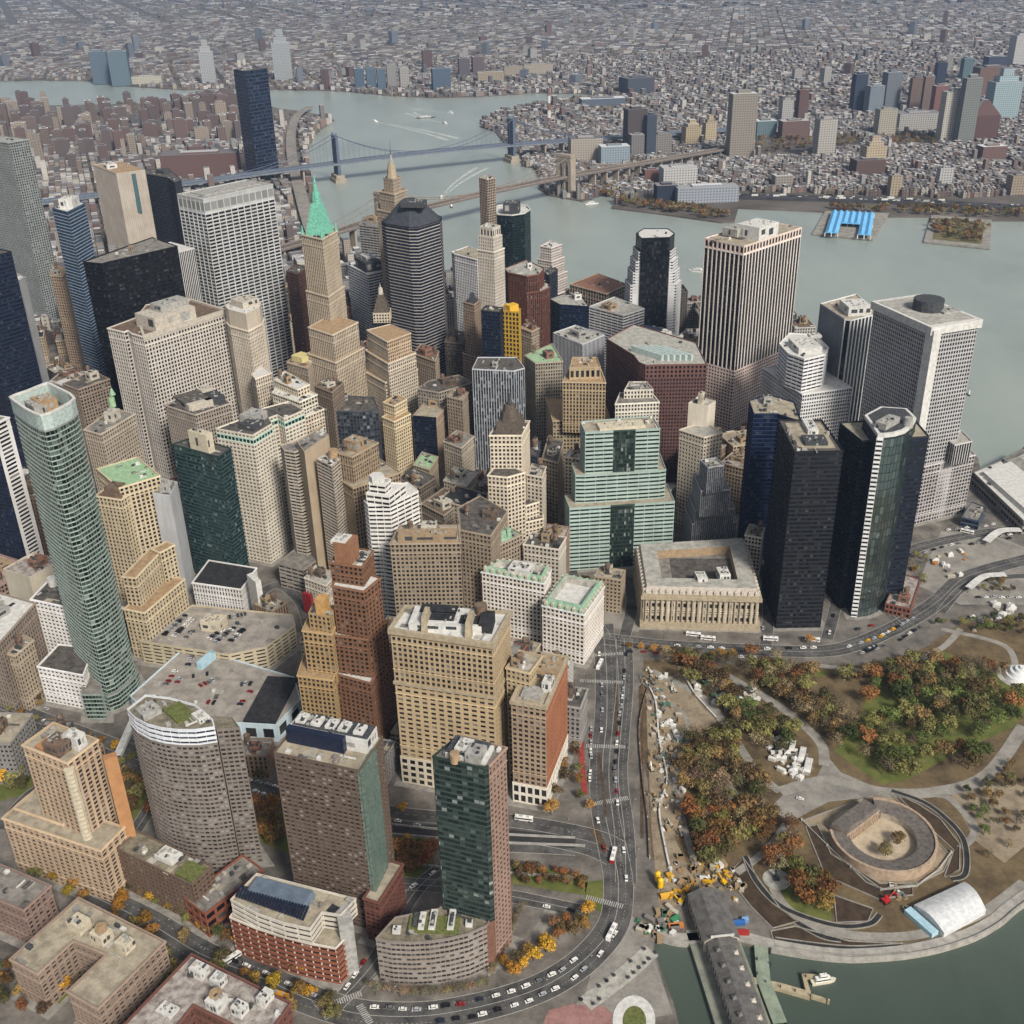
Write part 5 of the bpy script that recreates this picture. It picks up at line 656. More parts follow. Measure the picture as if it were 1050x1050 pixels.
('office_building','cream block with battlement like setbacks and blue grey roofs behind the mint banded tower','office building',60,'grey','none',[([(99,951.9),(140.3,954),(136.1,979),(106.4,981)],0,104,126,None,None),([(108.4,965.6),(136,966.2),(132.1,986.8),(115.4,987.9)],103,112,127,None,None)],[],None),
('office_building','low pale block carrying a navy glass roof box and cooling plant,behind the maroon block','office building',0,'pale','mech',[([(137.8,1182.6),(158.9,1157.8),(193.6,1188.4),(169.5,1225.2)],0,88,128,None,None)],[('frus','roof_box',[(158.9,1170.1),(175.3,1192.1),(156.6,1206),(140.2,1184.1)],88,96,1,'navy'),('frus','cooling_plant',[(174.4,1174.2),(185.6,1189.2),(173.4,1198.3),(162.2,1183.3)],88,93,1,'white')],None),
('office_building','small beige block at the foot of the ribbed red brick tower','office building',0,'tan','old',[([(15.7,1236.2),(27.8,1221),(37.3,1234.5),(23.1,1261.1)],0,86,129,None,None)],[],None),
('office_tower','red brown brick tower peeping out left of the green spired tower','office tower',0,'dark','none',[([(-258.1,1272.5),(-242.2,1258.6),(-235.3,1287.3),(-252.2,1306.3)],0,150,130,None,None)],[],None),
('office_building','tan pinstriped block with a pale yellow roof box below the red brown ribbed tower','office building',0,'tan','none',[([(-231.2,1089),(-206.9,1069.9),(-203.7,1095.9),(-225.4,1115.7)],0,104,131,None,None)],[('frus','roof_box',[(-214.7,1085.7),(-206.1,1096.7),(-218.4,1106.4),(-227.1,1095.4)],104,109,1,'yellowpale')],None),
('office_building','small cream stone tower wedged just left of the mint banded tower','office building',0,'white','old',[([(47.8,881.4),(60.5,876.6),(64.2,892.9),(53.1,897.7)],0,84,132,None,None)],[],None),
('office_building','small beige block with many windows squeezed between the custom house and the black slab tower','office building',60,'buff','old',[([(195.2,803.5),(207.9,797.8),(213.9,814.5),(203,822)],0,44,133,None,None)],[],None),
('office_building','low dark block with a round domed roof near the slim butter coloured tower','office building',0,'darkroof','old',[([(-106.5,928.8),(-84.9,907.1),(-70.7,928.9),(-92.3,949.2)],0,44,134,None,None)],[('cyl','dome',(-96.2,930.5),44,49,7,3,'darkmetal',12)],None),
('office_building','low tan block with a mint roof below the small dark glass front block','office building',0,'palegreen','none',[([(-94.6,966.5),(-78.8,954.7),(-71.7,983.2),(-87.8,995.6)],0,40,135,None,None)],[],None),
('office_building','low grey block with two bright skylights on a brown roof','office building',0,'brown','old',[([(-80.8,871.7),(-59.8,848.2),(-41,881),(-62.1,901.8)],0,46,136,None,None)],[],None),
('office_building','low block with a wide black flat roof and white parapets among the low roofs','office building',0,'black','none',[([(-64.9,870.6),(-32.3,850.2),(-17.1,875.7),(-50.2,899.1)],0,50,137,None,None)],[],None),
('office_building','low block crowned by a white stair tower and pipes,behind the black roofed low block','office building',0,'pale','old',[([(-62,905.8),(-41,892.6),(-30.8,920.5),(-53.1,934.5)],0,52,138,None,None)],[],None),
('office_building','low block with a plain grey roof left of the cream stepped tower','office building',0,'grey','vents',[([(-37.3,816),(-22.4,805),(-10.9,828.7),(-27.8,844)],0,55,139,None,None)],[],None),
('office_building','low beige stepped block in front of the white finned glass tower','office building',0,'grey','old',[([(-64.9,980.1),(-47.2,963),(-35.5,990.1),(-53.3,1005.6)],0,58,140,None,None)],[],None),
('office_building','thin brown slab block left of the white finned glass tower','office building',0,'buff','old',[([(-62.9,1032.3),(-46.8,1020.8),(-41.5,1041.5),(-55.8,1056)],0,84,141,None,None)],[],None),
('office_building','grey block with a curved front facing the low roofs left of the white finned tower','office building',0,'dark','old',[([(-94.3,1061),(-71.6,1048.6),(-38.2,1073.8),(-53.2,1097.6),(-83.4,1082.5)],0,82,142,None,None)],[],None),
('office_building','brown block with terraced roofs at the foot of the pyramid roofed banded tower','office building',0,'brown','old',[([(-104.1,1151.7),(-79.1,1125),(-76.4,1156),(-97.5,1183.7)],0,88,143,None,None)],[],None),
('office_building','dark stone block in the shade between the banded tower and the thin brown brick tower','office building',0,'dark','old',[([(-73.7,1229.3),(-52.9,1220.8),(-49.5,1262.9),(-68.5,1271.7)],0,74,144,None,None)],[],None),
('office_building','pale block with a red sign panel at its foot,beside the balconied tower podium','office building',0,'pale','old',[([(-173.6,781.6),(-154,768.3),(-147.6,786.6),(-166.6,800.3)],0,26,145,None,None)],[('frus','sign_panel',[(-166.4,762),(-164.7,764.4),(-172.2,769.6),(-173.9,767.2)],2,20,1,'red')],None),
('office_building','tan block showing behind the white ziggurat tower','office building',0,'dark','old',[([(-102.1,804),(-75.1,809.5),(-82.1,842.6),(-99.4,839.9)],0,78,146,None,None)],[],None),
('office_building','grey block in the shade left of the dark glass grid block','office building',0,'grey','old',[([(-209.3,1036.2),(-182.5,1013.9),(-180.9,1044.9),(-205.4,1062.6)],0,80,147,None,None)],[],None),
('office_building','brown stone block with water tanks behind the cream terraced block','office building',0,'brown','old',[([(-194.4,1029.8),(-174.2,1010),(-165.9,1035.9),(-184,1053.5)],0,100,148,None,None)],[],None),
('office_building','red brick block with a white penthouse behind the small cream tower','office building',0,'stain','old',[([(25,808.7),(44.3,801),(48.8,821.2),(30.7,827.4)],0,46,149,None,None)],[],None),
('office_building','old tan block lining the canyon street left of the mint banded tower','office building',0,'dark','old',[([(28.7,904.2),(42.4,895.1),(50.2,941.9),(35.9,951.7)],0,72,150,None,None)],[],None),
('office_building','narrow white block with a blank flank beside the cream stepped tower','office building',0,'pale','old',[([(13.3,843.6),(26.4,837.2),(30.5,858.1),(18.9,864.8)],0,86,151,None,None)],[],None),
('office_building','dark glass block right of the cream stepped tower','office building',0,'dark','old',[([(17.1,900.3),(24,895.8),(27.9,929.8),(20.8,934.7)],0,78,152,None,None)],[],None),
]
BLOCKS = [
([(-493.8,1197.8),(-514.8,1168.5),(-484.4,1146.7),(-463.3,1176)],58.2,'white',(133,128,122),'tall grey block a white roof right of the huge navy tower at the left edge'),
([(-323.5,1371.3),(-303.3,1354.2),(-281.6,1379.7),(-301.8,1396.8)],54.9,'black',(169,165,156),'mid height pale block with a black roof behind the pale metal gridded slab'),
([(197.3,933.1),(224.8,913.3),(244,940),(216.5,959.8)],50,'stain',(163,141,110),'mid height tan block with a stained roof right of the slender cream tower'),
([(-258.2,1427.1),(-277.2,1461),(-309.7,1442.8),(-290.6,1408.9)],42.5,'dark',(163,141,110),'mid height tan block with a dark roof left of the white ribbon block'),
([(212.9,1454),(246.5,1455.4),(245.1,1489.7),(211.6,1488.4)],58.7,'black',(93,87,80),'tall dark block with a black roof behind the stepped tower with a dark glass core'),
([(-300.7,873.3),(-272.8,895.4),(-293.8,922),(-321.7,899.9)],50.7,'pale',(169,165,156),'mid height pale block with a pale grey roof behind the yellow stepped tower'),
([(207.8,1257.1),(229.5,1241),(246,1263.2),(224.3,1279.3)],56.1,'grey',(93,87,80),'dark block a grey roof right of the low block a navy roof box'),
([(163,961.5),(188,943.6),(209.9,974),(184.9,992)],49.2,'pale',(138,112,88),'mid height brown block with a pale grey roof behind the slender cream tower'),
([(-639.6,1384.2),(-611.7,1392.7),(-619.9,1419.3),(-647.8,1410.8)],38.2,'black',(163,141,110),'mid height tan block with a black roof left of the small tan slab'),
([(-226,1455.2),(-250.9,1441.2),(-234.3,1411.8),(-209.5,1425.8)],57.8,'buff',(124,82,68),'mid height red brick block with a buff roof left of the white ribbon block'),
([(359.4,1316.8),(385.7,1317.8),(384.4,1349.7),(358.1,1348.7)],50.7,'brown',(169,165,156),'pale block a brown roof right of the stepped tower a dark glass core'),
([(-90,1512),(-114.9,1498.1),(-95.6,1463.5),(-70.7,1477.5)],50,'black',(169,165,156),'mid height pale block with a black roof behind the white square gridded block'),
([(-23,662.2),(-35.3,635.5),(-4.5,621.2),(7.9,648)],45.5,'grey',(124,82,68),'mid height red brick block with a grey roof behind the tan office block behind it'),
([(264.6,1316),(263.5,1344.9),(227.6,1343.5),(228.8,1314.6)],43.7,'white',(163,141,110),'tan block a white roof right of the stepped tower a dark glass core'),
([(-78.7,635.4),(-66.3,672.9),(-95.3,682.5),(-107.8,645.1)],46.6,'buff',(133,128,122),'mid height grey block with a buff roof behind the orange brick stepped tower'),
([(-288.4,1489.1),(-304.6,1518),(-329.4,1504.1),(-313.2,1475.2)],53.8,'dark',(93,87,80),'mid height dark block with a dark roof left of the white ribbon block'),
([(277.8,1387.7),(276.6,1418.6),(250.2,1417.5),(251.5,1386.7)],47.1,'grey',(93,87,80),'dark block a grey roof right of the stepped tower a dark glass core'),
([(-412.4,865.2),(-397.1,901.7),(-432.9,916.8),(-448.3,880.3)],64.5,'black',(138,112,88),'tall brown block with a black roof behind the white slab tower at the left edge'),
([(215.5,965.1),(247.6,974.6),(238.9,1004.2),(206.8,994.8)],51.7,'buff',(163,141,110),'mid height tan block with a buff roof left of the white stepped tower'),
([(-12.1,1111.4),(21.5,1097.1),(32.8,1123.8),(-0.8,1138)],58.3,'brown',(124,82,68),'tall red brick block with a brown roof right of the dark glass slab'),
([(-482.2,920),(-457.8,909.7),(-444.1,942.3),(-468.5,952.6)],49.6,'white',(93,87,80),'dark block a white roof behind the white slab tower at the left edge'),
([(-530.9,1236.1),(-532.9,1204.5),(-500.1,1202.4),(-498.1,1234)],46.5,'brown',(169,165,156),'mid height pale block with a brown roof in front of the blue banded tower'),
([(92.7,1182.1),(113.7,1152.7),(136.3,1168.8),(115.2,1198.2)],38.3,'grey',(93,87,80),'mid height dark block with a grey roof right of the blue white pinstripe block'),
([(287.9,1427),(286.8,1454.2),(256.3,1453),(257.4,1425.8)],45.2,'brown',(169,165,156),'pale block a brown roof right of the stepped tower a dark glass core'),
([(-115.1,648),(-112.5,682.3),(-151.4,685.3),(-154,651)],51.3,'dark',(179,165,139),'mid height cream block with a dark roof behind the yellow art deco tower'),
([(-21.8,938.5),(-25.3,906.1),(11.4,902.2),(14.9,934.6)],47.4,'pale',(138,112,88),'brown block a pale grey roof left of the dark glass block by the stepped tower'),
([(-184.6,1248.6),(-153.6,1242.9),(-146.5,1281.9),(-177.4,1287.6)],52,'dark',(169,165,156),'mid height pale block with a dark roof left of the pyramid roofed banded tower'),
([(341.6,1364.7),(373.8,1365.9),(372.8,1392.6),(340.5,1391.3)],51.8,'white',(93,87,80),'dark block a white roof right of the stepped tower a dark glass core'),
([(-213.6,1486.4),(-233.1,1521),(-267.5,1501.7),(-248,1467.1)],53.8,'stain',(93,87,80),'mid height dark block with a stained roof left of the white ribbon block'),
([(117.2,911.7),(138.6,896.3),(154.4,918.3),(133,933.7)],34.1,'pale',(169,165,156),'low pale block with a pale grey roof left of the slender cream tower'),
([(42.2,586.8),(48.7,607.5),(29.3,613.5),(22.9,592.8)],36.2,'dark',(133,128,122),'low grey block with a dark roof behind the narrow brown office block'),
([(-549.2,1306),(-570,1287.5),(-554.3,1269.8),(-533.4,1288.4)],32.2,'pale',(93,87,80),'low dark block with a pale grey roof right of the narrow grey blank tower'),
([(-406.2,963.7),(-411.3,940.7),(-386.9,935.3),(-381.8,958.3)],38.5,'dark',(133,128,122),'mid height grey block with a dark roof left of the domed stone block'),
([(-356.8,567.7),(-330.5,565.2),(-327.5,596.6),(-353.8,599.1)],35.3,'buff',(133,128,122),'low grey block with a buff roof in front of the small cornered tan block'),
([(-614.4,1442.8),(-606,1415.5),(-583,1422.5),(-591.4,1449.9)],24.2,'stain',(163,141,110),'low tan block with a stained roof behind the small tan slab'),
([(-624.8,1464.6),(-618.7,1444.6),(-590.5,1453.2),(-596.6,1473.3)],25.4,'dark',(124,82,68),'low red brick block with a dark roof behind the small tan slab'),
([(222.1,1032.3),(229,1008.6),(255,1016.2),(248.1,1039.9)],37.4,'stain',(169,165,156),'low pale block with a stained roof left of the white stepped tower'),
([(246.6,1455.1),(268.8,1455.9),(267.9,1480.1),(245.6,1479.2)],42.6,'stain',(133,128,122),'grey block a stained roof behind the stepped tower a dark glass core'),
([(-55.8,940),(-26.8,931.1),(-20.1,952.7),(-49.1,961.7)],32.7,'grey',(169,165,156),'low pale block with a grey roof behind the white topped stair block'),
([(-35.6,1076),(-19.1,1088.5),(-35.3,1110.1),(-51.9,1097.6)],42.5,'brown',(93,87,80),'mid height dark block with a brown roof right of the curved grey block'),
([(21.5,648.2),(36.4,642.1),(42.2,656.3),(27.3,662.4)],24.6,'white',(169,165,156),'low pale block a white roof in front of the white block green roof edges'),
([(-320.2,577.9),(-300.7,576.1),(-299.2,591.5),(-318.7,593.4)],32.2,'grey',(93,87,80),'low dark block with a grey roof in front of the small cornered tan block'),
([(11.6,650.5),(18.3,666.7),(-0.5,674.4),(-7.2,658.2)],33.5,'pale',(163,141,110),'low tan block a pale grey roof in front of the white block green roof edges'),
([(-334.3,726.3),(-317.1,719.6),(-308.5,741.8),(-325.7,748.5)],27.6,'white',(138,112,88),'low brown block with a white roof behind the white punched block'),
([(-211,751.9),(-193.1,739.8),(-183.6,753.8),(-201.5,766)],20.1,'buff',(138,112,88),'low brown block with a buff roof left of the white block below the orange tower'),
([(-654.4,1456.9),(-650.1,1442.8),(-633.1,1448),(-637.4,1462.1)],27.3,'grey',(124,82,68),'low red brick block with a grey roof left of the small tan slab'),
([(-659.6,1468.6),(-646.5,1459.5),(-635.7,1475.1),(-648.9,1484.2)],18.3,'black',(93,87,80),'low dark block with a black roof in front of the mottled silver tower'),
([(-552.9,1305.8),(-566.9,1321.6),(-581,1309.1),(-566.9,1293.4)],27.7,'brown',(179,165,139),'low cream block with a brown roof behind the narrow grey blank tower'),
([(-165.6,565.8),(-164.3,583.8),(-183.3,585.3),(-184.7,567.2)],19.4,'grey',(138,112,88),'low brown block with a grey roof left of the yellow art deco tower'),
([(-671.6,1492.7),(-656.6,1482.4),(-644.6,1499.8),(-659.5,1510.1)],11.6,'dark',(133,128,122),'low grey block with a dark roof in front of the mottled silver tower'),
([(65.5,761.1),(86.4,753.8),(91.7,769.2),(70.9,776.5)],33,'buff',(163,141,110),'low tan block a buff roof right of the dark roofed block by the canyon street'),
([(-585.7,1344.9),(-579.8,1325.8),(-565.9,1330),(-571.7,1349.2)],21.4,'brown',(138,112,88),'low brown block with a brown roof in front of the small tan slab'),
([(-101.4,558.2),(-87.5,553.6),(-80.9,573.4),(-94.8,578)],22.8,'dark',(133,128,122),'low grey block with a dark roof in front of the orange brick stepped tower'),
([(-300.3,572.5),(-287.6,565.7),(-278.6,582.6),(-291.3,589.4)],19,'dark',(138,112,88),'low brown block with a dark roof behind the tan stepped apartment tower'),
([(251.9,1049.8),(274.1,1056.2),(268.5,1075.7),(246.3,1069.2)],29.6,'brown',(124,82,68),'low red brick block with a brown roof behind the white stepped tower'),
([(-86.2,591.3),(-69.4,585.7),(-62.9,605.3),(-79.7,610.8)],16,'pale',(179,165,139),'low cream block with a pale grey roof right of the orange brick stepped tower'),
([(234.2,1371.9),(251.3,1372.6),(250.4,1395.1),(233.3,1394.4)],19.8,'stain',(93,87,80),'low dark block a stained roof right of the stepped tower a dark glass core'),
([(151.6,948.4),(139,930.9),(156.8,918.1),(169.4,935.6)],19.7,'pale',(179,165,139),'low cream block with a pale grey roof left of the slender cream tower'),
([(221.3,1094.7),(208.5,1083.4),(221.2,1069),(234,1080.3)],16.4,'black',(169,165,156),'low pale block with a black roof right of the maroon curved office block'),
]
MANH = [(-710.8,367.1),(76.6,345.7),(78.7,372.8),(77.7,386.7),(74,405.1),(71.7,420.5),(73.7,427.7),(89.2,422.6),(115.3,424.4),(134.4,417.9),(154,412.8),(174.3,409.6),(191.7,409.7),(209.6,411.1),(229,415),(249.1,421.6),(267.4,431.2),(285.3,443.8),(340.4,477.6),(422.1,542.7),(505.1,655.8),(517.2,794.4),(476.8,873.9),(463.6,953.8),(487,1031.4),(478.2,1130),(444.3,1233.7),(397.5,1325.3),(339.6,1405.1),(257.9,1468.8),(170.6,1546.7),(88.3,1601.1),(0.9,1669.2),(-109.7,1761),(-215.7,1873.1),(-271.2,1917.2),(-336.4,2079.1),(-398.6,2338.1),(-471.7,2721),(-522.5,3069.2),(-534.9,3316.4),(-513.3,3536.8),(-549.1,3623.8),(-644.9,3746.7),(-738.4,3830.2),(-848.7,4016.3),(-991.6,4224.3),(-1126.9,4118.1),(-1256.2,4041.3),(-1402.3,4043.2),(-1573.9,4049.7),(-1789,4163.5),(-2442.9,4417.6),(-4131.9,4455.9),(-3548.6,1974.9)]
BKLYN = [(-6408.8,5505.7),(-2536.5,4996.2),(-2070,4863.9),(-1908.9,4864),(-1659.1,4777.9),(-1460.3,4576.9),(-1188.2,4402.7),(-1048.3,4433.5),(-771.2,4320.3),(-582.8,4255),(-390.3,4082.9),(-215.5,3998.5),(-105.1,4003),(9.1,4032.6),(121.4,4063.3),(277.4,4007),(411.4,3905.3),(268.9,3882.8),(112.2,3769.6),(7,3654.9),(-52.7,3480),(-62.5,3331),(-22.8,3253.8),(11.1,2991.8),(51.5,2843.9),(44.1,2714.8),(78.3,2685.6),(85.9,2511.8),(75.2,2449.5),(95.6,2376.5),(161.7,2311.2),(206.5,2363.4),(237.3,2340.4),(215.9,2241.2),(316.4,2169.5),(411.6,2093.8),(436.7,2099),(466.2,2213),(627.4,2160.4),(721.7,2108.5),(807.9,2099.1),(909.6,2056.1),(967.1,2049.9),(1333,1907.5),(1658.7,1526.5),(30000,3000),(30000,45000),(-30000,45000),(-30000,12000)]
PIERS = [[(556.8,1987.3),(625.6,2160.7),(741.9,2131),(650.6,1934.9)],[(732.8,1912.8),(814.2,2106.5),(909.6,2056.1),(826.7,1856.6)]]
PARK = [(98.1,690.4),(141.5,680.9),(193.4,681.2),(236.1,674.4),(277.5,677.7),(317.7,697.8),(355.1,727.2),(419.5,741.3),(511,706.6),(422.1,542.7),(297.9,460),(252.1,429.6),(216.3,420),(177,417.3),(142.4,424.9),(131.5,450.8),(117.4,465.9),(95.2,470.4),(78.8,486.4),(84.8,555),(84.1,594.4)]
LAWNS = [[(-264.6,572.6),(-237.5,562.1),(-223.2,525.5),(-253.8,532.7)],[(-178.1,566.5),(-154.6,558.1),(-141.8,497.8),(-163.1,509.1)],[(-382.8,607.1),(-342.5,608.7),(-320.9,558.5),(-355.7,543.3)],[(-82,509.6),(-52.7,507),(-53.1,469.2),(-75.5,476)],[(-5.3,486),(40.3,473.7),(36.9,458.9),(-5.5,469.2)],[(-264.2,412.6),(-253.2,433.1),(-231.1,421.9),(-245.8,393.7)],[(13.3,435.7),(30.7,450.5),(39.1,443.2),(21.1,426.7)],[(-241.3,470.1),(-206.3,447.4),(-208.9,427.1),(-244.1,452.1)],[(214,579.3),(240.8,614.9),(270.2,665.6),(324.2,694.9),(369,649.5),(369.8,626.3),(344.9,600),(298.7,576.1),(253.5,548.8),(236.3,544.8)],[(148.3,476.3),(158.7,483.7),(179.8,463.9),(173.9,435.5),(156.7,439.5),(149,453.9)],[(192.3,676.3),(234.8,669.5),(229.2,662.5),(190.2,666.5)],[(37.6,468.5),(61,473),(46.8,442.9),(36.5,453.9)]]
BEDS = [[(177.3,509.1),(185,510.5),(186.9,485.9),(208.9,462.2),(227.5,461.6),(225.2,452.9),(204.3,450.7),(178.9,469.2)],[(121.3,471.1),(133.7,484.5),(147.1,445.4),(154.8,436.1),(139.6,431.7),(130.8,447.3)],[(241.8,536.4),(252.5,527.1),(262.3,512.9),(266.4,491.2),(258.9,471.1),(247.6,465.4),(261.1,486.6),(252.1,508.2)],[(138.1,429.8),(152.4,432.7),(179.3,421.8),(207.9,419),(207.8,413.8),(176.2,410.9),(138.6,419.8)],[(180.1,454.3),(199.4,443.7),(193.9,434.8),(176.4,434.7)]]
SAND = [[(176.2,514.2),(187.2,518.9),(234.3,538.5),(239.4,534.7),(257.7,482),(249.5,470.6),(233.4,462.1),(209.3,457.8),(201.3,463.2)],[(276.8,534.3),(316.2,546.6),(331.1,536.8),(312.8,494.5),(287.2,475.5),(277,494.1)],[(96.1,660.7),(125.3,671.7),(140.7,613.4),(122.9,601.3),(111.6,554),(95.1,501.9),(102.1,470.2),(85.9,445.2),(78.6,449),(81.8,510.7),(89.5,594.2)]]
ROADS = [('avenue',[(70.9,739.9),(68.3,674.1),(63.2,616.4),(57,575.3),(54.3,528.8),(56.1,495.1),(57,467.9),(52,439.3),(37.2,417.6),(17.2,401.2),(-3.8,391.4),(-29.3,384.5),(-54.5,381.1),(-85,383.2),(-111.7,392.2),(-144.8,409.1),(-178.5,424.2),(-214.8,447.6),(-256.7,469.9)],17),('avenue',[(86,718.5),(80.9,661.4),(70.7,595),(65.6,555.7),(64.9,511.3),(61.6,467.7)],12),('highway',[(-415.7,667.4),(-343.6,630.2),(-269.2,592.5),(-215.8,566),(-146.9,543.1),(-69.6,522.7),(-8,515.5),(40,502.2),(58.1,491)],22),('road',[(-80,501.3),(-20.1,499.3),(33.5,494.3)],8),('road',[(-74.6,472.2),(-19.8,463),(36,446.8)],9),('road',[(-98.5,389.4),(-80.7,416.7),(-66,457.1),(-54.6,475.3),(-37.7,490.3)],9),('road',[(-256.7,469.9),(-252.7,497.5),(-241.9,521.9),(-235.5,566.7)],9),('road',[(-329.4,524.9),(-322.5,555.8),(-308,569.4)],8),('road',[(70.7,719.2),(115.4,707.9),(174.9,700),(234,694.8),(266.7,703.9),(309.1,729.3),(347,759.2),(379.7,793),(406.2,807.9),(456.6,827.1),(516.4,844.8)],15),('street',[(70.7,719.2),(61.5,762),(49.9,825.2),(42.3,896.4),(37.9,988.2),(36.4,1135.7),(31.1,1255.3)],11),('street',[(193.9,700.5),(209.7,762.6),(218.3,825.3),(220.7,887.2)],9),('road',[(309.1,729.3),(303.2,773.3),(321.8,820.3),(361.3,849.1),(422.2,871.2),(480.8,883)],12),('street',[(244.5,711.6),(264.6,760.1),(287.4,821.9),(312.3,891.8)],9),('street',[(-162.7,683.7),(-162.7,722.6),(-178,780.5),(-204.2,812.9),(-226.5,798.1),(-280.8,832.9)],10),('street',[(86,718.5),(97.6,767.8),(100.1,814.5)],9),('ramp',[(345.8,744.7),(373.9,777.7),(400.6,793.6),(444,798)],7)]
PATHS = [([(154.4,670.5),(188.7,628),(206.7,589.7),(203.6,564.9)],7),([(102.2,675.1),(135,641.5),(146.5,607.8),(157.4,561.8),(168.8,540.9)],6),([(225.8,677.4),(271.3,669.2),(322.9,691),(352.6,720.4)],5),([(337.4,721.1),(377.5,696.5),(371.9,661.4)],5),([(168.8,540.9),(203,550.7),(234.3,538.5),(268.5,537.3),(306.8,551.6),(351.5,599.8)],9),([(127.4,473.1),(152.1,493.5),(174.4,524.6)],5),([(94.7,660.8),(120.1,614.2),(104,563.8),(102.4,518.5),(104.4,470.1)],4),([(146.7,468.7),(150.2,446.7),(170.4,428.8),(212.3,424.1),(254.7,436.4),(292.3,460.2)],6),([(107.7,554.2),(131.7,562.8),(142.4,534.6),(165.2,524.9)],4),([(265.8,488),(280.7,503.8),(275.2,529.8),(267.5,534.6)],5)]
PLAZA = [[(157.8,525.2),(177.6,546),(196.4,554.7),(208.1,574.6),(212.7,557.9),(234.9,540.3),(223.4,533.5),(197.7,530.8),(170.1,514.4)],[(46.5,439.4),(58.6,449.6),(71.6,428.5),(71.7,412.1),(76.5,378.5),(10.7,369.1),(32.1,391.6)],[(102.5,798.3),(98.6,727.5),(56.8,740.6),(52.7,800.7)],[(393.6,878.2),(433.1,876.2),(461.7,838.9),(424.4,752.7),(365.6,755.4),(340.3,787)],[(13.9,451),(36.5,453.9),(23.8,426.6),(-3.4,414.3)]]
SEAWALL = [(73.7,427.7),(89.2,422.6),(115.3,424.4),(134.4,417.9),(154,412.8),(174.3,409.6),(191.7,409.7),(209.6,411.1),(229,415),(249.1,421.6),(267.4,431.2),(285.3,443.8),(340.4,477.6)]
ZEB = [((46.2,590.8),(74.1,588.7)),((42.1,532.8),(70.9,538.9)),((47.1,665.2),(80.2,661.4)),((58.2,697.2),(84,698.7)),((-101.1,389.5),(-85.4,396.2)),((-110.8,392.8),(-100.9,380.7)),((36.8,457.5),(58.6,449.6)),((-86.7,389.1),(-79.3,377.2))]
TERR = [([(135.2,486.1),(137.9,465.3),(148.9,446),(174.2,432.7),(193.3,432.8),(201.9,439.4)],3.5),([(139.1,422.4),(162.1,417.7),(182.7,415.2),(208.7,416.3)],6),([(153.2,436.1),(165.2,425.6),(175.2,422.6)],3.5),([(240.2,539.2),(256.2,528.7),(265.3,514.5),(269.9,494.3),(261.5,468.7),(251.1,463.8)],3.5)]
MED = [[(54.3,583.4),(56.3,583.3),(55.5,521.8),(53.7,521.9)],[(73,661.7),(75.2,661.6),(69.2,600.2),(67.2,600.3)],[(43.1,512),(48.2,515.2),(52.7,496.8),(48.9,493.7)],[(90.4,655),(93.9,660.8),(76,502.6),(74.2,502.6)]]
LAMPS = [(51.3,662.6),(48.8,628),(44.5,566),(44.3,529.2),(85.1,673.4),(81.6,626.7),(73.3,574.7),(71.6,528.2),(69.4,486.7),(63.8,456.6),(50.8,425.8),(35.3,406.8),(14.2,393.3),(-9,384.5),(-34.2,380),(-59.3,377.2),(-78.6,394.8),(116.5,715.8),(153.7,708.8),(191,704.6),(228.5,702.9),(269.8,714.5),(313.7,743.2),(-65.5,393.2),(-40,398.5),(-19.3,404.1),(-196.1,440.1),(-173.5,426),(-152.5,415.6),(-129.3,404.9),(-236.1,462.6),(-360.8,638.6),(-326.2,620.8),(-291.9,600.5),(-32.7,526.7),(-1.8,519.5),(28.4,510.9)]
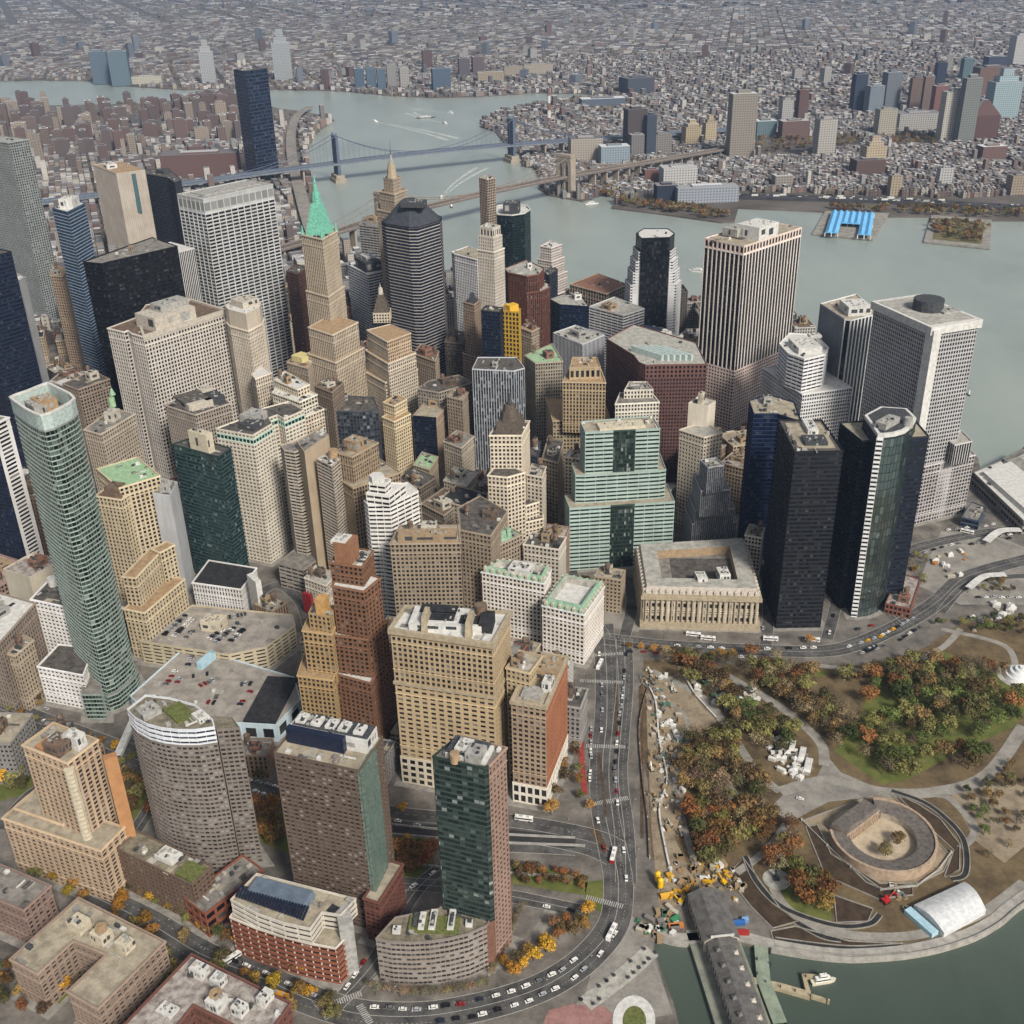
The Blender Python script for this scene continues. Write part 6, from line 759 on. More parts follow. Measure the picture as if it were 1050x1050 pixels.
TREES = [(-252.7,485.1,3,8.7),(-245,481,1,6),(-236.8,475.8,3,6.6),(-230.2,472.4,1,7.4),(-223.4,467,4,6.5),(-215.5,463.5,6,8),(-211.4,460.2,1,6.1),(-202.6,456,3,7.4),(-196.1,451.8,4,8.4),(-190.3,447,1,7.3),(-182.1,443.1,6,6.1),(-177.1,437.7,4,7.3),(-170.7,435,1,8.5),(-164.9,432.9,2,7.8),(-157.9,430.6,6,8.6),(-151.6,427.8,3,8.1),(-147.6,424.6,1,7.7),(-140.4,420.7,1,6.8),(-136.1,418.6,4,9),(-130.2,416.7,2,8.7),(-124.3,412.6,2,8.6),(-118.2,410.3,6,7.1),(-244.4,492,3,7.5),(-234.6,486,6,6.3),(-227.3,482.7,2,6.9),(-219.5,476.6,3,6.9),(-208.8,472,2,7.1),(-201.7,466,1,8),(-196.7,463.2,1,6.8),(-187.7,458,3,7.3),(-181.5,452.3,3,6),(-10.9,410.9,6,7.1),(-3.5,412.4,4,7.9),(3,416.9,3,7.8),(10.5,421.2,1,6.2),(19.9,427.9,3,7.9),(26.4,432.3,3,7.1),(31.2,438.3,1,6.8),(37.3,444.2,6,8.9),(39.6,539.3,1,6.7),(39.8,552.3,3,8),(39.2,564.7,1,7),(38.2,579.6,2,8.4),(40,588.9,4,8),(39.7,600.4,3,8.4),(37.1,612.2,3,8.4),(39.4,620.3,3,7),(-368.3,643.7,1,7),(-358.7,637.8,3,7.4),(-345.5,631.3,1,7.2),(-332.9,624.5,6,7.4),(-321.4,619.4,1,7.3),(-310.2,614.9,3,6.1),(-300.9,609,4,7.6),(-290.6,602.3,3,8.6),(-278.1,598.8,6,8.4),(-142.7,557.2,4,7.5),(-128.9,552.2,2,7.7),(-116.1,546.8,3,7.5),(-102.3,539.8,1,7.2),(-87.4,536.7,3,6.4),(-74.4,531.7,6,7.1),(-308.3,514.5,6,6.5),(-300.8,511.6,3,8.5),(-297.4,506.6,2,6.1),(-290.9,501.4,1,7.6),(-285.8,497.4,6,8.6),(-277.9,492.4,6,6.2),(-271.5,490.7,6,7.5),(88.1,702.9,6,7.1),(97.2,701.8,3,6.8),(106.9,698.9,3,7.7),(114.8,696.3,6,7.7),(121.4,694.2,4,8.3),(131.1,693.3,1,8.7),(138.7,691.4,4,6.9),(150.1,689.4,6,6.7),(157.5,688.9,6,8.4),(165.2,685.8,6,8.8),(-295.5,455.1,3,6.4),(-288.8,451.7,4,8),(-282.4,447.7,4,6.3),(-278.4,443.3,1,8.1),(-272.2,438.9,2,6.1),(-280.5,416.3,3,7.4),(-268,400.3,3,7.4),(-274.5,394.5,1,10.5),(-251.5,387.9,4,7.7),(-252.4,409.1,3,7.1),(-245.3,400.9,6,10.4),(-249.3,421.8,3,7.5),(-254.4,406.1,3,10.4),(-289.2,483,1,9.7),(-275.9,478.7,6,10.3),(-263.5,473.1,3,10.8),(-296.9,492.6,1,9.3),(-287.3,490.7,6,10.2),(-232.7,455.3,6,7.1),(-230.8,460.2,6,10.1),(-213.8,444.1,6,9),(-207,435.7,3,9.9),(-220.5,444.3,1,7.4),(-212.5,431.8,3,10),(-166,409.7,1,10.7),(-149.8,408,3,7.2),(-143.8,404.1,3,8.3),(-132.9,401.3,6,9.3),(-118.5,396,3,10.3),(-113.1,394.6,6,8),(-188.8,433.1,1,7.7),(-195.2,420.1,1,8),(-188.4,410.4,1,9.5),(-194.6,404.3,1,10),(-163.9,419.2,1,8.6),(-210.6,496.1,1,8.5),(-171.2,564.4,1,8.6),(229.2,705.6,3,8.4),(-5.7,404.9,6,8.7),(0.2,409.8,6,7.3),(5.6,414.1,6,9),(12.7,419.7,6,10.9),(35.1,433,3,8.7),(29.4,429.8,4,10),(45,529.2,3,7.6),(25,540.6,4,9.8),(20,525.7,3,10),(31,557,4,9.7),(29.5,566.6,3,9.1),(28.8,617.8,4,8.9),(61,800.3,4,9.6),(-253.7,597,1,10.6),(-263.7,585.3,1,7.6),(-269.6,582.5,1,7.4),(-238.8,566.8,1,10),(-203.9,565.6,1,10.7),(-190.8,565.1,3,9.1),(-97.4,380.6,1,8.8),(-120.7,384.2,4,9.9),(-256.2,463.2,3,7.7),(-266.1,467.2,6,8.1),(-82.6,398.9,5,6),(-80,398.1,5,6),(-77.4,397.4,5,6),(-74.8,396.8,5,6),(-72.2,396.3,5,6),(-69.7,395.8,5,6),(-67.1,395.3,5,6),(-64.6,395,5,6),(-62,394.7,5,6),(-59.5,394.4,5,6),(-57,394.2,5,6),(-54.4,394.1,5,6),(-51.9,394.1,5,6),(-49.4,394.1,5,6),(-46.9,394.1,5,6),(-44.4,394.3,5,6),(-41.9,394.4,5,6),(-39.4,394.7,5,6),(-36.9,395,5,6),(-34.3,395.4,5,6),(-31.8,395.8,5,6),(-29.3,396.3,5,6),(-26.8,396.9,5,6),(-24.3,397.5,5,6),(-21.8,398.2,5,6),(-19.3,399,5,6),(-16.7,405.3,5,6),(-15.5,408.4,5,6),(-14.3,411.6,5,6),(-13,414.8,5,6),(-11.8,418,5,6),(-10.6,421.3,5,6),(-9.3,424.6,5,6),(-8,427.9,5,6),(-6.7,431.3,5,6),(-5.4,434.7,5,6),(-4.1,438.1,5,6),(-2.8,441.6,5,6),(-1.5,445.1,5,6),(-0.1,448.6,5,6)]
WOODS = [([(239.3,609.5),(266.5,653.7),(291.7,664.7),(337.3,650.8),(362.9,626.6),(353.8,589.2),(301,556.5),(253.5,548.8),(231.1,559.1),(217.2,579.2)],66,[0,0,0,1,1,1,2,4,4,5],7,1,(10,16)),([(238,654.9),(303,676.6),(363.3,661.7),(339.9,639),(291,641)],22,[4,4,1,2,5],6.5,1,(10,15)),([(98.1,690.4),(187.1,686.6),(223.3,667.6),(213.1,641.8),(161.6,632.5),(135,641.5),(118,672)],40,[2,4,4,5,5,5,1],7,1,(10,15)),([(184.2,639.5),(223.3,626.6),(239.3,609.5),(209.4,574.5),(201.4,595.1)],30,[2,4,4,5,5,1,5],6,1,(10,15)),([(142.6,624.3),(167.9,628.8),(193.5,590.3),(176.8,575.7),(158.2,581.4)],20,[1,1,4,5,0],6,1,(10,15)),([(113.6,593.3),(144.6,597.3),(152.3,552.5),(165.1,538.3),(152.9,525.4),(125.3,526.3),(106.4,544.9)],42,[4,4,1,5,5,1],6.5,1,(10,15)),([(103.7,527.1),(124.5,522),(158.1,520.8),(144.6,500.2),(123.8,484.9),(107.9,477.6),(98.7,493.7)],36,[2,4,1,1,5,4],6.5,1,(10,15)),([(150.2,512.5),(169.3,516.1),(166.4,491.4),(154.1,476.1),(146.7,468.7),(144.2,484.2)],16,[2,3,4,5],6,1,(10,15)),([(159.8,475.9),(177,464),(173.1,438.9),(155.7,446.5)],8,[1,3],7,1,(10,15)),([(288,547.6),(336.7,564.8),(324.2,528.1),(294.5,479.2),(277.3,479.7),(274.8,504)],22,[4,1,4,0,5],7,1,(5,8)),([(336,728.1),(409.4,736),(399,711.5),(336.3,707.5)],14,[0,4,1],6,1,(5,8)),([(352.4,862.1),(372.3,855.7),(344.4,786.8),(338.6,819.4)],8,[1,4,5],5.5,1,(6,9)),([(399,800.1),(426.3,795.6),(414.9,768.1),(389.5,769.3)],7,[1,4],5,1,(5,8)),([(-264.2,412.6),(-253.2,433.1),(-231.1,421.9),(-245.8,393.7)],9,[3,2,6,1],5.5,0,(7,10)),([(-241.3,470.1),(-206.3,447.4),(-208.9,427.1),(-244.1,452.1)],7,[6,3,1],6,1,(7,10)),([(13.3,435.7),(30.7,450.5),(39.1,443.2),(21.1,426.7)],4,[3,4],5,1,(7,9)),([(-300.7,426.6),(-284.1,439.4),(-260.8,406.3),(-262.1,382.4),(-282.6,383)],9,[3,6,2,1],6,0,(7,11)),([(-392,680.9),(-336.2,649),(-335.7,637.6),(-386,666.2)],6,[4,1],6,0,(6,8)),([(-106.2,389.6),(-99.1,394.2),(-95.2,383.5),(-102.2,379)],3,[1],5,0,(6,8)),([(-359.9,601),(-344.7,605.6),(-325.6,560.6),(-340.2,551.8)],10,[1,6,1],6,1,(10,15)),([(-261.8,567.7),(-238.9,555.6),(-228.8,530),(-253.4,535.3)],12,[2,4,1],5.5,1,(10,15)),([(-175.1,564.5),(-161.7,554.6),(-146.1,501.9),(-161,510.7)],12,[2,4,3],5.5,1,(10,15)),([(-83.7,508),(-53.3,505.3),(-54.4,471.5),(-75.3,479.8)],10,[2,2,3],5.5,1,(10,15)),([(-4.1,482.9),(37.8,472.3),(35.9,461.2),(-4.3,469.9)],16,[2,2,4],4.5,0,(5,7)),([(-47.8,519.4),(16.2,508.8),(16,504.6),(-47.7,515.2)],0,[2],6.5,1,(10,15))]
CARS = [(-178.3,427.3,0.06,-0.4,'grey'),(-163.7,421.5,0.06,-0.44,'grey'),(-157.7,418.1,0.06,-0.44,'black'),(-150.8,415,0.06,-0.42,'white'),(-139,409.9,0.06,-0.43,'white'),(-133.1,406.5,0.06,-0.45,'black'),(-125.7,402.4,0.06,-0.5,'white'),(-117.6,398.5,0.06,-0.48,'white'),(-111.9,395.5,0.06,-0.48,'silver'),(-123.5,389.6,0.06,2.7,'silver'),(-130.3,392.6,0.06,2.7,'white'),(-136.7,395.8,0.06,2.7,'silver'),(-143.7,399.2,0.06,2.8,'grey'),(-153,403.6,0.06,2.6,'grey'),(-160.2,407.4,0.06,2.7,'black'),(-172.4,414.4,0.06,2.7,'red'),(-78.2,386.6,0.06,-0.05,'white'),(-69.9,385.9,0.06,-0.09,'grey'),(-63.4,385.2,0.06,-0.1,'white'),(-56.1,384.7,0.06,-0.05,'silver'),(-47.5,385.7,0.06,0.14,'white'),(-41.1,386.6,0.06,0.17,'black'),(-33.3,387.2,0.06,0.14,'red'),(-23.5,389.9,0.06,0.26,'dark'),(-14.8,392,0.06,0.28,'white'),(-6.7,394.1,0.06,0.28,'white'),(1,397.4,0.06,0.4,'white'),(7.7,400.5,0.06,0.4,'grey'),(15.1,404.1,0.06,0.45,'white'),(20.9,407.1,0.06,0.64,'silver'),(27.4,413.1,0.06,0.67,'white'),(-43.5,377.5,0.06,0.19,'dark'),(-35.5,378.7,0.06,0.15,'black'),(-27,379.4,0.06,0.19,'black'),(-21.8,380.8,0.06,0.26,'white'),(-13.9,383.3,0.06,0.3,'black'),(-5.1,385.8,0.06,0.32,'white'),(2.5,388.1,0.06,0.4,'white'),(9.7,392.2,0.06,0.44,'silver'),(16.5,395.2,0.06,0.44,'white'),(27.2,401.9,0.06,0.69,'white'),(32.5,407.2,0.06,0.68,'silver'),(42.2,416.9,0.06,0.97,'white'),(51.1,430,0.06,0.95,'white'),(51,494.8,0.06,1.7,'red'),(49.1,518.5,0.06,1.7,'white'),(62,470.4,0.06,1.5,'white'),(62.8,493,0.06,1.6,'white'),(63,533.9,0.06,1.5,'white'),(63.5,544.7,0.06,1.5,'red'),(63.9,555.5,0.06,1.5,'silver'),(64.1,565.5,0.06,1.4,'grey'),(65.3,573,0.06,1.4,'black'),(67.3,583.7,0.06,1.4,'black'),(68.2,592.6,0.06,1.4,'white'),(70.1,602.3,0.06,1.4,'red'),(72.2,613.6,0.06,1.4,'black'),(73.4,624.4,0.06,1.4,'silver'),(75.5,633.2,0.06,1.4,'silver'),(77.2,643.8,0.06,1.4,'white'),(78.9,652.9,0.06,1.4,'silver'),(80.8,667,0.06,1.5,'silver'),(81.9,675.4,0.06,1.5,'black'),(85.4,696.8,0.06,1.4,'black'),(58.8,606.6,0.06,1.5,'white'),(61.4,629.1,0.06,1.5,'silver'),(62.6,647.4,0.06,1.6,'grey'),(63.5,658.4,0.06,1.5,'silver'),(64.7,697.9,0.06,1.5,'white'),(46.9,556.8,0.06,1.5,'white'),(47.7,563.4,0.06,1.4,'white'),(49.6,579.3,0.06,1.5,'silver'),(49.7,585.2,0.06,1.5,'white'),(50.6,593.8,0.06,1.5,'silver'),(51.1,600.9,0.06,1.5,'red'),(51.8,608.5,0.06,1.5,'silver'),(-388.9,658.2,0.06,-0.46,'black'),(-380.9,654.4,0.06,-0.49,'black'),(-374.4,650,0.06,-0.53,'white'),(-367.1,646.7,0.06,-0.5,'white'),(-359.9,642.4,0.06,-0.52,'black'),(-351.3,637.8,0.06,-0.49,'black'),(-339.8,631.7,0.06,-0.52,'white'),(-323.6,623.6,0.06,-0.51,'black'),(-315,618.5,0.06,-0.52,'silver'),(-307.9,614.9,0.06,-0.5,'white'),(-292.4,607.2,0.06,-0.52,'white'),(-373.7,637.5,0.06,-0.59,'black'),(-338.4,615.7,0.06,-0.52,'black'),(-330.5,610.9,0.06,-0.43,'grey'),(-323.2,607.2,0.06,-0.43,'red'),(-315.7,604,0.06,-0.43,'black'),(-308.7,599.7,0.06,-0.44,'silver'),(-302,596.7,0.06,-0.47,'silver'),(-385.6,669.5,0.06,-0.49,'silver'),(-359.7,654.5,0.06,-0.56,'white'),(-344.3,646.5,0.06,-0.47,'silver'),(-178.8,555.8,0.06,-0.47,'white'),(-172.4,553,0.06,-0.43,'white'),(-166.3,550,0.06,-0.48,'white'),(-159.8,546.9,0.06,-0.48,'black'),(-153.6,543.5,0.06,-0.42,'black'),(-179.4,564.6,0.06,-0.4,'white'),(-172.4,561.8,0.06,-0.4,'silver'),(-165.8,559.4,0.06,-0.39,'silver'),(-160.5,557.3,0.06,-0.36,'white'),(-76.9,522.6,0.06,-0.3,'white'),(-64.4,518.7,0.06,-0.24,'silver'),(30.3,507.8,0.06,-0.39,'grey'),(14.2,450.7,0.06,-0.29,'white'),(28.5,447.4,0.06,-0.23,'black'),(-63.4,468.8,0.06,0.71,'white'),(-52.6,478.3,0.06,0.76,'white'),(-94.1,399.9,0.06,1.1,'white'),(-90.6,407.3,0.06,1.1,'white'),(-87,415.2,0.06,1.1,'red'),(-256.4,482,0.06,1.4,'white'),(-255,488,0.06,1.3,'black'),(-253.6,494.8,0.06,1.4,'black'),(-252.3,500.9,0.06,1.4,'white'),(-249.2,475,0.06,1.3,'silver'),(-247.7,482.7,0.06,1.4,'silver'),(-246,490.9,0.06,1.4,'white'),(-244.8,497.8,0.06,1.4,'white'),(88.7,700.2,0.06,-0.16,'dark'),(99.3,699.2,0.06,-0.17,'red'),(108.5,697.2,0.06,-0.14,'red'),(116.7,695.8,0.06,-0.15,'black'),(127.6,694.3,0.06,-0.13,'black'),(144.8,692.2,0.06,-0.12,'dark'),(164,690.5,0.06,-0.12,'silver'),(172.6,689.1,0.06,-0.07,'white'),(181.9,688.4,0.06,-0.1,'silver'),(126.3,706.5,0.06,-0.15,'white'),(142.5,704.3,0.06,-0.15,'silver'),(151.6,702.8,0.06,-0.11,'white'),(160,701.4,0.06,-0.17,'white'),(184.3,698,0.06,0.06,'white'),(194.7,699,0.06,0,'white'),(211.5,699.2,0.06,0.05,'black'),(222.6,699,0.06,0.06,'white'),(230.7,699.1,0.06,0.05,'white'),(258.2,699.5,0.06,0.41,'white'),(268.5,703.8,0.06,0.42,'silver'),(275,707,0.06,0.46,'yellow'),(280.6,709.6,0.06,0.44,'silver'),(286.7,712.2,0.06,0.46,'yellow'),(288.7,714.1,0.06,0.59,'white'),(294.1,717.7,0.06,0.62,'white'),(299.1,721.3,0.06,0.6,'yellow'),(304.2,725,0.06,0.64,'black'),(308.9,728.2,0.06,0.63,'silver'),(313.9,732.2,0.06,0.66,'silver'),(319.8,736,0.06,0.63,'silver'),(265.8,690.7,0.06,0.41,'silver'),(272.5,693.1,0.06,0.47,'dark'),(278.4,695.7,0.06,0.44,'silver'),(286.1,699.5,0.06,0.44,'grey'),(300.8,707.2,0.06,0.66,'black'),(305.6,711.4,0.06,0.65,'black'),(310.5,715.3,0.06,0.6,'white'),(315.8,719.2,0.06,0.63,'dark'),(322.2,723.3,0.06,0.64,'grey'),(271.8,723.1,0.06,0.36,'dark'),(283.6,727.3,0.06,0.34,'red'),(383.8,765,0.06,0,'black'),(390.1,764.5,0.06,-0.05,'white'),(396.5,764.6,0.06,-0.06,'silver'),(402.6,763.6,0.06,-0.05,'white'),(409.5,763.7,0.06,-0.04,'silver'),(416.3,763.1,0.06,-0.09,'white'),(424.6,763.3,0.06,-0.08,'silver'),(400.7,879.8,0.06,0.18,'white'),(409.3,880.9,0.06,0.15,'silver'),(419,883,0.06,0.12,'white'),(426.7,884,0.06,0.13,'silver'),(435.9,884.9,0.06,0.15,'silver'),(436.9,885,0.06,0.34,'white'),(445.2,888.4,0.06,0.34,'white'),(462.4,894.9,0.06,0.41,'white'),(470.5,898.4,0.06,0.34,'white'),(479.1,901.6,0.06,0.36,'silver'),(357.8,837,0.06,0.42,'black'),(366.1,840.6,0.06,0.4,'silver'),(375,844.6,0.06,0.46,'black'),(383.5,848.4,0.06,0.4,'dark'),(393.5,852.3,0.06,0.43,'white'),(401,854.6,0.06,0.21,'grey'),(433.2,863.5,0.06,0.28,'white'),(443.9,865.7,0.06,0.27,'silver'),(452.3,868.2,0.06,0.24,'white'),(411.6,852.6,0.06,0.2,'black'),(419.2,854.9,0.06,0.24,'silver'),(448.8,861.1,0.06,0.26,'black'),(321.9,813,0.06,0.77,'grey'),(329.6,820.1,0.06,0.79,'silver'),(337.8,827.6,0.06,0.73,'silver'),(60.6,726.8,0.06,1.7,'red'),(57.1,768.8,0.06,1.7,'red'),(44.5,883.6,0.06,1.6,'silver'),(44.2,890.5,0.06,1.6,'black'),(44.3,898,0.06,1.6,'white'),(44,905.7,0.06,1.6,'yellow'),(43.3,914.7,0.06,1.6,'silver'),(42.6,922.2,0.06,1.6,'black'),(42.5,929,0.06,1.6,'yellow'),(42.3,937.2,0.06,1.6,'silver'),(41.7,945.2,0.06,1.6,'white'),(41.7,951.8,0.06,1.7,'black'),(41.6,961.2,0.06,1.6,'black'),(40.2,977.7,0.06,1.6,'yellow'),(39.9,993.4,0.06,1.6,'white'),(39.4,1011.9,0.06,1.6,'silver'),(38.8,1020.6,0.06,1.6,'yellow'),(38.5,1029.6,0.06,1.6,'white'),(38.6,1039.4,0.06,1.7,'white'),(37.8,1046.6,0.06,1.6,'silver'),(37.6,1056,0.06,1.6,'white'),(197.7,727.6,0.06,1.4,'silver'),(203.4,749.1,0.06,1.3,'black'),(205.7,759.9,0.06,1.3,'black'),(248.4,719.1,0.06,1.2,'white'),(258,743,0.06,1.2,'black'),(261.5,751.9,0.06,1.2,'black'),(264.8,760.3,0.06,1.2,'silver'),(267.1,766.3,0.06,1.2,'white'),(-173,741.1,0.06,1.4,'white'),(-172.2,749,0.06,1.4,'black'),(-173.5,755.8,0.06,2,'white'),(-175.8,761.9,0.06,1.9,'white'),(-178.8,770.9,0.06,2,'silver'),(-226.6,807,0.06,-0.03,'white'),(-208.1,806.7,0.06,-0.09,'silver'),(179.8,533.4,0.18,-0.42,'white'),(-271.9,711.3,19,2.8,'black'),(-271,714.2,19,2.8,'black'),(-269.6,717.4,19,2.8,'silver'),(-268.5,720.7,19,2.8,'silver'),(-267.2,724.2,19,2.8,'grey'),(-266.2,726.8,19,2.8,'silver'),(-265.3,729,19,2.8,'black'),(-264.8,731.6,19,2.8,'grey'),(-262.5,737.6,19,2.8,'dark'),(-264.1,708.9,19,2.8,'white'),(-263.2,712.2,19,2.8,'silver'),(-262.1,714.4,19,2.8,'black'),(-261.3,717.2,19,2.8,'dark'),(-260.5,719.6,19,2.8,'dark'),(-259.1,723,19,2.8,'white'),(-258.3,725.5,19,2.9,'white'),(-257.2,728.7,19,2.8,'white'),(-256.3,732,19,2.8,'white'),(-253.8,707.3,19,2.8,'grey'),(-251.7,712.3,19,2.7,'silver'),(-250.6,715.2,19,2.7,'grey'),(-235.8,704.4,19,2.6,'white'),(-234,707.2,19,2.6,'dark'),(-232.9,709,19,2.6,'grey'),(-231.1,711.6,19,2.5,'black'),(-229.8,714,19,2.6,'white'),(-228.3,716.3,19,2.6,'white'),(-229.2,699.8,19,2.7,'silver'),(-228,702.3,19,2.7,'dark'),(-226.5,705.4,19,2.7,'silver'),(-224.8,708.2,19,2.7,'grey'),(-223.9,710.7,19,2.6,'black'),(-222.4,713.8,19,2.6,'grey'),(-221.2,715.8,19,2.7,'white'),(-219.7,718.4,19,2.7,'dark'),(-218,701.1,19,2.7,'black'),(-216.8,703.7,19,2.7,'silver'),(-215.7,706.3,19,2.7,'grey'),(-214.5,708.8,19,2.8,'white'),(-213.2,712.3,19,2.7,'dark'),(-211.6,714.9,19,2.7,'black'),(-228.6,733,19,1.9,'dark'),(-226,734.1,19,1.9,'black'),(-222.9,735.3,19,1.9,'silver'),(-220.1,736.2,19,1.9,'black'),(-217.3,736.9,19,1.9,'black'),(-214.7,738.1,19,1.9,'dark'),(-256.2,654.3,14,3,'grey'),(-255.3,657.6,14,3,'red'),(-254.6,663.7,14,3,'red'),(-253.7,669.5,14,3,'white'),(-248.4,656.2,14,2.9,'red'),(-247.8,659.8,14,2.9,'silver'),(-245.8,677.8,14,3,'dark'),(-245.8,684.9,14,3.1,'silver'),(-245.5,688.4,14,3.1,'grey'),(-245.3,691.8,14,3,'red'),(-245,695.1,14,3.1,'dark'),(-238.4,663.1,14,1.8,'black'),(-228.7,665.4,14,1.8,'black'),(-230.2,651.3,14,2.3,'red'),(-227.5,653.7,14,2.3,'red'),(-225.2,655.3,14,2.3,'grey'),(-223.4,657.4,14,2.3,'silver'),(-219.8,631.2,14,1.4,'red'),(-215.8,630.6,14,1.4,'black'),(-197.6,652.8,14,1.4,'silver'),(-194,651.9,14,1.4,'black'),(-196.4,627.9,14,2.9,'dark'),(-195.3,631.5,14,2.9,'red'),(-192.2,642.5,14,2.8,'red'),(-264.9,639.8,14,1.2,'silver'),(-261.8,638.9,14,1.2,'white'),(-258.9,638.1,14,1.2,'dark'),(-255.3,636.3,14,1.2,'grey')]
BUSES = [(49.6,430.5,1.1,'white'),(-129.2,395.1,-0.4,'yellow'),(56,487.9,1.3,'redwhite'),(63.8,683,1.2,'white'),(151.6,714.3,-0.23,'white'),(232.4,709.4,-0.33,'white'),(141,720.2,2.9,'white'),(-159.9,419.4,0.72,'white'),(2.8,521.1,-0.21,'white'),(415.9,874.3,-0.57,'white'),(273.8,694.5,0.52,'black'),(200.1,711.5,-0.13,'white')]
CAM = (495,)
CAMR,CAMU,CAMD,CAMF = (0.9996885600862851, -0.011650523474824955, -0.02206916707473326),(0.024955617255638815, 0.4667043462596608, 0.884061236764588),(0, 0.8843366544959591, -0.46684974190299683),1125.0
# ---------------------------------------------------------------- pixel-free geometry helpers for far things
def ray(px, py, z=0.0):
    """ground point seen at a place of the photograph (used to set real-world positions)"""
    a = (px-525)/CAMF; b = (525-py)/CAMF
    d = [CAMD[i]+a*CAMR[i]+b*CAMU[i] for i in range(3)]; t = (z-CAM[0])/d[2]
    return (t*d[0], t*d[1])
def height(bx, by, top):
    x, y = ray(bx, by); lo, hi = 0, 470
    for _ in range(40):
        m = (lo+hi)/2; v = (x, y, m-CAM[0]); w = sum(v[i]*CAMD[i] for i in range(3)); u = sum(v[i]*CAMU[i] for i in range(3))
        if 525-CAMF*u/w > top: lo = m
        else: hi = m
    return lo

# ---------------------------------------------------------------- towers and blocks
for name, label, cat, nwin, roof, clut, tiers, parts, grp in BUILDINGS:
    T = [(p, z0, z1, STYLES[s], ({k: STYLES[v] for k, v in ew.items()} if isinstance(ew, dict) else ew), rk) for p, z0, z1, s, ew, rk in tiers]
    make_building(name, label, cat, nwin, roof, clut, T, parts, grp)
for p, h, roof, wc, label in BLOCKS:
    r = random.Random(hash_(label))
    st = (r.uniform(2.6, 3.6), r.uniform(3.4, 3.9), r.uniform(.4, .55), r.uniform(.38, .5), r.choice('fps'), wc, tuple(int(v*.93) for v in wc), 'dark')
    T = [(p, 0.0, h, st, None, None)]
    if h > 45 and r.random() < .5: T.append((inset(p, 3.5), h-1, h+7, st, None, None))
    make_building('office_building', label, 'office building', 0, roof, 'old', T, [], 'lesser blocks between the towers')

# ---------------------------------------------------------------- ground and water
def sheet(name, polys, z, m, depth=0):
    b = MB()
    for p in polys:
        a = sum(p[i-1][0]*p[i][1]-p[i][0]*p[i-1][1] for i in range(len(p)))
        q = p if a > 0 else p[::-1]
        b.face([(x, y, z) for x, y in q])
        if depth:
            for i in range(len(q)):
                c, d = q[i-1], q[i]; b.face([(c[0],c[1],z-depth),(d[0],d[1],z-depth),(d[0],d[1],z),(c[0],c[1],z)])
    o = b.build(name, m)
    # triangulate the outlines cleanly
    import bmesh
    bm = bmesh.new(); bm.from_mesh(o.data); bmesh.ops.triangulate(bm, faces=[f for f in bm.faces if len(f.verts) > 4]); bm.to_mesh(o.data); bm.free()
    return struct(o)
def offs(l, d):
    o = []
    for i in range(len(l)):
        a = l[max(i-1, 0)]; c = l[min(i+1, len(l)-1)]
        t = (c[0]-a[0], c[1]-a[1]); L = math.hypot(*t) or 1
        o.append((l[i][0]-t[1]/L*d, l[i][1]+t[0]/L*d))
    return o
def smooth(l, n=6):
    o = []
    for i in range(len(l)-1):
        p0, p1, p2, p3 = l[max(i-1, 0)], l[i], l[i+1], l[min(i+2, len(l)-1)]
        for k in range(n):
            t = k/n
            o.append(tuple(.5*(2*p1[j]+(p2[j]-p0[j])*t+(2*p0[j]-5*p1[j]+4*p2[j]-p3[j])*t*t+(3*p1[j]-p0[j]-3*p2[j]+p3[j])*t**3) for j in (0, 1)))
    return o+[l[-1]]
def ribbon(b, l, d0, d1, z, z1=None, mi=0):
    A, B = offs(l, d0), offs(l, d1)
    for i in range(len(l)-1):
        if z1 is None: b.face([(*A[i],z),(*A[i+1],z),(*B[i+1],z),(*B[i],z)][::(1 if d1 > d0 else -1)], mi)
        else:
            b.face([(*A[i],z1),(*A[i+1],z1),(*B[i+1],z1),(*B[i],z1)], mi)
            b.face([(*A[i],z),(*A[i+1],z),(*A[i+1],z1),(*A[i],z1)], mi); b.face([(*B[i],z),(*B[i+1],z),(*B[i+1],z1),(*B[i],z1)], mi)
light = surf('path_paving', (122,118,110), (150,145,136), .1)
pave = surf('city_pavement', (80,76,71), (120,114,106), .05, .9, (146,140,130), det=10)
sheet('ground', [MANH], 0, pave, 3)
sheet('far_ground', [BKLYN], .3, surf('far_ground', (78,72,64), (104,97,90), .006, .95, (122,116,108)), 3)
sheet('river_pier', PIERS, 1.2, surf('pier_concrete', (122,118,110), (152,148,138), .08), 3)
sheet('park_soil', [PARK], .02, surf('park_soil', (78,66,48), (112,96,70), .06, .95, (88,84,50)))
sheet('lawn', LAWNS, .05, surf('lawn', (78,88,40), (104,106,54), .09, .95, (118,108,70)))
sheet('planting_bed', BEDS, .08, surf('planting_bed', (52,42,32), (74,60,46), .15, .95))
b = MB()
for p in BEDS+SAND[:1]:
    q = [tuple(v) for v in p]+[tuple(p[0])]; ribbon(b, q, -.35, .35, .05, .55)
struct(b.build('bed_edging', light))
sheet('sand', SAND, .035, surf('bare_sand', (116,103,86), (152,138,116), .09, .95, (96,84,70), det=10))
pl = surf('plaza_paving', (118,114,108), (146,141,132), .06)
sheet('plaza', PLAZA, .09, pl)
asph = surf('asphalt', (60,59,58), (92,90,87), .09, .9, (110,106,101), det=10)
white = surf('road_paint', (140,138,133), (182,180,174), 1.2)
b = MB(); i = 0
for d in BUILDINGS:
    for t in d[6]:
        if t[1] < 1 and t[0][0][1] < 900:
            b.face([(x, y, .0315+.008*(i % 9)) for x, y in inset(t[0], -4.5)]); i += 1
struct(b.build('sidewalk', surf('sidewalk', (120,116,109), (150,145,136), .2)))
b = MB(); k = MB(); mk = MB()
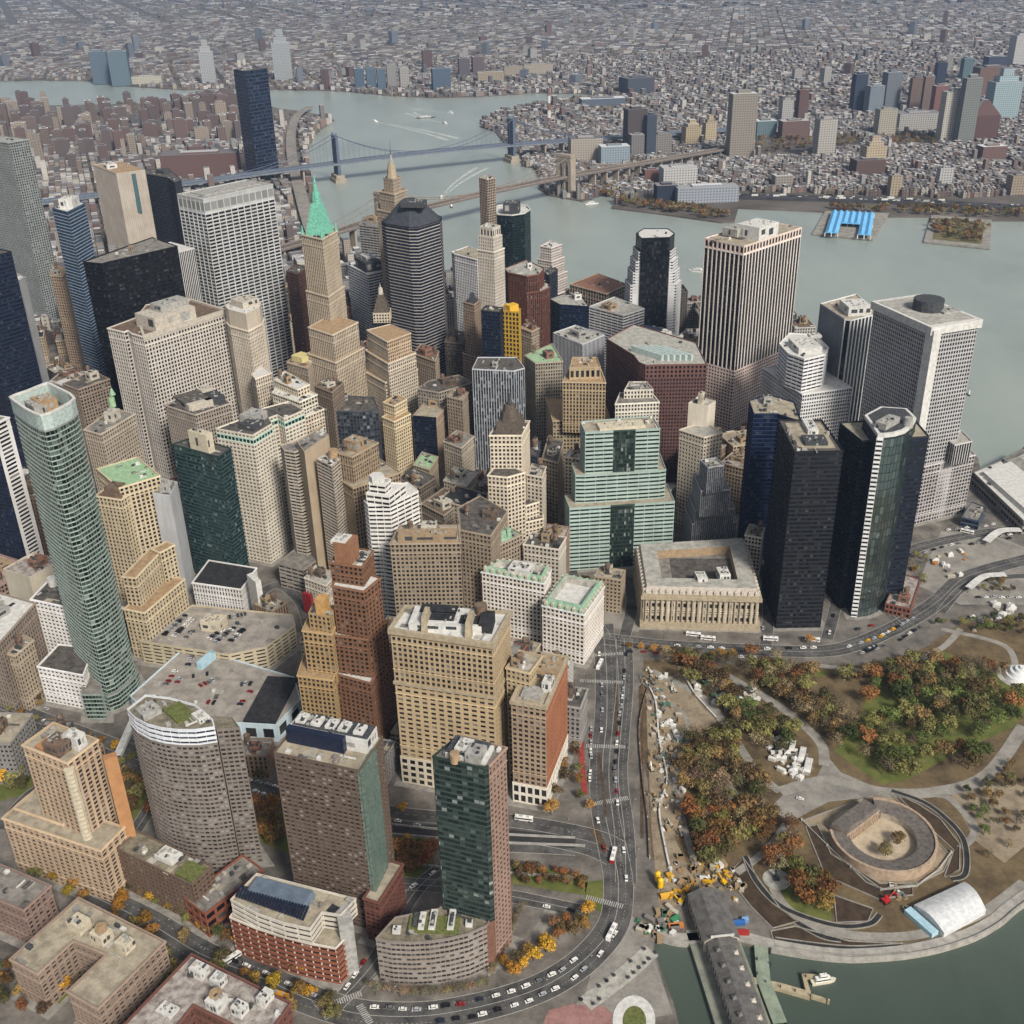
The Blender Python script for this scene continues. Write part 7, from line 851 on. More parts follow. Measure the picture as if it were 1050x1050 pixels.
for i, (n, l, w) in enumerate(ROADS):
    s = smooth(l); ribbon(b, s, -w/2, w/2, .11+.004*i)
    for d in (-1, 1): ribbon(k, s, d*w/2, d*(w/2+.4), .1, .26)
    if n in ('avenue', 'highway', 'road') and w > 8:
        ribbon(mk, s, -.16, .16, .19)
        for lane_ in ([-w/4, w/4] if w > 11 else []):
            A = offs(s, lane_-.1); B = offs(s, lane_+.1)
            for j in range(0, len(s)-1):
                for u in (.1, .6):
                    f = lambda P, t: (P[j][0]+(P[j+1][0]-P[j][0])*t, P[j][1]+(P[j+1][1]-P[j][1])*t, .19)
                    mk.face([f(A,u), f(A,u+.22), f(B,u+.22), f(B,u)])
struct(b.build('road', asph)); struct(k.build('kerb', surf('kerb_stone', (132,128,120), (158,154,146), .5)))
for (a, c) in ZEB:
    L = math.hypot(c[0]-a[0], c[1]-a[1]); t = ((c[0]-a[0])/L, (c[1]-a[1])/L); nn = (-t[1], t[0]); q = 0.6
    while q < L-.6:
        x, y = a[0]+t[0]*q, a[1]+t[1]*q
        mk.face([(x-nn[0]*1.9,y-nn[1]*1.9,.2),(x+t[0]*.6-nn[0]*1.9,y+t[1]*.6-nn[1]*1.9,.2),(x+t[0]*.6+nn[0]*1.9,y+t[1]*.6+nn[1]*1.9,.2),(x+nn[0]*1.9,y+nn[1]*1.9,.2)]); q += 1.25
struct(mk.build('road_marking', white))
sheet('median', MED, .215, surf('median_soil', (58,46,36), (92,76,58), .3))
for x, y in LAMPS:
    t = thing('street_lamp', 'tall grey street lamp with a curved arm beside the road', 'street lamp', (x, y, 0), 'street lamps along the roads'); m = MB(); m.tube((0,0,0), (0,0,9), .16, .09); m.tube((0,0,9), (1.8,0,9.6), .09, .07); m.build('pole', mat('darkmetal'), t); m = MB(); m.box(2.1, 0, 9.45, .9, .4, .2); m.build('lamp_head', mat('pale'), t); t.rotation_euler = (0, 0, (x*7+y) % 6.28)
b = MB()
for l, w in TERR: ribbon(b, smooth(l), -w/2, w/2, .232)
struct(b.build('terrace_path', surf('terrace_asphalt', (34,34,35), (54,53,52), .2)))
b = MB()
for l, w in TERR:
    for d in (-1, 1): ribbon(b, smooth(l), d*w/2-.3, d*w/2+.3, .1, .6)
struct(b.build('terrace_kerb', light))
# red bus lane
l = smooth([ray(596, 760), ray(597, 785), ray(600, 815)]); b = MB(); ribbon(b, l, -1.8, 1.8, .185)
struct(b.build('bus_lane', surf('bus_lane_red', (132,48,44), (156,66,58), .3)))
b = MB()
for i, (l, w) in enumerate(PATHS): ribbon(b, smooth(l), -w/2, w/2, .13+.004*i)
struct(b.build('path', light))
b = MB(); ribbon(b, smooth(SEAWALL), 0, 7, .3, .5); ribbon(b, smooth(SEAWALL), -.3, .9, -3, 1.5)
struct(b.build('esplanade', surf('esplanade_stone', (140,136,128), (168,163,154), .2)))
# sunken tunnel approach beside the hotel
b = MB()
for a, c in (((400,856),(600,868)),((400,884),(590,900)),((398,846),(590,860))):
    ribbon(b, smooth([ray(*a), ray((a[0]+c[0])/2, (a[1]+c[1])/2+2), ray(*c)]), -.4, .4, 0, 1.6)
struct(b.build('ramp_wall', mat('concrete')))
b = MB(); ribbon(b, [ray(398,850), ray(500,855), ray(590,864)], -5, 5, .29); struct(b.build('tunnel_ramp', surf('tunnel_asphalt', (44,44,44), (60,59,57), .1)))
# water
m, nt, bs = newmat('river_water')
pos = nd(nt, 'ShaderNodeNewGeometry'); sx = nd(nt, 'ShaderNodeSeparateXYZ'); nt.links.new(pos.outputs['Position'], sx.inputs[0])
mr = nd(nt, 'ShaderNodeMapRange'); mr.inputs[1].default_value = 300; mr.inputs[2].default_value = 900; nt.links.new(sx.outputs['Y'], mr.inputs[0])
wc = ramp(nt, mr.outputs[0], [(0, lin((44,58,46))), (1, lin((142,150,143)))])  # far water paler: sky reflection put into the base colour
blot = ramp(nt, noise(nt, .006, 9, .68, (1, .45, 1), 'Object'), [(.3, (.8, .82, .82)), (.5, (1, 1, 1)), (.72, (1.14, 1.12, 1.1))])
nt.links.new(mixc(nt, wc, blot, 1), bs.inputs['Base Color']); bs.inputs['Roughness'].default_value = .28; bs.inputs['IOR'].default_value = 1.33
bp = nd(nt, 'ShaderNodeBump'); bp.inputs['Strength'].default_value = .6; bp.inputs['Distance'].default_value = .6
nt.links.new(noise(nt, .12, 6, .65, (1, .6, 1)), bp.inputs['Height']); nt.links.new(bp.outputs[0], bs.inputs['Normal'])
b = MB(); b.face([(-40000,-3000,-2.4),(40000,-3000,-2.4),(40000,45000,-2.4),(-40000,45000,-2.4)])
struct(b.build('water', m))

# ---------------------------------------------------------------- far city
def farmat(name, walls, roofs, use_obj=False):
    m, nt, b = newmat(name)
    g = nd(nt, 'ShaderNodeNewGeometry'); oi = nd(nt, 'ShaderNodeObjectInfo')
    sep = nd(nt, 'ShaderNodeSeparateXYZ'); nt.links.new(g.outputs['True Normal'], sep.inputs[0])
    sp = nd(nt, 'ShaderNodeSeparateXYZ'); nt.links.new(g.outputs['Position'], sp.inputs[0])
    def M(op, a, c, clamp=False):
        n = nd(nt, 'ShaderNodeMath', operation=op)
        for i, v in enumerate((a, c)):
            if v is None: continue
            if hasattr(v, 'links'): nt.links.new(v, n.inputs[i])
            else: n.inputs[i].default_value = v
        return n.outputs[0]
    rnd = M('FRACT', M('ADD', g.outputs['Random Per Island'], oi.outputs['Random']), None)
    r2 = M('FRACT', M('MULTIPLY', rnd, 7.31), None); r3 = M('FRACT', M('MULTIPLY', rnd, 23.7), None)
    u = M('SUBTRACT', M('MULTIPLY', sp.outputs['Y'], sep.outputs['X']), M('MULTIPLY', sp.outputs['X'], sep.outputs['Y']))
    fu = M('LESS_THAN', M('FRACT', M('DIVIDE', u, 6.2 if use_obj else 3.4), None), .48); fz = M('LESS_THAN', M('FRACT', M('DIVIDE', sp.outputs['Z'], 5.4 if use_obj else 3.3), None), .46)
    win = M('MULTIPLY', fu, fz)
    if use_obj: wcol = oi.outputs['Color']
    else: wcol = ramp(nt, rnd, [(i/len(walls), lin(c)) for i, c in enumerate(walls)], 'CONSTANT')
    dark = mixc(nt, wcol, (.05, .052, .056), M('MULTIPLY', win, .8), 'MIX')
    rcol = ramp(nt, r2, [(i/len(roofs), lin(c)) for i, c in enumerate(roofs)], 'CONSTANT')
    br = ramp(nt, r3, [(0, (.82,)*3), (1, (1.06,)*3)])
    up = M('GREATER_THAN', sep.outputs['Z'], .5)
    nt.links.new(mixc(nt, mixc(nt, dark, rcol, up, 'MIX'), br, 1), b.inputs['Base Color']); b.inputs['Roughness'].default_value = .9
    b.inputs['Specular IOR Level'].default_value = .2
    return m
WL = [(118,102,94),(132,114,104),(102,92,90),(152,140,128),(142,140,138),(180,175,168),(124,118,114),(108,88,82),(188,182,172),(96,96,98)]
RL = [(150,150,150),(124,124,126),(104,104,106),(172,172,171),(132,128,124),(112,108,108),(198,198,197),(130,129,130)]
fm = farmat('far_house', WL, RL); fo = farmat('far_tower', WL, RL, True)
def boxes(name, arr, m):
    """many rectangular blocks x,y,w,d,h,rot as one mesh, each an island of its own"""
    a = np.array(arr, dtype=np.float64); n = len(a)
    c, s = np.cos(a[:, 5]), np.sin(a[:, 5])
    co = np.zeros((n, 8, 3))
    for i, (sx_, sy_) in enumerate(((-1,-1),(1,-1),(1,1),(-1,1))):
        px, py = sx_*a[:, 2]/2, sy_*a[:, 3]/2
        for j in (0, 4):
            co[:, i+j, 0] = a[:, 0]+c*px-s*py; co[:, i+j, 1] = a[:, 1]+s*px+c*py; co[:, i+j, 2] = -1 if j == 0 else a[:, 4]
    q = np.array([[0,1,5,4],[1,2,6,5],[2,3,7,6],[3,0,4,7],[4,5,6,7]])
    idx = (np.arange(n)[:, None, None]*8+q[None]).reshape(-1)
    me = bpy.data.meshes.new(name); me.vertices.add(n*8); me.vertices.foreach_set('co', co.astype(np.float32).ravel())
    me.loops.add(len(idx)); me.loops.foreach_set('vertex_index', idx.astype(np.int32)); me.polygons.add(n*5)
    me.polygons.foreach_set('loop_start', np.arange(0, len(idx), 4, dtype=np.int32)); me.materials.append(m); me.update(calc_edges=True); me.shade_flat()
    o = bpy.data.objects.new(name, me); COL.objects.link(o); return o
def far_tower(x, y, w, d, h, rot, col, label, cat='apartment tower', name='apartment_tower', group=None, crown=None):
    m = MB(); m.v = []; 
    c, s = math.cos(rot), math.sin(rot)
    P = lambda a, b_: (c*a-s*b_, s*a+c*b_)
    def prism(w, d, z0, z1, k=1.0):
        n = len(m.v); base = [(-w/2,-d/2),(w/2,-d/2),(w/2,d/2),(-w/2,d/2)]
        m.v += [(*P(*q), z0) for q in base]+[(*P(q[0]*k, q[1]*k), z1) for q in base]
        for f in ((0,1,5,4),(1,2,6,5),(2,3,7,6),(3,0,4,7),(4,5,6,7)): m.f.append(tuple(n+i for i in f)); m.m.append(0)
    prism(w, d, -1, h); prism(w*.5, d*.5, h-1, h+max(3, h*.05))
    if crown == 'step': prism(w*.7, d*.7, h-1, h*1.15); prism(w*.4, d*.4, h, h*1.35)
    if crown == 'roof': prism(w*.98, d*.98, h-.5, h+w*.5, .2)
    o = m.build(name, fo, None, (0, 0, 0)); o.location = (x, y, 0); gy = sum(col)/3; o.color = (*lin(tuple(v*.66+gy*.28 for v in col)), 1)
    tag(o, label, cat, group); return o
TW = []   # footprints kept clear of houses
def px_tower(xl, xr, yt, yb, col, label, dk=1.0, rot=.3, name='apartment_tower', cat='apartment tower', crown=None, group=None):
    x, y = ray((xl+xr)/2, yb); h = height((xl+xr)/2, yb, yt); dist = math.hypot(y, CAM[0])
    w = (xr-xl)*dist/CAMF; ww = w/(math.cos(rot)+dk*math.sin(abs(rot)))
    TW.append((x, y+ww*dk*.4, max(ww, ww*dk)*.75)); return far_tower(x, y+ww*dk*.4, ww, ww*dk, h, rot, col, label, cat, name, group, crown)
for a in (
 (746,772,96,163,(150,140,124),'tall pale concrete tower of two joined slabs near the bridge road across the river',.6,.1),
 (835,855,122,162,(176,170,158),'white ribbed apartment tower standing alone among the trees across the river',.7,.15),
 (884,906,150,178,(186,164,128),'cream stepped hotel block with a pale tower on its roof across the river',.8,.1,'hotel_building','hotel','step'),
 (962,985,94,146,(190,184,168),'white office slab with square windows, tallest of its row across the river',.5,.12,'office_tower','office tower'),
 (980,997,80,148,(126,132,126),'grey green slab tower standing just right of the white office slab',.6,.1,'office_tower','office tower'),
 (993,1021,118,144,(110,72,66),'maroon civic block with a green pitched roof far across the river',.7,.1,'civic_building','civic building','roof'),
 (1013,1042,84,122,(150,178,184),'pale blue glass tower with a stepped crown far across the river',.6,.1,'office_tower','office tower','step'),
 (999,1030,69,100,(126,92,78),'broad red brown tower block behind the pale blue glass tower',.5,.1,'office_tower','office tower'),
 (1035,1052,36,68,(176,174,170),'white slim tower at the right edge of the far city',.7,.2),
 (872,886,76,116,(44,58,84),'navy glass tower, darkest of the far towers across the river',.7,.2,'glass_tower','glass tower'),
 (887,904,88,118,(120,132,146),'short blue grey tower right of the navy glass tower',.7,.2,'glass_tower','glass tower'),
 (904,921,74,112,(112,120,130),'grey blue tower with one pale edge across the river',.7,.2,'glass_tower','glass tower'),
 (931,942,80,114,(128,100,86),'left brown slab of three brown slabs across the river',.6,.1),
 (944,954,78,113,(132,106,92),'middle brown slab of three brown slabs across the river',.6,.1),
 (955,968,88,118,(140,84,76),'red brick tower beside the brown slabs across the river',.7,.1),
 (958,968,64,90,(40,54,82),'narrow navy tower behind the red brick tower',.7,.1,'glass_tower','glass tower'),
 (985,995,60,84,(90,122,130),'thin teal tower far behind the grey green slab',.8,.1,'glass_tower','glass tower'),
 (1011,1030,58,72,(52,62,88),'wide navy block far behind the red brown tower block',.6,.1,'glass_tower','glass tower'),
 (898,917,112,140,(172,162,142),'square beige court block across the river',.7,.1,'civic_building','civic building'),
 (920,962,116,134,(168,164,156),'long pale court building with a grey roof across the river',.5,.05,'civic_building','civic building'),
 (816,827,92,124,(112,76,68),'narrow maroon tower far across the river',.8,.2),
 (799,812,102,126,(176,172,166),'small white tower left of the narrow maroon tower',.8,.2),
 (800,828,124,143,(118,86,76),'long low red brick block across the river',.5,.1),(774,795,124,141,(92,122,128),'teal glass cube block beside the concrete tower',.8,.1,'glass_building','glass building'),
 (640,662,112,160,(92,80,80),'broad dark brown warehouse tower near the far bridge',.8,.2),(661,672,118,161,(66,78,98),'slim blue grey tower touching the dark brown warehouse tower',.8,.2),
 (584,617,142,166,(172,160,142),'white factory block with many windows by the far bridge',.6,.1,'warehouse','warehouse'),(615,645,150,169,(140,162,172),'pale blue warehouse by the far bridge',.6,.1,'warehouse','warehouse'),
 (645,660,138,162,(126,122,118),'grey warehouse between the pale blue warehouse and the brown tower',.8,.2,'warehouse','warehouse'),(668,688,138,160,(140,132,124),'beige warehouse right of the slim blue grey tower',.8,.2,'warehouse','warehouse'),
 (700,718,130,150,(182,160,118),'left of two tan towers near the bridge road',.8,.2,'apartment_tower','apartment tower','step'),(721,734,126,147,(184,164,124),'right of two tan towers near the bridge road',.8,.2,'apartment_tower','apartment tower','step'),
 (637,670,80,97,(74,84,100),'huge blue grey shed standing high at the navy yard',.8,.3,'factory_shed','factory'),
 (596,640,101,108,(88,104,122),'long low blue shed on the navy yard dock',.4,.1,'factory_shed','factory'),
 (95,113,53,86,(96,122,140),'left of two blue glass towers on the far shore upriver',.8,.2,'glass_tower','glass tower'),(114,134,53,88,(104,130,146),'right of two blue glass towers on the far shore upriver',.8,.2,'glass_tower','glass tower'),
 (136,165,78,86,(190,184,160),'long low cream shed on the far shore upriver',.4,.1,'factory_shed','factory'),
 (207,222,53,88,(178,180,180),'white twin topped tower on the far shore upriver',.7,.2,'apartment_tower','apartment tower','step'),(281,300,44,84,(170,176,178),'tall white stepped tower on the far shore behind the navy slab tower',.7,.2,'apartment_tower','apartment tower','step'),
 (364,374,70,92,(72,98,122),'first blue tower of the far shore row',.8,.2,'glass_tower','glass tower'),(376,386,70,92,(80,104,126),'second blue tower of the far shore row',.8,.2,'glass_tower','glass tower'),(387,396,71,92,(88,110,130),'third blue tower of the far shore row',.8,.2,'glass_tower','glass tower'),
 (397,407,66,92,(150,148,142),'grey tower beside the blue row on the far shore',.8,.2),(410,420,70,92,(160,154,146),'pale tower right of the blue row on the far shore',.8,.2),(443,462,70,92,(76,98,124),'wide slate blue block on the far shore',.6,.2,'glass_tower','glass tower'),
 (470,482,60,80,(108,96,100),'brown tower inland of the wide slate blue block',.8,.2),(484,496,58,78,(112,92,92),'second brown tower inland of the wide slate blue block',.8,.2),
 (490,516,74,84,(178,160,130),'long tan block on the far shore',.4,.1),(517,536,68,78,(176,160,134),'tan stepped block inland on the far shore',.5,.1),(537,566,66,76,(172,158,136),'long pale tan block inland on the far shore',.5,.1),
 (672,694,190,207,(34,46,72),'dark blue glass block on the far waterfront',.8,.08,'glass_building','glass building'),(694,756,192,208,(150,158,170),'long blue and white striped block on the far waterfront',.3,.06,'apartment_block','apartment block'),
 (678,714,172,191,(184,182,178),'white stepped apartment block above the dark blue glass block',.6,.1,'apartment_block','apartment block'),(660,676,174,186,(132,80,66),'small red brick warehouse beside the white stepped apartment block',.7,.1,'warehouse','warehouse'),
 (911,923,180,201,(166,146,114),'tan narrow apartment block above the riverside highway',.8,.1,'apartment_block','apartment block'),(961,975,172,191,(190,188,184),'white block with black stripes among the row houses',.6,.1,'apartment_block','apartment block'),
 (875,906,164,180,(108,78,70),'broad brown block in front of the cream stepped hotel',.6,.1,'apartment_block','apartment block'),(1004,1030,150,166,(120,86,76),'brown brick block by the right end of the row houses',.6,.1,'apartment_block','apartment block'),
 (793,812,180,193,(160,150,136),'pale block left among the row houses',.7,.1,'apartment_block','apartment block'),(1034,1052,180,200,(170,148,124),'tan block at the right edge above the highway',.7,.1,'apartment_block','apartment block'),
): px_tower(*a)
# the navy slab tower beside the bridge and the red brown H block
def at3(px, h): return [ray(x, y, h) for x, y in px]
A_, L_, R__ = at3([(251,73),(239,71),(274,70)], 240); D_ = (L_[0]+R__[0]-A_[0], L_[1]+R__[1]-A_[1])
make_building('glass_tower', 'tall navy glass slab tower beside the suspension bridge, faint diagonal bands on its face', 'glass tower', 0, 'dark', 'mech',
  [([A_, R__, D_, L_], 0.0, 240.0, (5, 7.6, .05, .1, 's', (44,54,74), (74,88,106), 'navy'), None, None)], [])
px_tower(168, 243, 158, 181, (118,80,72), 'long red brown housing block with a stepped roofline behind the tan windowless tower', .35, .1, 'apartment_block', 'apartment block')
px_tower(196, 212, 150, 172, (122,84,76), 'raised middle block of the long red brown housing block', .8, .1, 'apartment_block', 'apartment block')
# housing towers of the district behind the skyline
r = random.Random(5); HT = []
zone = [ray(*q) for q in ((-10,112),(60,116),(140,114),(238,110),(244,128),(246,150),(160,150),(120,170),(60,178),(-10,165))]
zx = [q[0] for q in zone]; zy = [q[1] for q in zone]
tries = 0
while len(HT) < 130 and tries < 6000:
    tries += 1; x, y = r.uniform(min(zx), max(zx)), r.uniform(min(zy), max(zy))
    if not inside(zone, x, y) or any(math.hypot(x-q[0], y-q[1]) < 52 for q in HT+TW): continue
    HT.append((x, y, 30)); h = r.uniform(38, 68); cn, cc = r.choice([('red brown',(116,88,80)),('brown',(124,102,92)),('dusky brown',(106,90,86)),('tan',(156,138,118))])
    far_tower(x, y, r.uniform(22, 40), r.uniform(16, 24), h, r.choice((.35, .35+math.pi/2)), cc, f'{cn} brick housing slab with a flat roof in the district behind the skyline', 'apartment tower', 'apartment_tower', f'{cn} brick housing slabs behind the skyline')
TW += HT
for i in range(22):
    t = i/21; x, y = ray(182+t*58, 116-t*6+(i % 2)*5)
    far_tower(x, y, 26, 18, r.uniform(48, 62), .5, (108,84,78), 'dark brown housing tower in the close row along the upriver shore', 'apartment tower', 'apartment_tower', 'dark brown housing towers along the upriver shore')
# houses: street grids
big = []; small = []; clump = []
def grid(x0, x1, y0, y1, rot, bw, bd, hw, hd, street, fill, hts, pred, out, jitter=.2, seed=1, trees=True):
    r = random.Random(seed); c, s = math.cos(rot), math.sin(rot)
    R = max(x1-x0, y1-y0)*.75; cx, cy = (x0+x1)/2, (y0+y1)/2; u = -R
    while u < R:
        v = -R
        while v < R:
            a = 0
            while a < bw:
                for b_ in (0, 1):
                    lx, ly = u+a+hw/2, v+(hd/2 if b_ == 0 else bd-hd/2); x, y = cx+c*lx-s*ly, cy+s*lx+c*ly
                    if x0 < x < x1 and y0 < y < y1 and r.random() < fill and pred(x, y):
                        h = r.choice(hts)*r.uniform(.85, 1.2)
                        if r.random() < .02: h *= 2.2
                        out.append((x, y, hw*r.uniform(.75, 1.0), hd*r.uniform(.75, 1.05), h, rot))
                a += hw
            if trees and r.random() < .8:
                for q in range(0, int(bw), 15):
                    lx, ly = u+q, v+bd+street*.3; x, y = cx+c*lx-s*ly, cy+s*lx+c*ly
                    if x0 < x < x1 and y0 < y < y1 and pred(x, y) and r.random() < .6: clump.append((x, y))
            v += bd+street*.6
        u += bw+street
def vis(x, y, m=1.08): return abs(x) < .5*y*m+60
bkp = BKLYN
def okb(x, y): return vis(x, y) and inside(bkp, x, y) and not any(math.hypot(x-q[0], y-q[1]) < q[2] for q in TW) and not inside(HWY, x, y) and not any(inside(g, x, y) for g in GREENS)
HWY = [ray(*q) for q in ((760,197),(840,199),(1060,207),(1300,215),(1300,240),(1050,228),(847,220),(757,214),(753,229),(683,222),(627,214),(640,204),(700,200))]
GREENS = [[ray(*q) for q in p] for p in (((772,140),(880,140),(885,152),(775,158)),((910,138),(965,142),(960,152),(912,150)),((770,150),(830,152),(820,162),(775,163)))]
def okm(x, y): return vis(x, y) and inside(MANH, x, y) and not any(math.hypot(x-q[0], y-q[1]) < q[2] for q in TW) and min(math.hypot(x-fx, y-fy) for fx, fy in FDR) > 26
FDR = smooth([ray(*q) for q in ((330,262),(318,235),(308,200),(300,165),(299,140),(305,122),(318,112))], 10)
near = []
grid(-1500, 1500, 2250, 3300, .12, 120, 34, 8.5, 13, 15, .86, (10, 11, 12, 13), okb, near, seed=2)
grid(-2600, 2300, 3300, 5200, .3, 150, 44, 15, 18, 20, .8, (9, 10, 12, 15), okb, small, seed=3)
grid(-4500, 3800, 5200, 8200, -.2, 240, 90, 34, 38, 40, .72, (9, 10, 12, 14), okb, small, seed=4)
grid(-7500, 6500, 8200, 14500, .4, 400, 150, 70, 70, 80, .62, (9, 11, 13), okb, small, seed=6)
lowm = []
grid(-1400, -60, 1480, 3500, .35, 110, 36, 13, 15, 13, .84, (16, 18, 20, 24), okm, lowm, seed=8)
# nearest houses one by one, the rest as one
near.sort(key=lambda q: q[1]); lowm.sort(key=lambda q: q[1])
HC = [('brown', (116,96,84)), ('red brick', (112,82,74)), ('tan', (150,126,104)), ('grey', (126,121,115)), ('cream', (174,164,148))]
r = random.Random(9)
for q in near[:190]:
    n, c = r.choice(HC); far_tower(q[0], q[1], q[2], q[3], q[4], q[5], c, f'small {n} row house with a flat roof on the far shore', 'house', 'row_house', f'{n} row houses on the far shore')
for q in lowm[:110]:
    n, c = r.choice(HC); far_tower(q[0], q[1], q[2], q[3], q[4], q[5], c, f'low {n} walk up house with a flat roof behind the skyline', 'house', 'tenement_house', f'{n} walk up houses behind the skyline')
o = boxes('distant_houses', near[190:]+small+lowm[110:], fm); o['kind'] = 'stuff'; tag(o, 'endless low roofs of the city districts across the river', 'houses')
# scattered far tower blocks
r = random.Random(21)
for i in range(60):
    x = r.uniform(-2600, 2600); y = r.uniform(3600, 6500)
    if not okb(x, y): continue
    cn, cc = r.choice([('brown',(112,84,76)),('pale',(164,160,152)),('grey blue',(108,118,132))])
    far_tower(x, y, r.uniform(22, 40), r.uniform(20, 30), r.uniform(35, 75), r.uniform(0, 1.5), cc, f'distant {cn} tower block rising out of the low roofs', 'apartment tower', 'apartment_tower', f'distant {cn} tower blocks in the far city')
# highways
b = MB(); ribbon(b, FDR, -13, 13, 8, 9.5); struct(b.build('riverside_highway', surf('highway_concrete', (120,114,106), (146,140,130), .05)))
b = MB(); ribbon(b, smooth([ray(*q) for q in ((758,203),(840,205),(900,207),(960,210),(1050,215),(1300,226))]), -17, 17, .6, 6.0); struct(b.build('waterfront_highway', surf('far_asphalt', (52,53,56), (70,70,72), .05)))

# ---------------------------------------------------------------- bridges
steel = surf('blue_steel', (74,86,104), (90,102,120), .3, .6); stone = wallmat((150,136,116)); brown = surf('bridge_deck', (92,86,82), (112,105,100), .2)
def cable(m, p, q, sag, n, r, deckz, hang=0):
    pts = []
    for i in range(n+1):
        t = i/n; pts.append((p[0]+(q[0]-p[0])*t, p[1]+(q[1]-p[1])*t, p[2]+(q[2]-p[2])*t-sag*4*t*(1-t)))
    for i in range(n): m.tube(pts[i], pts[i+1], r, n=5)
    if hang:
        for i in range(1, n):
            if pts[i][2] > deckz+1: m.tube(pts[i], (pts[i][0], pts[i][1], deckz), r*.35, n=3)
def bridge(name, label, T1, T2, zd, zt, back, fwd, width, towerf, deckmat, rail, side_drop):
    root = thing(name, label, 'bridge', (0, 0, 0))
    d = (T2[0]-T1[0], T2[1]-T1[1]); L = math.hypot(*d); d = (d[0]/L, d[1]/L); n = (-d[1], d[0])
    A = (T1[0]-d[0]*back, T1[1]-d[1]*back); B = (T2[0]+d[0]*fwd, T2[1]+d[1]*fwd)
    line = []
    for i in range(41):
        t = i/40; x, y = A[0]+(B[0]-A[0])*t, A[1]+(B[1]-A[1])*t; s = t*(back+L+fwd)
        z = zd+3*math.sin(math.pi*max(0, min(1, (s-back)/L)))
        if s < back: z = zd-side_drop*(back-s)/back
        if s > back+L: z = zd-side_drop*(s-back-L)/fwd
        line.append((x, y, z))
    for nm, off, w, h, mt in (('deck', 0, width, 3.2, deckmat), ('truss', width*.46, .8, 5.5, rail), ('truss', -width*.46, .8, 5.5, rail)):
        m = MB(); l2 = [(p[0], p[1]) for p in line]; X, Y = offs(l2, off-w/2), offs(l2, off+w/2)
        for i in range(40):
            z0, z1 = line[i][2], line[i+1][2]
            m.face([(*X[i],z0+h),(*X[i+1],z1+h),(*Y[i+1],z1+h),(*Y[i],z0+h)]); m.face([(*X[i],z0),(*X[i+1],z1),(*X[i+1],z1+h),(*X[i],z0+h)]); m.face([(*Y[i],z0),(*Y[i+1],z1),(*Y[i+1],z1+h),(*Y[i],z0+h)]); m.face([(*X[i],z0),(*X[i+1],z1),(*Y[i+1],z1),(*Y[i],z0)])
        m.build(nm, mt, root)
    for i in range(1, 40):
        s = i/40*(back+L+fwd)
        if (s < back-60 or s > back+L+60): m = MB(); m.box(line[i][0], line[i][1], -1, 4, width*.7, line[i][2]+1, math.atan2(d[1], d[0])); m.build('viaduct_pier', stone, root)
    for T in (T1, T2): towerf(root, T, d, n)
    m = MB(); hw = width*.46
    for sgn in (-1, 1):
        o = (n[0]*hw*sgn, n[1]*hw*sgn); P1 = (T1[0]+o[0], T1[1]+o[1], zt); P2 = (T2[0]+o[0], T2[1]+o[1], zt)
        cable(m, P1, P2, zt-zd-8, 36, .75, zd+4, 1)
        cable(m, (A[0]+d[0]*(back-230)+o[0], A[1]+d[1]*(back-230)+o[1], zd), P1, 12, 14, .75, zd+2, 1); cable(m, P2, (T2[0]+d[0]*230+o[0], T2[1]+d[1]*230+o[1], zd), 12, 14, .75, zd+2, 1)
    m.build('cable', rail, root)
    return root
def steel_tower(root, T, d, n):
    rot = math.atan2(d[1], d[0]); m = MB()
    m.box(T[0], T[1], -3, 26, 44, 9, rot); m.box(T[0], T[1], 6, 20, 40, 8, rot); m.build('pier_base', stone, root)
    m = MB()
    for s in (-14, -5, 5, 14): m.box(T[0]+n[0]*s, T[1]+n[1]*s, 14, 7, 3.6, 86, rot, 0, .85)
    for z in (30, 52, 72, 94): m.box(T[0], T[1], z, 5, 30, 4, rot)
    for z in (52, 72):
        for s in (-1, 1): m.tube((T[0]+n[0]*13*s, T[1]+n[1]*13*s, z+3), (T[0]-n[0]*13*s, T[1]-n[1]*13*s, z+20), 1.2)
    for s in (-14, 14): m.cyl(T[0]+n[0]*s, T[1]+n[1]*s, 99, 106, 3, .5, 8)
    m.build('tower', steel, root)
def stone_tower(root, T, d, n):
    rot = math.atan2(d[1], d[0]); m = MB()
    m.box(T[0], T[1], -3, 20, 44, 8, rot)
    for s in (-17.5, 0, 17.5): m.box(T[0]+n[0]*s, T[1]+n[1]*s, 5, 15, 8.4 if s else 7, 66, rot, 0, .97)
    m.box(T[0], T[1], 30, 13, 40, 6, rot)
    # pointed arches: stepped springers closing over each opening
    for c in (-8.7, 8.7):
        for k in range(5):
            for s in (-1, 1): m.box(T[0]+n[0]*(c+s*(4.6-k*.45)), T[1]+n[1]*(c+s*(4.6-k*.45)), 58+k*2.6, 14.4, 1.2+k*.9, 2.7, rot)
    m.box(T[0], T[1], 70, 15.6, 42, 9, rot); m.box(T[0], T[1], 79, 17, 44, 2.5, rot); m.box(T[0], T[1], 81.5, 14, 40, 2.5, rot)
    m.build('tower', stone, root)
M1, M2 = ray(347, 185), ray(525, 165)
bridge('suspension_bridge', 'long blue steel suspension bridge, farther of the two bridges over the river', M1, M2, 36, 100, 900, 700, 34, steel_tower, surf('steel_deck', (98,104,112), (122,126,132), .2), steel, 22)
B2 = ray(580, 200); q1, q2 = ray(570, 183, 40), ray(350, 233, 40); L = math.hypot(q2[0]-q1[0], q2[1]-q1[1]); dd = ((q2[0]-q1[0])/L, (q2[1]-q1[1])/L)
B1 = (B2[0]+dd[0]*486, B2[1]+dd[1]*486)
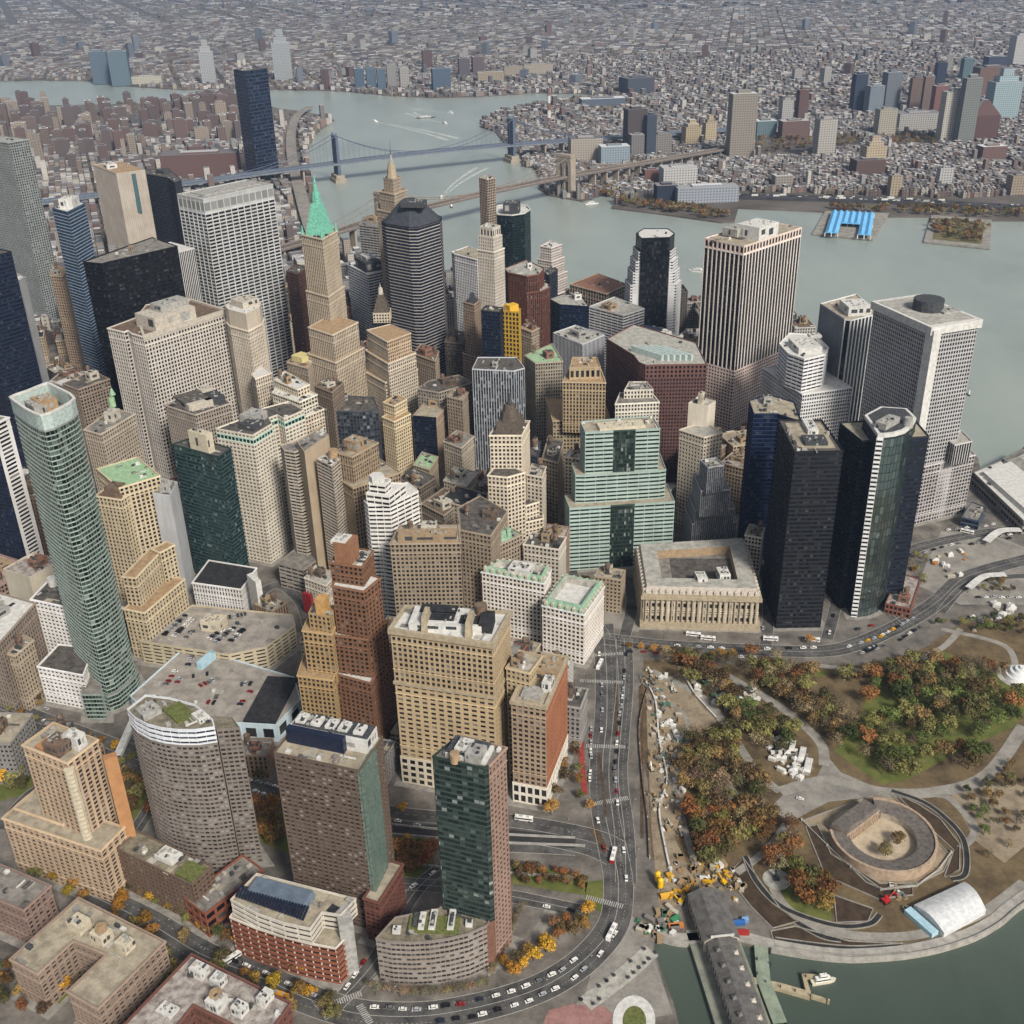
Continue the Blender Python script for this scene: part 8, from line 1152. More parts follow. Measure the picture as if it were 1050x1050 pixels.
bridge('stone_bridge', 'suspension bridge with a pale stone arched tower and brown deck, nearer of the two bridges', B1, B2, 36, 80, 420, 620, 24, stone_tower, brown, surf('cable_steel', (120,108,98), (140,128,116), .2), 22)
# ---------------------------------------------------------------- trees
leaf = objcol('leaves', .8, .5, .15); bark = surf('bark', (74,62,50), (100,86,70), .8)
def crown_mesh(seed, bare=False, n=640, big=1.0):
    r = random.Random(seed); m = MB()
    lobes = [(0, 0, .62, .38)]+[(r.uniform(-.3,.3), r.uniform(-.3,.3), r.uniform(.45,.84), r.uniform(.15,.25)) for _ in range(8)]
    for i in range(int(n*(.75 if bare else 1))):
        x, y, z, rad = r.choice(lobes[1:]) if r.random() < .8 else lobes[0]
        u = [r.gauss(0, 1) for _ in range(3)]; l = math.sqrt(sum(v*v for v in u)) or 1; u = [v/l for v in u]; u[2] = u[2] if u[2] > -.35 else -u[2]; k = rad*r.uniform(.7, 1.12)
        c = (x+u[0]*k, y+u[1]*k, z+u[2]*k*.85); s = r.uniform(.018, .043)*(.62 if bare else 1.0)*big
        q = [u[j]+r.gauss(0, .35) for j in range(3)]; a = [r.gauss(0, 1) for _ in range(3)]
        d_ = sum(a[j]*q[j] for j in range(3))/sum(v*v for v in q); a = [a[j]-d_*q[j] for j in range(3)]; la = math.sqrt(sum(v*v for v in a)) or 1; a = [v/la*s for v in a]
        b_ = [q[1]*a[2]-q[2]*a[1], q[2]*a[0]-q[0]*a[2], q[0]*a[1]-q[1]*a[0]]; lb = math.sqrt(sum(v*v for v in b_)) or 1; b_ = [v/lb*s for v in b_]
        m.face([tuple(c[j]+a[j]+b_[j] for j in range(3)), tuple(c[j]-a[j]+b_[j]*.7 for j in range(3)), tuple(c[j]-a[j]-b_[j] for j in range(3)), tuple(c[j]+a[j]*.8-b_[j] for j in range(3))])
    o = m.build('crown', leaf); me = o.data; bpy.data.objects.remove(o); return me
def trunk_mesh(seed):
    r = random.Random(seed); m = MB(); m.tube((0,0,-.03), (0,0,.4), .028, .018, 7)
    for i in range(8):
        a = r.uniform(0, 6.28); z = r.uniform(.25, .45); e = (math.cos(a)*r.uniform(.18,.34), math.sin(a)*r.uniform(.18,.34), r.uniform(.55,.85))
        m.tube((0,0,z), e, .013, .004, 5)
        for k in range(2): m.tube(e, (e[0]+r.uniform(-.14,.14), e[1]+r.uniform(-.14,.14), e[2]+r.uniform(.05,.16)), .005, .002, 4)
    m.tube((0,0,.4), (0,0,.85), .018, .005, 6)
    o = m.build('trunk', bark); me = o.data; bpy.data.objects.remove(o); return me
CR = [crown_mesh(i) for i in range(8)]; CB = [crown_mesh(50+i, True) for i in range(4)]; TR = [trunk_mesh(i) for i in range(5)]
TK = [('green', (80,90,46), 'full green'), ('olive', (100,96,56), 'olive green'), ('rust', (116,80,48), 'rust red'), ('orange', (136,100,52), 'orange'), ('brown', (108,88,56), 'brown'), ('bare', (120,106,80), 'nearly bare tan'), ('yellow', (160,122,40), 'golden yellow')]
rt = random.Random(31)
def tree(x, y, kind, h, where, grp, z=0.0, spread=1.0):
    nm, c, adj = TK[kind]; v = rt.uniform(.72, 1.28); c = tuple(min(255, q*v*rt.uniform(.93, 1.07)) for q in c)
    t = thing('tree', f'{adj} autumn tree {where}', 'tree', (x, y, z), f'{adj} trees {grp}')
    t.rotation_euler = (0, 0, rt.uniform(0, 6.28)); w = h*rt.uniform(.9, 1.2)*spread; t.scale = (w, w, h)
    k = bpy.data.objects.new('trunk', rt.choice(TR)); COL.objects.link(k); k.parent = t
    o = bpy.data.objects.new('crown', rt.choice(CB if kind == 5 else CR)); COL.objects.link(o); o.parent = t; o.color = (*lin(c), 1)
PK = PARK
def dseg(p, a, b):
    dx, dy = b[0]-a[0], b[1]-a[1]; t = max(0, min(1, ((p[0]-a[0])*dx+(p[1]-a[1])*dy)/((dx*dx+dy*dy) or 1)))
    return math.hypot(p[0]-a[0]-t*dx, p[1]-a[1]-t*dy)
ALLT = [tuple(t) for t in TREES]
for p, n, pal, md, av, hh in WOODS:
    xs = [q[0] for q in p]; ys = [q[1] for q in p]; k = 0
    for _ in range(n*60):
        if k >= n*1.1: break
        q = (rt.uniform(min(xs), max(xs)), rt.uniform(min(ys), max(ys)))
        if not inside(p, *q) or any(math.hypot(q[0]-t[0], q[1]-t[1]) < md*.92 for t in ALLT): continue
        if av and (any(min(dseg(q, l[i], l[i+1]) for i in range(len(l)-1)) < w/2+2.5 for l, w in PATHS) or any(min(dseg(q, l[i], l[i+1]) for i in range(len(l)-1)) < w/2+2 for _n, l, w in ROADS)): continue
        ALLT.append((*q, rt.choice(pal), rt.uniform(*hh))); k += 1
MASS = {}          # the trees past the first 300: one mass, real crowns all the same
def arr(me): v = np.zeros(len(me.vertices)*3, np.float32); me.vertices.foreach_get('co', v); return v.reshape(-1, 3)
CRA = [arr(m) for m in CR]; CBA = [arr(m) for m in CB]; FARA = [arr(crown_mesh(80+i, False, 120, 1.9)) for i in range(3)]
def mass_tree(x, y, kind, h, z=0.0, far=False):
    a = rt.choice(FARA if far else (CBA if kind == 5 else CRA)); w = h*rt.uniform(.9, 1.2); t = rt.uniform(0, 6.28); c, s = math.cos(t), math.sin(t)
    if far: a = a*1.0
    MASS.setdefault((kind, rt.randrange(4)), []).append(np.stack([x+w*(c*a[:, 0]-s*a[:, 1]), y+w*(s*a[:, 0]+c*a[:, 1]), z+h*a[:, 2]], 1))
ALLT.sort(key=lambda t: t[1]-t[3]*6)
for i, (x, y, k, h) in enumerate(ALLT):
    ins = inside(PK, x, y)
    if i >= 292: mass_tree(x, y, k, h); continue
    if h == 6.0 and k == 5: tree(x, y, k, h, 'clipped in the row along the curved hotel podium', 'clipped along the hotel podium', 0, .95)
    elif ins: tree(x, y, k, h, 'in the waterfront park among paths and lawns', 'in the waterfront park')
    else: tree(x, y, k, h, 'on a street or garden between the buildings', 'on the streets and gardens')
# two dark trees inside the round fort are added with it
# far trees: strips along the far waterfront one by one, the rest as one mass
far_strips = []
r = random.Random(77)
for px, n in (([(628,206),(700,212),(752,222),(735,226),(640,212)],119),([(845,214),(910,214),(905,219),(850,217)],26),([(920,214),(1050,218),(1050,223),(1020,224),(925,220)],88),([(953,228),(1014,232),(1008,250),(955,245)],57),([(772,142),(880,142),(884,152),(776,158)],104),([(908,139),(962,142),(958,151),(912,150)],52),([(595,190),(640,195),(632,201),(600,203)],31)):
    p = [ray(*q) for q in px]; xs = [q[0] for q in p]; ys = [q[1] for q in p]; k = 0
    for _ in range(2000):
        if k >= n: break
        x, y = r.uniform(min(xs), max(xs)), r.uniform(min(ys), max(ys))
        if inside(p, x, y): mass_tree(x, y, r.choice((1,4,4,5,2)), r.uniform(9, 15), .3, True); k += 1
co_ = []; mi_ = []; mats_ = []
for (k, tone), L_ in MASS.items():
    m = objcol('leaves_'+TK[k][0], .8, .5, .15); n_ = m.node_tree
    for nn_ in list(n_.nodes):
        if nn_.type == 'MIX': n_.links.remove(nn_.inputs[6].links[0]); nn_.inputs[6].default_value = (*lin(tuple(min(255, v*(.74, .92, 1.08, 1.26)[tone]) for v in TK[k][1])), 1)
    mats_.append(m); v = np.concatenate(L_); co_.append(v); mi_.append(np.full(len(v)//4, len(mats_)-1, np.int32))
co_ = np.concatenate(co_); mi_ = np.concatenate(mi_); me = bpy.data.meshes.new('tree_mass'); me.vertices.add(len(co_)); me.vertices.foreach_set('co', co_.astype(np.float32).ravel())
me.loops.add(len(co_)); me.loops.foreach_set('vertex_index', np.arange(len(co_), dtype=np.int32)); me.polygons.add(len(mi_)); me.polygons.foreach_set('loop_start', np.arange(0, len(co_), 4, dtype=np.int32)); me.polygons.foreach_set('material_index', mi_)
for m in mats_: me.materials.append(m)
me.update(calc_edges=True); me.shade_flat(); o = bpy.data.objects.new('tree_mass', me); COL.objects.link(o); o['kind'] = 'stuff'; tag(o, 'dense autumn wood of the park and the bare trees along the far shore', 'trees')
m = MB(); r = random.Random(13)
for x, y in clump+[(r.uniform(-.55, .52)*yy, yy) for yy in (2300+9000*r.random()**1.6 for _ in range(3000))]:
    if not (okb(x, y) or okm(x, y)): continue
    s = r.uniform(4, 7)*(1+y/6000); n = 6; h = r.uniform(7, 11)*(1+y/12000)
    ring = [(x+s*math.cos(6.283*q/n)*r.uniform(.6,1.2), y+s*math.sin(6.283*q/n)*r.uniform(.6,1.2)) for q in range(n)]
    top = (x+r.uniform(-1,1), y+r.uniform(-1,1), h)
    for q in range(n):
        a, c = ring[q-1], ring[q]; m.face([(*a,0),(*c,0),(*c,h*.6),(*a,h*.6)]); m.face([(*a,h*.6),(*c,h*.6),top])
mm, nt, bs = newmat('distant_foliage'); nt.links.new(ramp(nt, noise(nt, .01, 3), [(.3, lin((82,78,68))), (.55, lin((98,88,74))), (.7, lin((84,86,70)))]), bs.inputs['Base Color']); bs.inputs['Roughness'].default_value = .95
o = m.build('distant_trees', mm); o['kind'] = 'stuff'; tag(o, 'brown street trees dotted between the far roofs', 'trees')

# ---------------------------------------------------------------- vehicles
paint = objcol('car_paint', .3, .05, .6); cgl = surf('car_glass', (14,16,18), (24,26,30), .5, .1); tyre = surf('tyre_rubber', (20,20,20), (30,30,30), 2)
def car_meshes():
    out = {}
    m = MB(); m.frus([(-2.25,-.9),(2.25,-.9),(2.25,.9),(-2.25,.9)], .32, .95, .97); m.frus([(-1.0,-.78),(1.0,-.78),(1.0,.78),(-1.0,.78)], 1.40, 1.47, .97)
    o = m.build('body', paint); out['body'] = o.data; bpy.data.objects.remove(o)
    m = MB(); m.frus([(-1.55,-.84),(1.25,-.84),(1.25,.84),(-1.55,.84)], .93, 1.42, .78); o = m.build('cabin_glass', cgl); out['glass'] = o.data; bpy.data.objects.remove(o)
    m = MB()
    n = 10
    for s in (-.11, .11):
        for i in range(n):
            a, b_ = 6.2832*i/n, 6.2832*(i+1)/n; m.face([(.33*math.cos(a), s, .33*math.sin(a)), (.33*math.cos(b_), s, .33*math.sin(b_)), (0, s*1.2, 0)])
    for i in range(n):
        a, b_ = 6.2832*i/n, 6.2832*(i+1)/n; m.face([(.33*math.cos(a), -.11, .33*math.sin(a)), (.33*math.cos(b_), -.11, .33*math.sin(b_)), (.33*math.cos(b_), .11, .33*math.sin(b_)), (.33*math.cos(a), .11, .33*math.sin(a))])
    o = m.build('wheel', tyre); out['wheel'] = o.data; bpy.data.objects.remove(o); return out
CM = car_meshes()
CC = {'white': (222,220,214), 'black': (26,27,30), 'grey': (104,106,108), 'silver': (164,166,168), 'dark': (40,46,60), 'red': (132,36,34), 'yellow': (226,164,20)}
def car(x, y, z, rot, col):
    cname = {'dark': 'dark blue'}.get(col, col); kind = 'yellow taxi cab' if col == 'yellow' else f'{cname} car'
    place = 'parked on a rooftop car park' if z > 5 else ('on the road beside the park' if x > 60 else ('on the curved waterfront avenue' if y < 480 and x > -110 else 'on a street at lower left'))
    t = thing('car', f'{kind} {place}', 'car', (x, y, z+.15), f'{kind}s {place}'); t.rotation_euler = (0, 0, rot); s = rt.uniform(.95, 1.12); t.scale = (s, s, s*rt.choice((1, 1, 1.2)))
    for nm, k in (('body', 'body'), ('cabin_glass', 'glass')):
        o = bpy.data.objects.new(nm, CM[k]); COL.objects.link(o); o.parent = t; o.color = (*lin(CC[col]), 1)
    for wx in (-1.4, 1.4):
        for wy in (-.8, .8):
            o = bpy.data.objects.new('wheel', CM['wheel']); COL.objects.link(o); o.parent = t; o.location = (wx, wy, .33)
for c in sorted(CARS, key=lambda c: -c[2])[:299]: car(*c)
def bus(x, y, rot, col):
    cols = {'white': (226,224,218), 'yellow': (226,156,28), 'redwhite': (226,222,216), 'black': (30,30,34)}
    lab = {'white': 'long white bus on a street by the park', 'yellow': 'yellow school bus parked beside the white roofed brick block', 'redwhite': 'white bus with a red tail on the avenue', 'black': 'black coach on the curving road by the curved glass tower'}[col]
    t = thing('bus', lab, 'bus', (x, y, .15), 'buses by the park' if col == 'white' else None); t.rotation_euler = (0, 0, rot)
    m = MB(); m.frus([(-5.8,-1.3),(5.8,-1.3),(5.8,1.3),(-5.8,1.3)], .4, 3.1, .985); o = m.build('body', paint, t); o.color = (*lin(cols[col]), 1)
    m = MB()
    for s in (-1, 1): m.box(0, s*1.285, 1.5, 10.4, .06, 1.0)
    m.box(5.79, 0, 1.3, .06, 2.2, 1.3); m.build('window_band', cgl, t)
    m = MB(); m.box(-2, 0, 3.08, 2.4, 1.6, .35); m.box(2.4, 0, 3.08, 1.6, 1.4, .3); o = m.build('roof_unit', paint, t); o.color = (.4, .4, .4, 1)
    if col == 'redwhite': m = MB(); m.box(-4.7, 0, .42, 2.3, 2.66, 2.6); o = m.build('tail_panel', paint, t); o.color = (*lin((150,34,34)), 1)
    for wx in (-3.6, 3.4):
        for wy in (-1.15, 1.15):
            o = bpy.data.objects.new('wheel', CM['wheel']); COL.objects.link(o); o.parent = t; o.location = (wx, wy, .5); o.scale = (1.5, 1.5, 1.5)
for q in BUSES: bus(*q)
# far highway traffic
r = random.Random(17); far_line = smooth([ray(*q) for q in ((758,203),(840,205),(900,207),(960,210),(1050,215))], 12)
m = MB()
for i in range(90):
    k = r.randrange(len(far_line)-1); x, y = far_line[k]; off = r.choice((-11, -5, 5, 11)); L = r.choice((4.6, 4.6, 5, 11)); y += off
    m.frus([(x-L*.6,y-1.2),(x+L*.6,y-1.2),(x+L*.6,y+1.2),(x-L*.6,y+1.2)], 6.2, 7.6 if L < 6 else 9.5, .97, r.choice((0, 0, 1, 2))); m.frus([(x-L*.3,y-1.1),(x+L*.3,y-1.1),(x+L*.3,y+1.1),(x-L*.3,y+1.1)], 7.5, 8.2, .8, 3) if L < 6 else None
o = m.build('distant_cars', [mat('white'), mat('concrete'), mat('black'), cgl]); o['kind'] = 'stuff'; tag(o, 'tiny cars strung along the waterfront highway across the river', 'cars')

# ---------------------------------------------------------------- boats and wakes
foam = surf('foam', (150,156,148), (190,196,190), .12, .8)
def boat(px, py, L, rot, label, col=(214,214,208), wake=0, dark=False):
    x, y = ray(px, py); t = thing('boat', label, 'boat', (x, y, -2.4)); t.rotation_euler = (0, 0, rot)
    w = L*.24; hull = [(-L/2,-w/2),(L*.22,-w/2),(L*.42,-w*.3),(L/2,0),(L*.42,w*.3),(L*.22,w/2),(-L/2,w/2)]
    m = MB(); m.frus([(a*.95, b_*.86) for a, b_ in hull], -.4, 1.8, 1.05); o = m.build('hull', paint, t); o.color = (*lin(col if not dark else (44,46,50)), 1)
    m = MB(); m.frus([(-L*.36,-w*.38),(L*.2,-w*.38),(L*.26,0),(L*.2,w*.38),(-L*.36,w*.38)], 1.7, 4.2, .94); m.frus([(-L*.2,-w*.3),(L*.1,-w*.3),(L*.1,w*.3),(-L*.2,w*.3)], 4.1, 6.2, .9)
    o = m.build('cabin', paint, t); o.color = (*lin((218,218,212)), 1)
    m = MB(); m.box(-L*.06, 0, 2.5, L*.56, w*.775, .8); m.box(-L*.05, 0, 4.7, L*.28, w*.6, .7); m.build('window_band', cgl, t)
    m = MB(); m.tube((0, 0, 6), (0, 0, 9.5), .12); m.build('mast', mat('darkmetal'), t)
    if wake:
        b = MB(); c, s = math.cos(rot), math.sin(rot); l = []
        for i in range(13):
            q = i/12; l.append((x-c*(L*.4+wake*q)-s*wake*.12*q*q, y-s*(L*.4+wake*q)+c*wake*.12*q*q))
        for sg in (-1, 1):
            for i in range(12):
                a0, a1 = i/12, (i+1)/12; A = offs(l, sg*(w*.2+wake*.02*a0)); B = offs(l, sg*(w*.55+wake*.05*a0))
                b.face([(*A[i],-2.3),(*A[i+1],-2.3),(*B[i+1],-2.3),(*B[i],-2.3)][::sg])
        struct(b.build('wake', foam))
boat(383, 124, 42, 2.3, 'white ferry with a long wake upriver of the blue bridge', wake=420)
boat(437, 120, 60, .2, 'dark barge upriver of the blue bridge', dark=True)
boat(456, 126, 34, -1.0, 'white ferry trailing foam right of the dark barge', wake=260)
boat(462, 115, 24, -.6, 'small boat farthest upriver', wake=160)
boat(463, 211, 24, -1.5, 'small dark hulled boat just beyond the brown bridge', dark=True)
boat(453, 202, 26, -1.7, 'fast white boat in a double foam wake between the two bridges', wake=330)
boat(715, 277, 34, 2.6, 'white ferry left of the pink ribbed harbour tower', wake=0)
boat(988, 402, 9, .3, 'small dark boat right of the grey gridded harbour tower', dark=True); boat(994, 403, 9, 1.2, 'second small dark boat right of the grey gridded harbour tower', dark=True)
boat(607, 208, 30, .2, 'white ferry at the far landing under the stone tower'); boat(600, 199, 26, .3, 'white boat moored behind the far landing')
boat(845, 1004, 14, .15, 'cream motor boat at the end of the small dock', (206,198,176))
for (a, c, wd) in ((( 830,300),(900,318),1.6),((820,292),(1050,345),1.2),((380,190),(445,150),1.5)):
    pass

# ---------------------------------------------------------------- round fort
fx, fy = ray(904, 863, 0); fort = thing('round_fort', 'round sandstone fort with a dark roofed ring round a pale sand court', 'fort', (fx, fy, 0))
sand = surf('fort_sandstone', (146,126,106), (176,154,132), .3); froof = surf('fort_roof', (84,78,73), (112,105,98), .4, .9)
# ring measured from three sides
RX = ray(963, 863, 6)[0]-fx; R0 = abs(RX); a0, a1 = math.radians(128), math.radians(128+282)
A0 = math.radians(172); A1 = A0+math.radians(272)
n = 44; P = lambda a, rr: (fx+rr*math.cos(a), fy+rr*math.sin(a))
mw = MB(); mr = MB(); mi_ = MB()
for i in range(n):
    a, b_ = A0+(A1-A0)*i/n, A0+(A1-A0)*(i+1)/n
    mw.face([(*P(a,R0),0),(*P(b_,R0),0),(*P(b_,R0),7),(*P(a,R0),7)]); mw.face([(*P(a,R0),7),(*P(b_,R0),7),(*P(b_,R0-1.6),7),(*P(a,R0-1.6),7)])
    mw.face([(*P(b_,R0-1.6),5.5),(*P(a,R0-1.6),5.5),(*P(a,R0-1.6),7),(*P(b_,R0-1.6),7)])
    mr.face([(*P(a,R0-1.6),6.2),(*P(b_,R0-1.6),6.2),(*P(b_,R0-11.5),4.6),(*P(a,R0-11.5),4.6)]); mi_.face([(*P(b_,R0-11.5),0),(*P(a,R0-11.5),0),(*P(a,R0-11.5),4.6),(*P(b_,R0-11.5),4.6)])
mw.build('wall', sand, fort, (fx, fy, 0)); mr.build('roof', froof, fort, (fx, fy, 0)); mi_.build('court_wall', surf('fort_whitewash', (150,140,124), (176,166,150), .4), fort, (fx, fy, 0))
m = MB(); m.face([(*P(6.2832*i/40, R0-.5), .2) for i in range(40)]); m.build('court_floor', surf('court_sand', (164,148,124), (188,172,148), .15, .95), fort, (fx, fy, 0))
ga, gb = P(A0, R0-5), P(A1, R0-5); gl_ = math.hypot(gb[0]-ga[0], gb[1]-ga[1]); grot = math.atan2(gb[1]-ga[1], gb[0]-ga[0]); gm = ((ga[0]+gb[0])/2, (ga[1]+gb[1])/2)
m = MB(); m.box(*gm, 0, gl_*.92, 11, 6.5, grot); m.build('gate_wall', sand, fort, (fx, fy, 0)); m = MB(); m.box(*gm, 6.5, gl_*.92, 11.6, 2.6, grot, 0, .82); m.build('gate_roof', froof, fort, (fx, fy, 0))
m = MB()
for i in range(16):
    t = (i/15-.5)*gl_*.85; m.cyl(gm[0]+math.cos(grot)*t+math.sin(grot)*7, gm[1]+math.sin(grot)*t-math.cos(grot)*7, 0, 5, .35, .35, 8)
m.build('colonnade', sand, fort, (fx, fy, 0))
for a, rr, k in ((-.3, 9, 4), (-1.7, 12, 1)):
    x, y = fx+rr*math.cos(a), fy+rr*math.sin(a); tree(x, y, k, 9, 'standing in the court of the round fort', 'in the court of the round fort', .2, 1.2)
x, y = fx-14, fy-5
# fence round the fort
fence = thing('park_fence', 'low pale fence kinked round the sand apron of the fort', 'fence', (fx, fy, 0)); m = MB(); q = [ray(*p) for p in ((822,842),(848,868),(872,890),(903,913),(940,909),(962,893),(975,875))]
ribbon(m, q, -.25, .25, 0, 1.5); m.build('rail', mat('pale'), fence, (fx, fy, 0)); m = MB()
for p in q: m.box(p[0], p[1], 0, 1, 1, 2)
m.build('post', mat('pale'), fence, (fx, fy, 0))
# monument
x, y = ray(796, 902); t = thing('monument', 'dark stone monument on a round pale plaza in the lower lawn', 'monument', (x, y, 0)); m = MB(); m.cyl(x, y, 0, .45, 8, 8, 24); m.build('plinth', mat('pale'), t, (x, y, 0))
m = MB(); m.box(x, y, .4, 3, 3, 2); m.box(x, y, 2.4, 2, 2, 5, .2, 0, .5); m.build('statue', mat('darkmetal'), t, (x, y, 0))
# big white marquee
q = [ray(*p) for p in ((936,933),(988,909),(1010,938),(967,962))]; cx, cy = sum(p[0] for p in q)/4, sum(p[1] for p in q)/4
tent = thing('event_tent', 'large white vaulted event tent on the waterfront promenade', 'tent', (cx, cy, 0)); m = MB(); e1, e2 = q[0], q[1]; f1, f2 = q[3], q[2]
for i in range(10):
    a, b_ = i/10, (i+1)/10; za, zb = 4+3*math.sin(math.pi*a), 4+3*math.sin(math.pi*b_); L_ = lambda p, s, t: (p[0]+(s[0]-p[0])*t, p[1]+(s[1]-p[1])*t)
    m.face([(*L_(e1,f1,a),za),(*L_(e1,f1,b_),zb),(*L_(e2,f2,b_),zb),(*L_(e2,f2,a),za)][::-1])
    m.face([(*L_(e1,f1,a),0),(*L_(e1,f1,b_),0),(*L_(e1,f1,b_),zb),(*L_(e1,f1,a),za)]); m.face([(*L_(e2,f2,a),0),(*L_(e2,f2,b_),0),(*L_(e2,f2,b_),zb),(*L_(e2,f2,a),za)])
for a, b_ in ((e1, e2), (f1, f2)): m.face([(*a,0),(*b_,0),(*b_,4),(*a,4)])
m.build('canopy', surf('tent_fabric', (186,188,188), (212,212,210), .3, .6), tent, (cx, cy, 0))
m = MB(); q0 = q[0]; m.box((q[0][0]+q[3][0])/2-4, (q[0][1]+q[3][1])/2, 0, 5, 20, 3, .5); m.build('annex', mat('paleblue'), tent, (cx, cy, 0))
# carousel shell
cx, cy = ray(1044, 694); t = thing('carousel_pavilion', 'white spiral shell pavilion at the right edge of the park', 'pavilion', (cx, cy, 0)); wm = surf('white_shell', (204,204,202), (224,224,222), .3, .4)
for i, (rr, z0, z1) in enumerate(((11, 0, 3.2), (8.5, 3.2, 5.6), (5.5, 5.6, 7.6), (2.8, 7.6, 9))):
    m = MB(); m.cyl(cx+i*.7, cy, z0, z1, rr, rr*.84, 28); m.build('shell_ring', wm, t, (cx, cy, 0))
m = MB(); m.cyl(cx, cy, .04, .3, 15, 15, 28); m.build('base', mat('pale'), t, (cx, cy, 0))
# ---------------------------------------------------------------- pier and docks
pa, pb = ray(722, 926), ray(768, 1060); d = (pb[0]-pa[0], pb[1]-pa[1]); L = math.hypot(*d); d = (d[0]/L, d[1]/L); nn = (-d[1], d[0]); prot = math.atan2(d[1], d[0])
pier = thing('pier_building', 'long gabled pier house with a dormered grey roof jutting into the harbour', 'pier building', (pa[0], pa[1], 0)); po = (pa[0], pa[1], 0)
groof = surf('pier_roof', (82,80,78), (108,105,101), .25, .7); pw = wallmat((176,166,146))
def gable(m, mr, s0, s1, hw, ze, zr):
    Q = lambda s, o, z: (pa[0]+d[0]*s+nn[0]*o, pa[1]+d[1]*s+nn[1]*o, z)
    for o in (-1, 1):
        f = [Q(s0, o*hw, 0), Q(s1, o*hw, 0), Q(s1, o*hw, ze), Q(s0, o*hw, ze)]; m.face(f)
        mr.face([Q(s0, o*(hw+.8), ze-.3), Q(s1, o*(hw+.8), ze-.3), Q(s1, o*hw*.35, zr), Q(s0, o*hw*.35, zr)])
    mr.face([Q(s0, -hw*.35, zr), Q(s1, -hw*.35, zr), Q(s1, hw*.35, zr), Q(s0, hw*.35, zr)])
    for s in (s0, s1): m.face([Q(s, -hw, 0), Q(s, hw, 0), Q(s, hw, ze), Q(s, hw*.35, zr-.1), Q(s, -hw*.35, zr-.1), Q(s, -hw, ze)])
    return Q
W0 = MB(); RF = MB(); Q = gable(W0, RF, 0, 34, 9.5, 9, 12.5); gable(W0, RF, 34, 120, 7.8, 9, 12)
W0.build('wall', pw, pier, po); RF.build('roof', groof, pier, po)
m = MB()
for s in range(2, 118, 4):
    for o in (-1, 1):
        hw = 9.5 if s < 33 else 7.8
        for z in (1.5, 5.2):
            a = Q(s, o*(hw+.06), z); b_ = Q(s+1.8, o*(hw+.06), z); m.face([a, b_, (b_[0], b_[1], z+2.4), (a[0], a[1], z+2.4)])
w = m.build('windows', glassmat('dark'), pier, po)
for s in (42, 52, 62, 72, 82, 92):
    for o in (-1, 1):
        c = Q(s+(3 if o > 0 else 0), o*4.4, 9.6); m = MB(); m.box(*c, 2.6, 2.4, 2.0, prot); m.box(c[0], c[1], c[2]+2, 3, 2.8, .9, prot, 0, .2); m.build('dormer', mat('stonepale') if o > 0 else groof, pier, po)
m = MB(); c = Q(34.5, 0, 12.2); m.box(*c, .8, 13, 1, prot); m.build('gable_trim', mat('white'), pier, po)
m = MB()
for s0, s1, o0, o1 in ((18, 130, -15.5, -8), (18, 130, 7.9, 12.5)): m.face([Q(s0, o0, .5), Q(s1, o0, .5), Q(s1, o1, .5), Q(s0, o1, .5)]); [m.face([Q(s0, o, -3), Q(s1, o, -3), Q(s1, o, .5), Q(s0, o, .5)]) for o in (o0, o1)]
struct(m.build('pier_deck', surf('pier_deck', (112,116,104), (140,142,128), .1)))
dk = surf('dock_planks', (150,138,112), (176,162,134), .3); t = thing('floating_dock', 'cream plank dock with a side finger reaching into the green harbour water', 'dock', (*ray(800, 1010), 0)); to = t.location.copy()
m = MB(); l = [ray(766, 1004), ray(800, 1011), ray(831, 1020)]; ribbon(m, l, -1.8, 1.8, -2.4, .4); l = [ray(829, 1018), ray(824, 1000), ray(846, 1002)]; ribbon(m, l, -1.3, 1.3, -2.4, .35); l = [ray(831, 1020), ray(851, 1026)]; ribbon(m, l, -.7, .7, -2.4, .3)
m.build('deck', dk, t, tuple(to)); m = MB()
for p in ((785,1008),(800,1013),(815,1017),(831,1022),(848,1026),(826,1002),(842,1000)): x, y = ray(*p); m.cyl(x, y, -3, 2.2, .35, .35, 8)
m.build('mooring_post', mat('darkmetal'), t, tuple(to))
t = thing('jetty', 'pale green concrete jetty between the pier house and the promenade', 'jetty', (*ray(778, 985), 0)); to = tuple(t.location); m = MB(); ribbon(m, [ray(780, 970), ray(783, 1006), ray(800, 1050)], -3.6, 3.6, -3, .7); m.build('deck', surf('jetty_deck', (116,128,110), (142,152,134), .15), t, to)
m = MB()
for p in ((776,985),(776,1000),(790,990),(790,975)): x, y = ray(*p); m.cyl(x, y, -3, 2.4, .5, .5, 8)
m.build('mooring_post', mat('darkmetal'), t, to)
